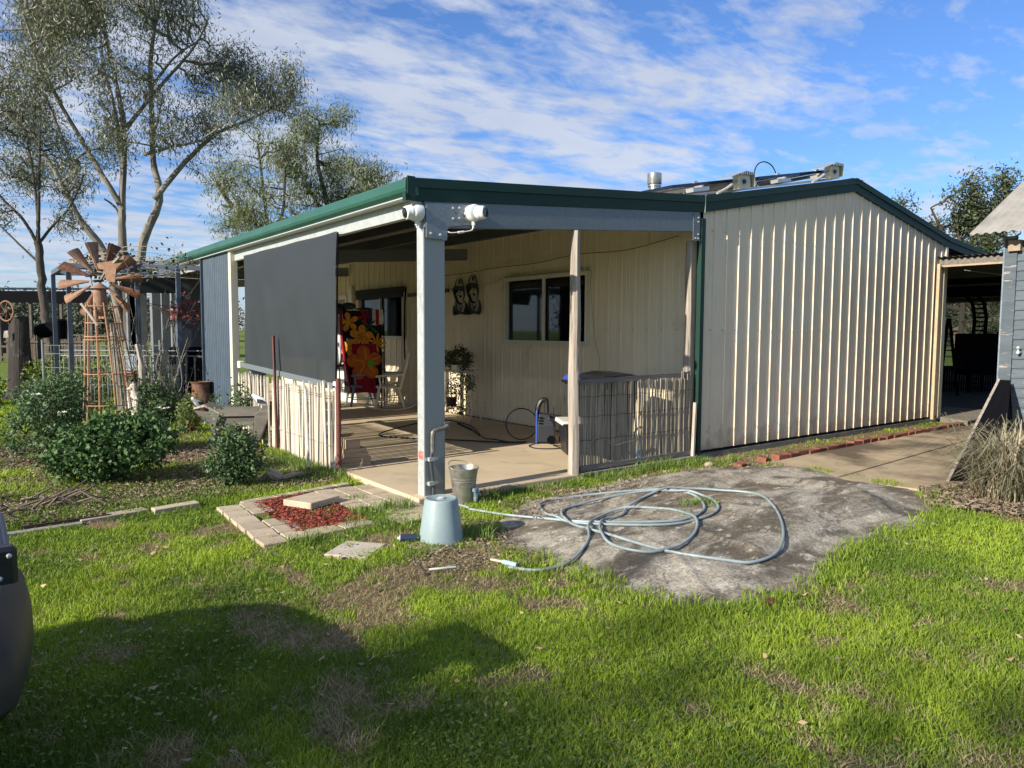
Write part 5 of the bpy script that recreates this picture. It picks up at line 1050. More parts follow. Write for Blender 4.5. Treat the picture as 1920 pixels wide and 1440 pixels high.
SG_L=[([(0.14, 0.00, 0.37), (0.00, 0.00, 1.78), (-0.11, 0.00, 3.01), (-0.18, 0.00, 4.42)], 0.158, 0.114), ([(-0.18, -0.00, 4.33), (-0.53, -0.17, 5.12), (-1.23, -0.33, 6.00), (-1.58, -0.50, 7.23)], 0.062, 0.026), ([(-0.18, 0.00, 4.33), (-0.26, 0.17, 5.47), (-0.53, 0.33, 7.23), (-0.79, 0.50, 8.47)], 0.070, 0.026), ([(-0.18, -0.00, 4.33), (0.00, -0.17, 5.47), (0.18, -0.33, 6.71), (0.35, -0.50, 7.94)], 0.062, 0.026), ([(-0.18, 0.00, 4.33), (0.18, 0.20, 4.95), (0.70, 0.40, 5.65), (1.06, 0.60, 6.71)], 0.053, 0.026), ([(-0.14, 0.00, 3.71), (-0.70, 0.00, 4.24), (-1.23, 0.00, 4.77), (-1.58, 0.00, 5.12)], 0.044, 0.018)]
SG_B=[((-0.35, 0.01, 8.12), 0.88), ((-1.23, -0.77, 7.94), 0.79), ((0.53, -0.06, 7.41), 0.70), ((-0.53, -0.99, 6.71), 0.79), ((-1.41, 1.04, 6.53), 0.70), ((0.35, 0.88, 6.18), 0.62), ((0.88, 0.11, 5.30), 0.53), ((-1.06, -0.48, 5.30), 0.62), ((0.00, 0.98, 5.12), 0.49), ((1.06, 0.17, 4.77), 0.32), ((-1.50, 0.92, 4.77), 0.44), ((-1.06, 0.84, 4.07), 0.28)]
PA_L=[([(0.66, 0.00, 3.58), (0.33, 0.00, 6.55), (-0.33, 0.00, 7.87), (-1.98, 0.00, 9.19), (-2.81, 0.00, 10.51)], 0.297, 0.083), ([(0.50, 0.00, 5.56), (0.00, 0.33, 8.86), (-0.33, 0.67, 11.17), (-0.66, 1.00, 13.16)], 0.165, 0.050), ([(0.40, -0.00, 6.22), (1.32, -0.50, 8.86), (1.65, -1.00, 11.17)], 0.149, 0.050), ([(-0.17, 0.00, 7.87), (-1.65, 0.00, 8.86), (-2.64, 0.00, 9.19)], 0.132, 0.050)]
PA_B=[((-1.65, 0.03, 12.50), 1.49), ((0.00, -0.34, 12.83), 1.49), ((1.32, 0.40, 12.16), 1.32), ((-2.31, -0.28, 10.84), 1.16), ((-0.66, -1.35, 10.51), 1.65), ((1.32, -0.78, 10.18), 1.49), ((-1.98, 1.25, 8.86), 1.16), ((-0.33, -1.83, 8.20), 1.32), ((1.65, -1.81, 8.20), 0.99), ((-2.48, 0.51, 7.87), 0.73)]
PB_L=[([(0.35, 0.00, 3.71), (0.18, 0.00, 7.59), (-0.18, 0.00, 10.05), (-0.70, 0.00, 12.52), (-0.53, 0.00, 14.98)], 0.282, 0.070), ([(0.07, 0.00, 8.29), (1.06, 0.50, 10.40), (2.11, 1.00, 12.16)], 0.158, 0.053), ([(0.00, -0.00, 8.64), (-1.41, -0.50, 11.11), (-2.11, -1.00, 12.87)], 0.158, 0.053)]
PB_B=[((-1.06, -0.88, 14.28), 1.48), ((0.53, 0.14, 14.98), 1.27), ((1.23, -0.12, 14.10), 1.06), ((-1.76, -0.63, 12.52), 1.41), ((0.00, 1.99, 12.52), 1.58), ((1.58, -1.22, 12.16), 1.34), ((2.82, -0.35, 11.28), 1.13), ((-1.06, -1.19, 10.40), 1.76), ((0.88, 0.53, 10.05), 1.58), ((2.47, -0.89, 10.05), 0.99), ((3.70, -0.58, 10.93), 0.56), ((0.70, 0.99, 15.86), 0.63), ((-2.11, -0.72, 11.11), 0.99), ((4.40, 0.23, 11.81), 0.28)]
RT_L=[([(0.00, 0.00, -1.04), (0.00, 0.00, 3.58), (-0.17, 0.00, 6.55), (-0.99, 0.00, 8.86)], 0.231, 0.066), ([(-0.07, 0.00, 5.56), (0.99, 0.50, 8.20), (1.49, 1.00, 10.51)], 0.149, 0.050), ([(-0.07, -0.00, 6.22), (1.65, -0.50, 6.88), (2.64, -1.00, 7.54)], 0.116, 0.050), ([(-0.10, -0.00, 5.56), (-1.65, -0.50, 7.54), (-2.81, -1.00, 9.03)], 0.132, 0.050), ([(0.00, 0.00, 3.58), (1.65, 0.00, 2.59), (2.97, 0.00, 3.58)], 0.116, 0.050)]
RT_B=[((-3.04, 1.62, 9.36), 0.66), ((-2.15, -1.60, 9.69), 0.53), ((-0.83, -1.75, 10.02), 0.73), ((-0.50, -1.08, 8.86), 1.06), ((-1.65, 1.06, 8.04), 0.73), ((0.17, 0.46, 8.04), 0.99), ((1.39, -1.05, 10.51), 0.73), ((1.91, -0.68, 9.36), 0.86), ((0.99, -1.29, 8.86), 0.73), ((1.49, -0.16, 7.54), 0.92), ((0.00, -1.83, 6.55), 1.06), ((-1.98, 0.79, 7.21), 0.53), ((2.31, 1.58, 6.88), 0.73), ((1.65, 1.82, 5.89), 0.83), ((2.48, 0.94, 9.36), 0.46), ((-0.33, 1.84, 3.58), 0.99), ((0.33, -1.93, 1.60), 1.16), ((1.65, -0.84, 3.58), 0.83), ((-0.66, 1.86, 1.60), 0.99)]
TR = -36.9
tree('tall gum tree with several pale trunks, widest crown at the left of the house', (2.21, 27.46, 0), TR, EUC_L, EUC_B, 3500, 24, .27, .20, GUM, BARK, 3, aspect=.19, droop=.9, trunk_n=3, twig=.011, depth=.8, thin=.445, gap=1.2)
tree('slim small gum tree with one trunk and thin fanned branches, left of the pergola', (-1.23, 22.54, 0), TR, SG_L, SG_B, 900, 11, .17, .13, GUM2, BARKD, 5, aspect=.24, droop=.7, twig=.008, thin=.43, gap=.9)
tree('feathery olive green tree behind the roof, nearer to the tall gum', (11.49, 39.25, 0), TR, PA_L, PA_B, 1050, 16, .36, .34, PEPPER, BARKD, 7, aspect=.14, droop=.9, twig=.016, thin=.485, gap=1.4, name='feathery_tree')
tree('feathery olive green tree with rounded crown rising behind the verandah roof', (15.86, 39.72, 0), TR, PB_L, PB_B, 1400, 17, .36, .34, PEPPER, BARKD, 8, aspect=.14, droop=.9, twig=.016, thin=.47, gap=1.4, name='feathery_tree')
tree('dark sparse gum tree beyond the right end of the house roof', (45.8, 13.48, 0), TR, RT_L, RT_B, 1000, 16, .30, .24, DARKGUM, BARKD, 9, aspect=.4, droop=.2, twig=.02, thin=.40, gap=1.2)
# hanging branch of foliage seen through the far end of the verandah
tree('feathery tree beyond the far end of the verandah', (11.0, 55.0, 0), TR, [([(0, 0, 0), (.2, 0, 3), (.3, 0, 5.5)], .2, .08)], [((0, 0, 5), 1.6), ((1.0, 0, 3.8), 1.0), ((.5, .5, 6), 1.0)], 260, 14, .4, .4, PEPPER, BARKD, 14, aspect=.15, thin=.38, name='feathery_tree', twig=.016)

tree('broad gum tree added beyond the left edge of the view to soften the vehicle shadow', (-25.3, -7.0, 0), 90, [([(0, 0, 0), (.2, 0, 2.5), (.1, 0, 5), (.3, 0, 8)], .28, .10), ([(.1, 0, 3), (-1.5, 0, 5.5), (-3, 0, 7.5)], .14, .05), ([(.2, 0, 3.2), (1.6, 0, 5.5), (3.2, 0, 7.6)], .14, .05)], [((0, 0, 8.0), 2.6), ((-3, 0, 7.6), 2.2), ((3.2, 0, 7.6), 2.2), ((-1.5, 0, 8.9), 1.9), ((1.8, 0, 9.0), 2.0), ((0, 0, 6), 2.2), ((-3, 0, 5.6), 1.8), ((3.4, 0, 5.6), 1.9)], 2000, 26, .45, .28, GUM, BARK, 21, aspect=.34, droop=.6, twig=.014, thin=.33, gap=1.0)  # unseen tree, added to soften the vehicle shadow on the lawn
# distant scrub along the horizon
SCR = mat('far_scrub_leaf', (.06, .075, .045), (.13, .13, .09), attr=True, rough=.9)
r = np.random.default_rng(40); C = []
for (px0, px1, D, hh) in ((-250, 420, 95, 5.2), (-250, 420, 150, 9), (1650, 2100, 90, 7), (380, 1700, 210, 9)):
    n = 1100; px = px0+(px1-px0)*r.random(n); k = (px-960)/1362.7*D; a = R(YAW); top = hh*(.45+.75*fbm(px*.02, px*0+D, 1.0, 4))
    DD = D+r.normal(0, 3, n); C.append(np.stack([CAMP.x+DD*math.sin(a)+k*math.cos(a), CAMP.y+DD*math.cos(a)-k*math.sin(a), top*r.random(n)**.8+.3], -1))
o = leaf_cloud('far_scrub', np.concatenate(C), 32, .8, .5, SCR, aspect=.5, seed=9, kind='stuff', fold=False); tag(o, 'grey green belt of scrub along the horizon beyond the paddocks', 'scrub')

# paddock fences
def paddock(name, label, loc, rz, L, n, h, rails, m=OLDWOOD, pr=.06):
    f = root(name, label, 'fence', loc, rz); pm = MB().tube([(0, 0, 0), (.01, 0, h)], pr, 6).mesh('post', m)
    for i in range(n): piece('post', pm, f, (L*i/(n-1), 0, 0), (0, R(random.uniform(-2, 2)), 0))
    for z in rails: MB().beam((0, -.06, z), (L, -.06, z), .03, .09).build('rail', m, f)
DW = mat('grey_fence_timber', (.12, .10, .08), (.07, .06, .05), 5, .9)
paddock('paddock_fence', 'grey timber post and rail fence crossing the green paddock', (-16.0, 60.0, 0), TR, 60, 28, 1.35, (.5, 1.2), DW)
paddock('paddock_fence', 'nearer low timber rail fence seen beyond the end of the verandah', (-3.0, 36.5, 0), TR, 26, 12, 1.1, (.25, .75), DW, .07)

# open farm shed far left
fs = root('farm_shed', 'open sided farm shed with a long low iron roof, far left', 'shed', (-.78, 37.21, 0), TR)
m = MB(); xs = np.linspace(-5.2, 3.2, 118)
for a, b2 in zip(xs[:-1], xs[1:]):
    o_ = len(m.v); za = .035*math.sin(a*40); zb = .035*math.sin(b2*40); m.v += [(a, -.4, 3.50+za), (b2, -.4, 3.50+zb), (b2, 5, 3.85+zb), (a, 5, 3.85+za)]; m.f.append((o_, o_+1, o_+2, o_+3))
m.build('roof', mat('old_green_iron', (.16, .18, .15), (.10, .11, .09), 4, .6), fs)
MB().box(-5.2, 3.2, -.35, -.25, 2.85, 3.42).build('fascia', BLACK_M, fs); MB().box(-5.2, 3.2, 4.8, 4.9, 0, 3.5).build('back_wall', mat('dark_shed_wall', (.035, .035, .035), None, rough=.9), fs) if False else None
for x in (-5.1, -1.4, .15, 1.65, 3.1):
    MB().beam((x, -.2, 0), (x, -.2, 2.9), .12, .12).build('post', DW, fs); MB().beam((x, 4.6, 0), (x, 4.6, 3.5), .12, .12).build('post', DW, fs)
MB().box(-3.4, -1.6, 2.0, 3.2, .3, 1.6).box(-3.2, -1.9, 2.1, 3.1, 1.6, 2.2).build('stored_goods', BLACK_M, fs)
bf = root('brush_fence', 'brown brush fence panel in front of the open farm shed', 'fence', (-.9, 33.0, 0), TR)
bb = MB(); random.seed(9)
for i in range(90): x = -1.3+i*.04; bb.box(x, x+.034, -.02+random.uniform(-.02, .02), .02, 0, 1.25+random.uniform(-.08, .08))
bb.build('brush', mat('brown_brush', (.13, .105, .08), (.08, .065, .05), 8, .95), bf, kind='stuff'); MB().beam((-1.35, -.05, 1.0), (2.35, -.05, 1.0), .05, .08).build('rail', DW, bf)

# ------------------------------------------------------------------ garden ornaments
wm = root('windmill_ornament', 'rusty garden windmill with fan blades on a tall rod tower', 'windmill ornament', (-1.52, 7.63, 0), TR)
N_ = 11
for i in range(N_):
    a = 2*math.pi*i/N_+.2; ca, sa = math.cos(a), math.sin(a)
    MB().tube([(ca*.43+.02, sa*.43, .02), (ca*.37, sa*.37, .7), (ca*.29-.05, sa*.29, 1.45), (ca*.22-.1, sa*.22, 2.02)], .011, 6).build('rod', RUST_ROD, wm)
random.seed(14); inn = MB()
for i in range(12):
    a = random.uniform(-.9, 1.2); q = random.uniform(.1, .3); inn.tube([(q*math.cos(a)+.02, q*math.sin(a), .05), (q*math.cos(a)*.5+.0, q*math.sin(a)*.6, 1.7)], .010, 5)
inn.build('inner_rods', OLDWOOD, wm)
for z, rr in ((.37, .405), (.87, .35), (1.42, .297), (1.47, .292), (1.69, .262), (1.96, .232)):
    MB().tube([(rr*math.cos(a)+.02*(1-z/2)-.1*z/2, rr*math.sin(a), z) for a in np.linspace(0, 2*math.pi, 25)], .009, 5).build('ring', RUST_ROD, wm)
MB().lathe([(.105, 1.80), (.102, 2.10), (.092, 2.24), (.11, 2.245), (.145, 2.25), (.05, 2.32), (.02, 2.34)], 20, c=(-.11, -.02)).build('drum_cap', RUST_L, wm, smooth=True)
hub = Vector((-.235, .24, 2.40))
MB().tube([hub+Vector((0, .06, 0)), hub+Vector((.02, -.25, -.03))], .022, 8).build('hub', RUST, wm)
MB().tube([hub, (-.12, .0, 2.30)], .018, 6).build('shaft', RUST, wm)
bl_ = MB(); prof_ = [(.17, .018), (.35, .045), (.60, .085), (.635, .08)]; lefts = []; rights = []
bv = []
for (rr, w) in prof_:
    for s in (-1, -.5, 0, .5, 1): bv.append((rr, s*w*.92, s*w*(.35+.9*rr)+.03*(1-s*s)))
o_ = 0; ff = []
for i in range(3):
    for j in range(4): ff.append((i*5+j, i*5+j+1, (i+1)*5+j+1, (i+1)*5+j))
o_ = len(bv); bv2 = [(a, b+0, c+.004) for a, b, c in bv]; ff2 = [tuple(k+o_ for k in reversed(f)) for f in ff]
bl_.add(bv+bv2, ff+ff2); bme = bl_.mesh('blade', RUST_L); bme2 = bme.copy(); bme2.materials.clear(); bme2.materials.append(RUST)
for k, deg in enumerate((158, 187, 211, 242, 268, 311, 338, 5, 36, 68, 101, 130)):
    # blade mesh: radial along x, width along y, pitch along z -> stand wheel up in the xz plane
    M_ = Matrix.Rotation(R(deg), 4, 'Y').inverted() @ Matrix.Rotation(R(90), 4, 'X')
    b = piece('blade', bme if k % 3 else bme2, wm); b.matrix_local = Matrix.Translation(hub) @ Matrix.Rotation(R(12), 4, 'Z') @ M_
for rr in (.17, .5): MB().tube([hub+Vector((rr*math.cos(a), .02, rr*math.sin(a))) for a in np.linspace(0, 2*math.pi, 30)], .006, 5).build('wheel_ring', RUST, wm)
MB().tube([hub, hub+Vector((.28, -.3, .16)), hub+Vector((.60, -.5, .34))], .022, 7).build('tail_rod', OLDWOOD, wm)
MB().prism([(.18, .08), (.27, .06), (.31, -.12), (.44, -.14), (.47, .10), (.60, .20), (.60, .30), (.50, .22), (.16, .16)], .006, 'xz', 0).build('tail_vane', RUST_L, wm, loc=hub+Vector((.02, -.42, .08)))
tag(MB().tube(spline([(-1.9, 7.6, 2.0), (-1.78, 7.5, 1.8), (-1.7, 7.45, 1.65)]), .02, 6).build('bleached_branch', mat('bleached_branch', (.55, .48, .40), (.4, .34, .28), 6, .8)), 'bleached branch stub leaning on the left side of the windmill tower', 'branch')
lg = root('carved_post', 'pale bleached log with a small carved white statue beside the windmill ornament', 'statue', (-1.22, 7.25, 0), TR)
MB().tube(spline([(.0, .15, 0), (.02, .15, .5), (.04, .15, .9), (-.03, .16, 1.35)]), [.07]*8+[.06]*6+[.035]*5, 9).build('log', mat('bleached_log', (.50, .43, .35), (.32, .26, .2), 5, .85, st=(3, 3, .3), bump=.3), lg, smooth=True)
m = MB(); m.loft([[(math.cos(a)*rx+ox, math.sin(a)*rx*.8, z) for a in np.linspace(0, 2*math.pi, 13)[:-1]] for z, rx, ox in ((.15, .08, 0), (.28, .10, 0), (.42, .095, 0), (.52, .075, -.01), (.57, .055, -.02), (.60, .06, -.03), (.66, .062, -.035), (.71, .04, -.03))])
m.tube([(-.05, -.03, .64), (-.12, -.05, .62)], [.035, .02], 8); m.tube([(-.08, -.06, .5), (-.05, -.09, .3)], [.03, .02], 6); m.tube([(.06, -.06, .5), (.05, -.10, .3)], [.03, .02], 6); m.sphere((-.05, .03, .72), .025, 6, 4)
m.build('statue', mat('whitewashed_stone', (.62, .56, .48), (.42, .36, .3), 12, .85), lg, smooth=True)
sp_ = root('dark_stump', 'tall dark burnt tree stump standing on the lawn at the far left', 'stump', (-2.45, 13.83, 0), TR)
rings = []; rs2 = random.Random(2)
for k in range(22):
    z = 1.78*k/21; rb = .27-.05*z+(.12*(1-z/.25) if z < .25 else 0); rings.append([((rb*(1+.16*math.sin(3*a+z*2.2)+.08*math.sin(7*a-z*3)))*math.cos(a)+.03*z, (rb*(1+.16*math.cos(2*a+z)))*math.sin(a), z+(.08*math.sin(a*3) if k == 21 else 0)) for a in np.linspace(0, 2*math.pi, 19)[:-1]])
MB().loft(rings).build('trunk', mat('burnt_wood', (.045, .036, .03), (.018, .015, .014), 6, .95, bump=.9, bscale=16, st=(2, 2, .25), c3=(.14, .11, .09), s3=3, lo3=.6, hi3=.75), sp_)
MB().box(-.12, -.02, -.285, -.25, 1.40, 1.55, .015).build('scar', OLDWOOD, sp_)
pw_ = root('pulley_wheel', 'small rusty spoked wheel fixed on top of the dark stump', 'wheel', (-2.65, 13.82, 1.98), TR)
MB().tube([(.16*math.cos(a), 0, .22*math.sin(a)) for a in np.linspace(0, 2*math.pi, 25)], .018, 6).build('rim', RUST_L, pw_)
for k in range(6): a = k*math.pi/3+.3; MB().tube([(0, 0, 0), (.07*math.cos(a+.3), .01, .09*math.sin(a+.3)), (.16*math.cos(a), 0, .22*math.sin(a))], .011, 5).build('spoke', RUST, pw_)
MB().lathe([(.0, -.03), (.04, -.03), (.04, .03), (0, .03)], 10).build('hub', RUST, pw_, rot=(R(90), 0, 0)); MB().tube([(.02, .04, -.28), (0, .02, 0)], .015, 6).build('bracket', RUST, pw_)
en = root('old_pump_engine', 'black old pump engine on a stand between the stump and the slim gum', 'engine', (-1.95, 13.9, 0), TR)
MB().sphere((0, 0, 1.55), .19, 12, 8, (1.1, 1, .9)).box(.1, .42, -.12, .12, 1.50, 1.74).lathe([(.14, 1.36), (.15, 1.78), (.1, 1.82)], 14, c=(.36, 0)).build('engine', BLACK_M, en, smooth=True)
for x in (-.1, .3): MB().beam((x, 0, 0), (x, 0, 1.45), .07, .07).build('leg', DW, en)
tag(MB().cbox(-.13, .13, -.02, .02, 0, 1.0, .01).build('leaning_slab', BLACK_M, loc=(-2.95, 14.3, .2), rot=(0, 0, R(TR))), 'narrow black board standing left of the dark stump', 'board')
mc = root('milk_can', 'rusty brown old milk can standing before the blue iron wall', 'milk can', (-.31, 6.84, 0))
MB().lathe([(.20, 0), (.205, .02), (.205, .30), (.212, .305), (.212, .32), (.205, .325), (.205, .42), (.19, .47), (.15, .54), (.142, .56), (.142, .70), (.162, .72), (.165, .735), (.15, .735), (.13, .70), (.13, .5)], 32, cap=False).build('can', RUST, mc, smooth=True)
for s in (-1, 1): MB().tube(spline([(s*.145, 0, .66), (s*.205, 0, .64), (s*.21, 0, .54), (s*.175, 0, .50)]), .010, 6).build('handle', RUST, mc)
tr_ = root('wooden_trough', 'grey weathered timber trough planter standing before the picket fence', 'planter', (-.50, 4.30, 0), TR+6)
GT = mat('grey_trough_board', (.20, .185, .155), (.10, .09, .075), 6, .9, bump=.3, st=(.3, 3, 3), rand=.15)
MB().beam((-.30, -.13, .48), (.34, -.13, .49), .025, .10).build('board', GT, tr_); MB().beam((-.30, .13, .48), (.34, .13, .49), .025, .10).build('board', GT, tr_)
MB().beam((-.28, -.09, .37), (.32, -.09, .38), .025, .12).build('board', GT, tr_); MB().beam((-.28, .0, .31), (.32, .0, .31), .20, .025).build('board', GT, tr_)
MB().loft([[(-.50, -.15, .53), (-.50, .17, .53), (-.49, .17, .555), (-.49, -.15, .555)], [(-.34, -.2, .57), (-.34, .2, .57), (-.34, .2, .60), (-.34, -.2, .60)], [(-.12, -.15, .44), (-.12, .15, .44), (-.12, .15, .465), (-.12, -.15, .465)]]).build('end_board', OLDWOOD, tr_)
MB().loft([[(-.49, -.16, .52), (-.49, -.13, .52), (-.34, -.13, .35), (-.34, -.16, .35)], [(-.15, -.16, .48), (-.15, -.13, .48), (-.22, -.13, .30), (-.22, -.16, .30)]]).build('end_brace', GT, tr_)
MB().prism([(.28, .10), (.36, .10), (.52, .50), (.52, .58), (.44, .60), (.30, .45)], .34, 'xz', -.17).build('end_block', GT, tr_, bev=.01)
for x in (-.25, .25): MB().beam((x, -.11, 0), (x, -.11, .34), .05, .05).build('leg', GT, tr_); MB().beam((x, .11, 0), (x, .11, .34), .05, .05).build('leg', GT, tr_)
def bird(label, loc, rz, body, s=1.0):
    b = root('bird_ornament', label, 'bird ornament', loc, rz)
    m = MB(); m.loft([[(x, math.cos(a)*rr, z+math.sin(a)*rr*h) for a in np.linspace(0, 2*math.pi, 13)[:-1]] for x, z, rr, h in ((-.13*s, .03*s, .008, 1), (-.10*s, .045*s, .035*s, .8), (-.03*s, .075*s, .062*s, 1), (.03*s, .10*s, .062*s, 1.05), (.07*s, .14*s, .045*s, 1), (.10*s, .165*s, .038*s, 1), (.125*s, .165*s, .02*s, .9), (.135*s, .163*s, .006, .9))])
    m.build('body', body, b, smooth=True); MB().tube([(.13*s, 0, .165*s), (.18*s, 0, .155*s)], [.013*s, .003], 6).build('beak', GREYP, b); MB().beam((-.10*s, 0, .045*s), (-.22*s, 0, .02*s), .05*s, .012).build('tail', GREYP, b)
    for q in (-1, 1): MB().loft([[(-.12*s, q*.045*s, .05*s), (-.05*s, q*.068*s, .11*s), (.03*s, q*.066*s, .12*s), (.02*s, q*.070*s, .06*s)], [(-.12*s, q*.052*s, .05*s), (-.05*s, q*.075*s, .11*s), (.03*s, q*.073*s, .12*s), (.02*s, q*.077*s, .06*s)]]).build('wing', GREYP, b)
BP = mat('white_painted_ceramic', (.78, .77, .75), (.55, .60, .68), 14, .4)
bird('white and grey bird ornament on the right end of the wooden trough', (-.20, 4.13, .545), 140, BP, .95); bird('small white bird ornament by the left end of the wooden trough', (-.90, 4.62, .53), -160, BP, .75)
dr = MB(); dr.tube(spline([(-.98, 1.75, .02), (-.90, 1.68, .10), (-.80, 1.62, .05), (-.66, 1.66, .06), (-.5, 1.75, .03)]), [.03]*6+[.05]*6+[.03]*13, 7).tube([(-.95, 1.66, .12), (-.88, 1.64, .05)], .02, 6)
tag(dr.build('driftwood', mat('driftwood', (.45, .36, .26), (.3, .23, .16), 7, .85, bump=.3), smooth=True), 'pale driftwood branch lying in grass right of the small rose bush', 'driftwood')
tag(MB().box(-.5, .5, -.5, .5, 0, .03).build('dirt_tray', mat('white_pebbles', (.6, .56, .46), (.35, .31, .24), 60, .8, lo=.4, hi=.6), loc=(-3.75, 2.35, .0)), 'patch of pale pebbles in a low tray at the left edge of the bed', 'pebbles')
br = MB(); random.seed(33)
for i in range(26):
    a = random.uniform(-.5, .9); x = random.uniform(-3.5, -2.6); y = random.uniform(1.5, 2.4); L_ = random.uniform(.15, .5); br.tube([(x, y, .03), (x+L_*.5*math.cos(a), y-L_*.5*math.sin(a), .10*random.random()+.03), (x+L_*math.cos(a), y-L_*math.sin(a), .02)], [.014, .009, .004], 5)
tag(br.build('dead_branches', mat('dead_branch', (.16, .12, .09), (.08, .06, .045), 7, .9), kind='stuff'), 'dead brown prunings lying on the garden bed near the vehicle', 'branches')

# pergola with bare vine
SL = mat('slate_blue_tube', (.085, .11, .15), (.06, .075, .10), 5, .45)
pg = root('pergola', 'slate blue steel tube pergola joined to the far end of the verandah', 'pergola', (0, 0, 0))
for x, y in ((-1.98, 8.40), (-2.02, 10.5), (-1.02, 7.98), (-.45, 7.60), (-.02, 9.5)): MB().beam((x, y, 0), (x, y, 2.62), .07, .07).build('post', SL, pg)
for p, q in (((-2.0, 8.40, 2.65), (.0, 7.45, 2.65)), ((-2.02, 8.4, 2.65), (-2.02, 10.5, 2.65)), ((-2.02, 10.5, 2.65), (-.1, 9.55, 2.65)), ((-.95, 7.95, 2.65), (-1.0, 10.0, 2.65)), ((-.45, 7.65, 2.62), (-.5, 9.75, 2.62)), ((-1.5, 8.2, 2.62), (-1.5, 10.2, 2.62))): MB().beam(p, q, .06, .08).build('beam', SL, pg)
MB().prism([(-.95, 2.28), (.0, 2.30), (.0, 2.60), (-1.05, 2.60)], .01, 'xz', 9.6).build('shade_panel', mat('dark_mesh', (.03, .035, .04), None, rough=.9), pg)
def vine(name, label, segs, m, r0, leaves=None, seed=1):
    v = root(name, label, 'vine', (0, 0, 0)); rr = random.Random(seed); mb = MB(); tips = []
    for a, b_, n, wob in segs:
        a = Vector(a); b_ = Vector(b_)
        for i in range(n):
            p = a+Vector((rr.uniform(-.15, .15), rr.uniform(-.15, .15), rr.uniform(-.05, .05))); q = b_+Vector([rr.uniform(-wob, wob) for _ in range(3)]); mid = p.lerp(q, .5)+Vector([rr.uniform(-wob, wob)*.6 for _ in range(3)])
            pts = spline([p, p.lerp(mid, .5)+Vector([rr.uniform(-wob, wob)*.2 for _ in range(3)]), mid, q], 4); mb.tube(pts, [r0*(1-.75*k/(len(pts)-1)) for k in range(len(pts))], 5); tips += pts[4:]
    mb.build('stems', m, v); return v, tips
v1, t1 = vine('bare_vine', 'leafless pale vine climbing the railing below the pergola', [((-1.0, 7.7, .1), (-.9, 7.8, 1.9), 12, .4), ((-.6, 7.5, .1), (-.4, 7.5, 1.6), 12, .45), ((-1.2, 8.0, .2), (-1.5, 8.2, 1.4), 7, .4)], mat('pale_vine_stem', (.42, .37, .31), (.25, .21, .17), 6, .85), .010, seed=3)
v2, t2 = vine('red_vine', 'vine with dark red leaves hanging under the pergola near the blue wall', [((-.9, 7.75, 2.0), (.0, 7.35, 1.75), 3, .12), ((-.5, 7.5, 1.6), (-.05, 7.4, 2.45), 4, .15)], STEM, .008, seed=5)
leaf_cloud('leaves', np.array([(p.x, p.y, p.z) for p in t2 if -0.8 < p.x < .1 and p.z < 2.2]), 4, .035, .055, mat('dark_red_leaf', (.13, .012, .018), (.26, .05, .04), attr=True, rough=.5), v2, aspect=.9, seed=4)
v3, t3 = vine('roof_vine', 'dry vine canes lying on top of the pergola beams', [((-1.9, 8.6, 2.72), (-.2, 7.7, 2.72), 14, .3), ((-1.9, 9.6, 2.72), (-.3, 8.8, 2.72), 8, .3)], OLDWOOD, .012, seed=7)
leaf_cloud('leaves', np.array([(p.x, p.y, p.z) for p in t3]), 3, .07, .07, mat('dull_vine_leaf', (.10, .08, .04), (.07, .09, .03), attr=True, rough=.7), v3, aspect=.7, seed=6)
leaf_cloud('leaves', np.array([(p.x, p.y, p.z) for p in t1 if p.z < 1.2]), 2, .06, .05, ROSE, v1, aspect=.7, seed=8)
# railing of thin steel bars
rl = root('steel_railing', 'thin grey steel railing with upright bars below the pergola', 'railing', (-.80, 8.05, 0), TR)
for z in (1.13, 1.22): MB().tube([(-1.6, 0, z), (1.05, 0, z)], .012, 6).build('rail', GALV, rl)
bar = MB().tube([(0, 0, .05), (0, 0, 1.13)], .011, 6).mesh('bar', GALV)
for i in range(18): piece('bar', bar, rl, (-1.55+i*.152, 0, 0))
wf = root('wire_fence', 'grey wire mesh fence panel left of the windmill ornament', 'fence', (-1.9, 9.3, 0), TR)
for z in (.3, .6, .9, 1.15, 1.3): MB().tube([(-.5, 0, z), (1.6, 0, z)], .005, 5).build('wire', GALV, wf)
for i in range(15): MB().tube([(-.5+i*.15, 0, 0), (-.5+i*.15, 0, 1.3)], .005, 5).build('wire', GALV, wf)
for x in (-.5, .25, 1.6): MB().tube([(x, 0, 0), (x, 0, 1.4)], .02, 8).build('post', GALV, wf)
bq = root('barbecue', 'black kettle box barbecue behind the steel railing', 'barbecue', (-.05, 8.75, 0), TR)
MB().cbox(-.30, .22, -.2, .25, .95, 1.27, .04).cbox(-.1, .2, -.2, .2, .4, .95, .02).build('firebox', BLACK_M, bq); 
for x, y in ((-.25, -.15), (.18, -.15), (-.25, .2), (.18, .2)): MB().beam((x, y, 0), (x, y, .95), .035, .035).build('leg', GREYP, bq)
MB().box(.22, .62, -.15, .2, 1.08, 1.11).build('side_shelf', GALV, bq)
pn = root('pale_cabinet', 'pale blue grey cabinet standing among vines under the pergola', 'cabinet', (-.82, 9.6, 0), TR)
MB().cbox(-.15, .15, -.15, .15, .05, 1.12, .01).build('body', mat('pale_blue_metal', (.30, .36, .42), (.24, .28, .33), 5, .5), pn, bev=.005); MB().box(-.14, .14, -.16, -.152, .08, .75).build('door', mat('pale_blue_metal2', (.34, .40, .46), None), pn)
ty = root('wheel_ornament', 'dark half buried old wheel rim behind the roses', 'wheel', (-.85, 8.2, .45), TR)
MB().tube([(.27*math.cos(a), 0, .22*math.sin(a)) for a in np.linspace(-.3, math.pi+.3, 22)], .035, 8).build('rim', RUBBER, ty, smooth=True)
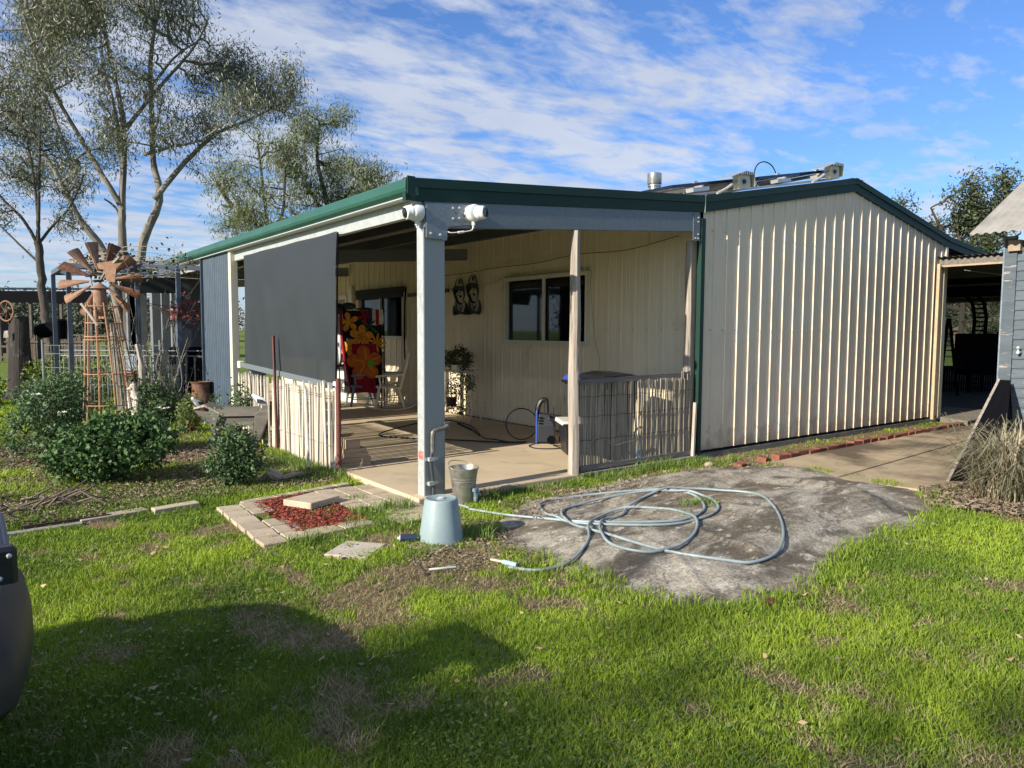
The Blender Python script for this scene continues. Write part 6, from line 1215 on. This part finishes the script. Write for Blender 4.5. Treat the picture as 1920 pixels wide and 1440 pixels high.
tag(MB().lathe([(0, 0), (.10, 0), (.12, .22), (.13, .22), (.13, .25), (.11, .25), (.1, .2), (0, .2)], 18).build('rust_pot', RUST, loc=(-1.12, 8.3, .62)), 'rust coloured pot on a stand behind the windmill ornament', 'pot')

# ------------------------------------------------------------------ furniture under the verandah
GBP = mat('grey_blue_paint', (.22, .27, .33), (.16, .20, .25), 9, .5); IVO = mat('ivory_paint', (.78, .75, .68), (.68, .64, .56), 9, .55); PINK = mat('pinkish_white_paint', (.80, .75, .73), None, rough=.5)
def rocker(name, label, loc, rz, mf, ms, rock, splat, wide=.5):
    """side view in xz: front towards -x"""
    c = root(name, label, 'chair', loc, rz); w = wide/2
    MB().loft([[(-.26, -w, .44), (-.26, w, .44), (-.26, w, .475), (-.26, -w, .475)], [(.22, -w*.85, .41), (.22, w*.85, .41), (.22, w*.85, .445), (.22, -w*.85, .445)]]).build('seat', ms, c, bev=.008)
    for s in (-1, 1):
        MB().tube([(-.20, s*w*.82, .44), (-.27, s*w*.95, .05)], [.028, .023], 8).build('leg', mf, c); MB().tube([(.16, s*w*.75, .43), (.27, s*w*.9, .05)], [.028, .023], 8).build('leg', mf, c)
        MB().tube([(.20, s*w*.78, .43), (.29, s*w*.80, .78), (.37, s*w*.82, 1.12)], [.028, .027, .023], 8).build('back_post', mf, c)
        MB().tube(spline([(.27, s*w*.82, .70), (.05, s*w*1.0, .68), (-.20, s*w*1.05, .67), (-.26, s*w*1.05, .65)]), .022, 7).build('arm', mf, c); MB().tube([(-.20, s*w*1.0, .66), (-.17, s*w*.9, .45)], .018, 7).build('arm_support', mf, c)
        MB().tube([(-.25, s*w*.9, .2), (.24, s*w*.85, .2)], .011, 6).build('stretcher', mf, c)
        if rock: MB().tube(spline([(-.48, s*w*.95, .09), (-.25, s*w*.95, .035), (.05, s*w*.92, .01), (.30, s*w*.9, .035), (.50, s*w*.88, .10)]), .016, 6).build('runner', mf, c)
    cr = MB(); pts = [(-w*.84, 0), (w*.84, 0), (w*.84, .10), (w*.6, .14), (w*.3, .10), (0, .16), (-w*.3, .10), (-w*.6, .14), (-w*.84, .10)]
    cr.prism(pts, .022, 'yz', 0); cr.build('crest_rail', splat, c, loc=(.335, 0, 1.0), rot=(0, R(13), 0))
    n = 3 if splat is PINK else 8
    for i in range(n):
        y = (i-(n-1)/2)*(wide*.72/(n)); hw = .045 if n == 3 else .017
        MB().prism([(-hw*.6, 0), (hw*.6, 0), (hw, .28), (hw*.5, .55), (-hw*.5, .55), (-hw, .28)], .014, 'yz', 0).build('splat', splat, c, loc=(.215, y, .45), rot=(0, R(12.5), 0))
    return c
rocker('rocking_chair', 'grey blue wooden armchair with white back splats before the clothes rack', (2.86, 7.45, .05), -12, GBP, GBP, False, PINK)
rocker('rocking_chair', 'ivory rocking chair with spindle back partly hidden by the steel post', (3.22, 6.95, .05), -28, IVO, IVO, True, IVO, .55)
rocker('rocking_chair', 'second ivory spindle chair against the wall behind the rocking one', (3.5, 7.75, .05), -150, IVO, IVO, False, IVO, .5)
ar = root('clothes_airer', 'dark metal clothes airer standing against the verandah wall', 'clothes airer', (2.72, 7.40, .05), TR)
for x in (-.40, .50):
    MB().tube([(x, -.02, 0), (x, -.02, 1.92)], .012, 6).build('leg', BLACK_M, ar); MB().tube([(x, .30, 0), (x, .30, 1.92)], .012, 6).build('leg', BLACK_M, ar)
for z, y in ((1.92, 0), (1.92, .15), (1.92, .30), (1.2, .3), (.42, 0), (.78, .1)): MB().tube([(-.42, y, z), (.52, y, z)], .009, 6).build('bar', BLACK_M, ar)
def cloth(name, pts_top, drop, wave, m, parent, y0=0, nx=22, nz=16, seed=1, taper=0):
    r_ = random.Random(seed); V = []; F = []; x0, x1 = pts_top
    for j in range(nz+1):
        v = j/nz
        for i in range(nx+1):
            u = i/nx; xx = x0+(x1-x0)*u; xx = (x0+x1)/2+(xx-(x0+x1)/2)*(1-taper*v)
            V.append((xx+.01*math.sin(v*5+u*3+seed), y0+wave*math.sin(u*11+seed+v*1.1)*(.3+.7*v)+.01*math.sin(v*9), -drop*v+.012*math.sin(u*7+seed)*v))
    for j in range(nz):
        for i in range(nx): a = j*(nx+1)+i; F.append((a, a+1, a+nx+2, a+nx+1))
    return npmesh(name, np.array(V), np.array(F), m, parent, smooth=True)
BT = mat('black_towel', (.012, .012, .014), None, rough=.95); RT_ = mat('crimson_towel', (.36, .008, .03), (.28, .005, .02), 6, .95)
YEL = mat('yellow_petal_print', (.80, .36, .03), (.55, .20, .02), 9, .95); ORG = mat('orange_petal_print', (.62, .16, .02), (.45, .08, .015), 7, .95); GRP = mat('green_print', (.02, .13, .06), None, rough=.95); LIME = mat('lime_print', (.16, .36, .03), None, rough=.95)
def hang(name, label, x, z, y, rot=0): 
    a = R(TR); return root(name, label, 'laundry', (2.72+x*math.cos(a)-y*math.sin(a), 7.40+x*math.sin(a)+y*math.cos(a), .05+z), TR)
def petals(parent, name, cx, cz, rr, n, m, w=.42, y=-.035, ph=0):
    mb = MB()
    for k in range(n):
        a = 2*math.pi*k/n+ph; pts = []
        for t in np.linspace(0, 1, 9): pts.append((t, w*max(0, math.sin(math.pi*t**1.5))**.6*.45))
        pl_ = pts+[(t, -h) for t, h in reversed(pts[1:-1])]
        mb.prism([(cx+rr*(t*math.cos(a)-h*math.sin(a)), cz+rr*(t*math.sin(a)+h*math.cos(a))) for t, h in pl_], .003, 'xz', y-.002*k)
    return mb.build(name, m, parent)
t1_ = hang('beach_towel', 'black beach towel printed with yellow flowers and a crimson border', 0, 1.92, -.03)
cloth('towel', (-.24, .50), 1.60, .018, BT, t1_, seed=3)
petals(t1_, 'flower_print', -.12, -.22, .20, 5, YEL, .6, ph=.5); petals(t1_, 'flower_print', .12, -.50, .24, 5, YEL, .7, ph=.2); petals(t1_, 'flower_print', -.13, -.72, .19, 5, YEL, .6, ph=1.2); petals(t1_, 'flower_print', .42, -.62, .20, 9, YEL, .25); petals(t1_, 'flower_centre', .12, -.50, .09, 5, ORG, .5, y=-.05)
petals(t1_, 'leaf_print', .28, -.30, .2, 4, GRP, .3, ph=.9, y=-.03); petals(t1_, 'leaf_print', -.06, -.95, .13, 4, GRP, .5, ph=.3, y=-.03); petals(t1_, 'flower_print', .20, -.10, .18, 5, RT_, .4, ph=.9, y=-.03)
MB().tube(spline([(-.27, -.03, 0), (-.26, -.04, -.5), (-.19, -.05, -1.0), (-.08, -.05, -1.55)]), .028, 8).build('border', RT_, t1_, smooth=True)
t2_ = hang('red_towel', 'red towel printed with one big orange flower', .17, 1.28, -.10)
cloth('towel', (-.22, .24), .95, .014, RT_, t2_, seed=5); petals(t2_, 'flower_print', .02, -.38, .36, 5, ORG, .8, y=-.03, ph=.4); petals(t2_, 'flower_centre', .16, -.38, .08, 5, LIME, .9, y=-.05); petals(t2_, 'flower_streak', .06, -.36, .28, 5, YEL, .12, y=-.045, ph=.4)
t3_ = hang('striped_towel', 'small towel with navy, white and red stripes over the airer corner', .40, 1.95, -.06)
cloth('towel', (-.12, .15), .30, .006, mat('white_cloth', (.72, .70, .68), None, rough=.95), t3_, seed=2, nx=8)
MB().box(-.13, -.06, -.02, -.012, -.29, .0).build('stripe', mat('navy_cloth', (.015, .03, .08), None, rough=.95), t3_); MB().box(.01, .07, -.02, -.012, -.30, .0).build('stripe', RT_, t3_)
t4_ = hang('white_shirt', 'pale grey and white shirt hanging at the left of the airer', -.36, 1.86, -.06)
cloth('shirt', (-.10, .13), .98, .03, mat('white_grey_cloth', (.60, .60, .60), (.30, .27, .26), 9, .95, st=(2, 2, .5)), t4_, seed=8, taper=.3)
t5_ = hang('dark_jacket', 'black jackets heaped over the top of the airer', -.2, 1.96, .05)
mb = MB(); mb.sphere((-.18, 0, -.02), .17, 12, 8, (1.2, .8, .8)).sphere((.05, 0, .05), .11, 12, 8, (1.4, .8, .7)).sphere((-.30, 0, -.16), .13, 12, 8, (.8, .8, 1.3)).sphere((.35, .02, .0), .06, 10, 6, (3, .8, .5)); mb.build('jacket', mat('black_shiny_cloth', (.012, .014, .016), (.05, .055, .06), 12, .45, lo=.5, hi=.75, bump=.5, bscale=14), t5_, smooth=True)
t6_ = hang('plaid_shirt', 'dark blue checked shirt at the far left of the airer', -.52, 1.72, -.02); cloth('shirt', (-.09, .10), .75, .025, mat('dark_plaid', (.03, .045, .08), (.16, .18, .2), 30, .95, lo=.5, hi=.6), t6_, seed=4)
sh = hang('shoes_pile', 'dark shoes and grey cloth piled on the lower bars of the airer', -.35, .80, .05); MB().sphere((-.05, 0, .06), .10, 10, 7, (1.1, .8, .7)).sphere((.12, 0, .04), .08, 10, 7, (1.2, .8, .6)).build('pile', mat('dark_mixed_cloth', (.03, .03, .035), (.3, .3, .3), 10, .9, lo=.5, hi=.7), sh, smooth=True)
bx = root('white_cabinet', 'white panelled cabinet behind the clothes airer', 'cabinet', (3.42, 9.0, .05), 0)
MB().cbox(-.2, .25, -.5, .6, 0, .85, .01).build('body', IVO, bx); 
for k in range(4): MB().box(-.215, -.20, -.46+k*.26, -.24+k*.26, .06, .78).build('door', IVO, bx, bev=.004)

# ------------------------------------------------------------------ timber shed on the right and covered passage
ts = root('timber_shed', 'old blue grey weatherboard shed with corrugated iron roof at the right edge', 'shed', (7.6, -2.05, 0))
PB = mat('peeling_blue_paint_shaded', (.105, .128, .15), (.07, .088, .105), 4, .8, bump=.6, bscale=30, st=(2, .25, 2), c3=(.45, .37, .30), s3=9, lo3=.60, hi3=.66, st3=(2, .35, 2.5), rand=.10)  # darker than the side copy: roof overhang shade put into the paint colour
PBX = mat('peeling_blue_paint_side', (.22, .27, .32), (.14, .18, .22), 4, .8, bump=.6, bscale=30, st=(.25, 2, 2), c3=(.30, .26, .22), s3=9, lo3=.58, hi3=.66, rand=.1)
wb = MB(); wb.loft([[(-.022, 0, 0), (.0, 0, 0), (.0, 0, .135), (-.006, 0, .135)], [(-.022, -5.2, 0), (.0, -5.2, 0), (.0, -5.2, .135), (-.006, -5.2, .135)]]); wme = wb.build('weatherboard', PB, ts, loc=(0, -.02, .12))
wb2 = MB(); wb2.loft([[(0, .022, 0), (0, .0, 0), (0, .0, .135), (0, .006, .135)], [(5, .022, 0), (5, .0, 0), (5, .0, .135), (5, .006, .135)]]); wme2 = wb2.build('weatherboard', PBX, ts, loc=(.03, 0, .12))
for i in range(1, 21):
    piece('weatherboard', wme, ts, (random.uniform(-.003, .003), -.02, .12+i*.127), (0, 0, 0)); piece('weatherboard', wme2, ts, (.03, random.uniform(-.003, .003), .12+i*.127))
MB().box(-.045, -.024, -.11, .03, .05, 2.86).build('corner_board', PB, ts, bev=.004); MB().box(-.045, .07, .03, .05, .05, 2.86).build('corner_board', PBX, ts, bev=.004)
MB().box(.02, 4.9, -5.1, -.02, .02, 2.7).build('core', BLACK_M, ts)
m = MB(); ys = np.linspace(.32, -5.4, 300); s_r = .52
for k, (a, b2) in enumerate(zip(ys[:-1], ys[1:])):
    za = .013*math.sin(a*2*math.pi/.076*.75); zb = .013*math.sin(b2*2*math.pi/.076*.75); o_ = len(m.v)
    m.v += [(-.42, a, 2.88+za), (-.42, b2, 2.88+zb), (2.5, b2, 2.88+2.92*s_r+zb), (2.5, a, 2.88+2.92*s_r+za)]; m.f.append((o_, o_+1, o_+2, o_+3))
SR = mat('old_corrugated_iron', (.42, .39, .34), (.30, .275, .24), 3, .6, .25, c3=(.18, .14, .10), s3=2.5, lo3=.55, hi3=.8, st3=(.3, 3, 1))
m.build('roof', SR, ts, smooth=True); m = MB(); m.loft([[(2.5, .32, 4.39), (2.5, -5.4, 4.39), (5.4, -5.4, 2.88), (5.4, .32, 2.88)], [(2.5, .32, 4.40), (2.5, -5.4, 4.40), (5.4, -5.4, 2.89), (5.4, .32, 2.89)]]).build('roof', SR, ts)
MB().box(-.10, .03, -.16, -.02, 2.66, 2.80).build('rafter_end', mat('raw_timber', (.35, .27, .20), (.25, .19, .14), 5, .85), ts)
tpx = root('wall_tap', 'small silver tap fixed to the weatherboard wall', 'tap', (7.55, -2.25, 1.35), 0); MB().tube([(.03, 0, 0), (-.06, 0, 0)], .02, 8).tube([(-.05, 0, 0), (-.05, 0, .05)], .012, 6).build('body', GALV_L, tpx); MB().sphere((-.06, 0, .06), .022, 8, 6).build('knob', GALV_L, tpx)
pr_ = root('passage_roof', 'rusty corrugated iron roof spanning between the house and the timber shed', 'roof', (10.45, -.95, 2.9))
m = MB(); ys = np.linspace(9.5, -2.2, 600)
for a, b2 in zip(ys[:-1], ys[1:]):
    za = .016*math.sin(a*2*math.pi/.1); zb = .016*math.sin(b2*2*math.pi/.1); o_ = len(m.v); m.v += [(-.12, a, za+.02), (-.12, b2, zb+.02), (14, b2, zb-.25), (14, a, za-.25)]; m.f.append((o_, o_+1, o_+2, o_+3))
m.build('sheet', mat('dark_rusty_iron', (.10, .08, .065), (.06, .055, .05), 3, .8), pr_, smooth=True)
MB().beam((0, 1.0, -.075), (0, -2.2, -.075), .05, .13).build('timber_beam', OLDWOOD_H, pr_); MB().beam((-.03, .98, -.135), (-.03, -2.2, -.135), .02, .03).build('lip', TREEWOOD, pr_)
for x in (3, 6, 9, 12): MB().beam((x, 9.2, -.22), (x, -2.2, -.22), .06, .12).build('rafter', BLACK_M, pr_)
wl = MB(); wl.tube(spline([(.02, .55, -.22), (1.5, -.1, -.35), (2.9, -.9, -.55)]), .006, 5).sphere((2.95, -.92, -.62), .06, 8, 6); wl.build('cord_and_bulb', GALV_L, pr_)
# things in the shaded passage
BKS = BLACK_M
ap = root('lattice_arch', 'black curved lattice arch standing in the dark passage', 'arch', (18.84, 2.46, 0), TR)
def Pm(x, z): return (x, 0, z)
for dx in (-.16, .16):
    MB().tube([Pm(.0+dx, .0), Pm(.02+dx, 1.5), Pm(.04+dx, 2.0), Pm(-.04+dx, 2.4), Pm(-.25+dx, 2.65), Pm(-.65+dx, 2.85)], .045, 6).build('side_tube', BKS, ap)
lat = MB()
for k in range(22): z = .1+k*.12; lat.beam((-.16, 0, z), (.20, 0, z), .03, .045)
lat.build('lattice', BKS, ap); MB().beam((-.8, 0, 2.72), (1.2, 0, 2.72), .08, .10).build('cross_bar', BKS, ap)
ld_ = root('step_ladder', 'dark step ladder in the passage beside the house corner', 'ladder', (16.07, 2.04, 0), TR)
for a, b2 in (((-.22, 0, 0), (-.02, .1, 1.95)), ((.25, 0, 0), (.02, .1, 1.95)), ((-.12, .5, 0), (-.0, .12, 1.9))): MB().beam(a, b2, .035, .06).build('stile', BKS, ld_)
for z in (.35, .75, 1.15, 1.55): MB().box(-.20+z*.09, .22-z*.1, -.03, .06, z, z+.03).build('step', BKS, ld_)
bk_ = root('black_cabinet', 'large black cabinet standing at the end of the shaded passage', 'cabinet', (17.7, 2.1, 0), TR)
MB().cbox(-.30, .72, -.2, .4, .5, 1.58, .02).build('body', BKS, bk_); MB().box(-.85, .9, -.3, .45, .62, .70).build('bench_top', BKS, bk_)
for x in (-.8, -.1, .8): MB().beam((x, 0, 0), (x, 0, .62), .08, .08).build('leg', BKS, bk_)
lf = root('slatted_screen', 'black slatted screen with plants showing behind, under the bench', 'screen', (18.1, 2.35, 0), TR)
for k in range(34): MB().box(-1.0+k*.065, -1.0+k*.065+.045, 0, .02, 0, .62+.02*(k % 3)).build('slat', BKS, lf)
def veil():
    m, nt, N, L, P = nodes_of('black_shade_mesh'); P.inputs['Base Color'].default_value = (.02, .022, .025, 1); t = N.new('ShaderNodeBsdfTransparent'); mx = N.new('ShaderNodeMixShader'); mx.inputs[0].default_value = .42; L.new(P.outputs[0], mx.inputs[1]); L.new(t.outputs[0], mx.inputs[2]); L.new(mx.outputs[0], N['Material Output'].inputs[0]); return m
vl = MB(); vl.add([(-1.2, 0, 0), (.72, 0, 0), (.72, 0, 2.66), (-1.2, 0, 2.66)], [(0, 1, 2, 3)])
o = vl.build('shade_mesh', veil(), loc=(20.98, 3.36, 0), rot=(0, 0, R(TR))); tag(o, 'dark see through shade mesh hanging across the end of the passage', 'shade cloth')
pp = root('porch_post', 'thin dark post and brace at the right of the passage end', 'post', (19.44, 2.01, 0), TR)
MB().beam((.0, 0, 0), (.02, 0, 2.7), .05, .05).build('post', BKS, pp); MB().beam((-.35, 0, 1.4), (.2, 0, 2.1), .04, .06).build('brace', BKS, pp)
ht = root('far_hut', 'small brown roofed hut far beyond the passage', 'hut', (64.3, 18.3, 0), TR)
MB().box(-1.5, 2.2, 0, 3, 0, 1.8).build('wall', mat('brown_hut_wall', (.22, .17, .12), None), ht); MB().loft([[(-1.8, -.3, 1.8), (2.5, -.3, 1.8), (2.5, 3.3, 1.8), (-1.8, 3.3, 1.8)], [(-.2, 1.2, 2.9), (1.6, 1.2, 2.9), (1.6, 1.8, 2.9), (-.2, 1.8, 2.9)]]).build('roof', mat('brown_hut_roof', (.20, .14, .10), None), ht)
MB().tube([(.9, -.4, 0), (.9, -.4, 3.6)], .1, 6).build('pole', BKS, ht)
gs = root('leaning_boards', 'stack of black boards leaning against the corner of the timber shed', 'boards', (4.96, -2.52, 0))
for k in range(5):
    t = .022*k; x = .10*k
    MB().loft([[(x, 0, t*0), (x+.40, -.36, 0), (x+.40, -.36, .016), (x, 0, .016)], [(2.50, .44, .97-t), (2.50, .32, .97-t), (2.50, .32, .986-t), (2.50, .44, .986-t)]]).build('board', BLACK_M, gs)
MB().beam((-.012, .012, .012), (2.49, .452, .99), .03, .02).build('edge_strip', OLDWOOD, gs)

# ------------------------------------------------------------------ parked four wheel drive, only its nose in view
cr_ = root('parked_four_wheel_drive', 'four wheel drive with black bumper and light bar, just entering at the left edge', 'car', (-5.375, -2.42, 0))
CP = mat('silver_white_paint', (.55, .56, .57), (.50, .51, .52), 3, .3, .3)
BPX = mat('textured_black_bumper', (.014, .016, .017), (.022, .024, .025), 60, .5, bump=.08)
plan = [(1.5, -.94), (1.98, -.92), (2.06, -.82), (2.10, -.60), (2.135, -.3), (2.145, 0), (2.12, .25), (2.06, .45), (1.98, .62), (1.85, .72), (1.5, .78)]
def ring(z, k, ins=0): return [(1.5+(x-1.5)*k-ins*0, y*(1-ins), z) for x, y in plan]
MB().loft([ring(.38, .72, .08), ring(.42, .94, .02), ring(.46, 1.0, 0), ring(.52, 1.0, 0), ring(.62, .97, .02), ring(.68, .86, .05)]).build('bumper', BPX, cr_, smooth=True)
for s in (-1, 1):
    MB().cbox(1.90, 2.03 if s > 0 else 2.09, s*.60-.08, s*.60+.08, .46, .53, .02).build('fog_light', BLACK, cr_)
    MB().loft([[(1.20, s*.84, .64), (1.62, s*.74, .64), (1.64, s*.52, .64), (1.2, s*.52, .64)], [(1.05, s*.84, .80), (1.48, s*.70, .80), (1.50, s*.52, .80), (1.05, s*.52, .80)]]).build('headlight', mat('headlight_glass', (.5, .52, .55), None, rough=.1), cr_)
lb = MB(); lb.box(1.985, 2.06, -.80, -.30, .865, .945).box(1.8, 1.98, -.70, -.4, .62, .87)
for k in range(4): lb.box(1.99+k*.018, 1.998+k*.018, -.80, -.30, .945, .952)
lb.build('light_bar', mat('anodised_blue_black', (.035, .05, .075), None, rough=.4, metal=.4), cr_); MB().cbox(1.97, 2.075, -.855, -.805, .845, .955, .012).build('light_bar_end', BLACK, cr_)
for x, z in ((1.99, .93), (2.055, .93), (2.03, .865)): MB().sphere((x, -.857, z), .008, 6, 4).build('bolt', GALV_L, cr_)
MB().loft([[(1.2, -.52, .62), (1.62, -.52, .62), (1.62, .52, .62), (1.2, .52, .62)], [(1.1, -.52, .80), (1.5, -.52, .80), (1.5, .52, .80), (1.1, .52, .80)]]).build('grille', BLACK, cr_)
MB().loft([[(-.28, -.90, .90), (1.50, -.70, .80), (1.50, .70, .80), (-.28, .90, .90)], [(-.3, -.84, 1.02), (.9, -.66, .93), (.9, .66, .93), (-.3, .84, 1.02)]]).build('bonnet', CP, cr_, bev=.03)
MB().box(-2.9, 1.2, -.84, .84, .45, .80).build('body', CP, cr_, bev=.05)
MB().loft([[(-2.8, -.90, .94), (-.2, -.90, .94), (-.2, .90, .94), (-2.8, .90, .94)], [(-2.65, -.66, 1.60), (-1.6, -.66, 1.60), (-1.6, .66, 1.60), (-2.65, .66, 1.60)]]).build('cabin', mat('dark_car_glass', (.01, .012, .014), None, rough=.05), cr_)
MB().box(-2.7, -1.6, -.67, .67, 1.595, 1.64).build('roof', CP, cr_, bev=.02)
for x in (.85, -1.95):
    for s in (-1, 1):
        w = MB().lathe([(.22, -.11), (.36, -.11), (.385, -.07), (.385, .07), (.36, .11), (.22, .11)], 28).build('tyre', RUBBER, cr_, loc=(x, s*.86, .385), rot=(R(90), 0, 0), smooth=True); MB().lathe([(0, -.09), (.22, -.09), (.22, .09), (0, .09)], 16).build('rim', GALV, w)
print('objects', len(bpy.data.objects), 'tris~', sum(len(o.data.polygons) for o in bpy.data.objects if o.type == 'MESH'))
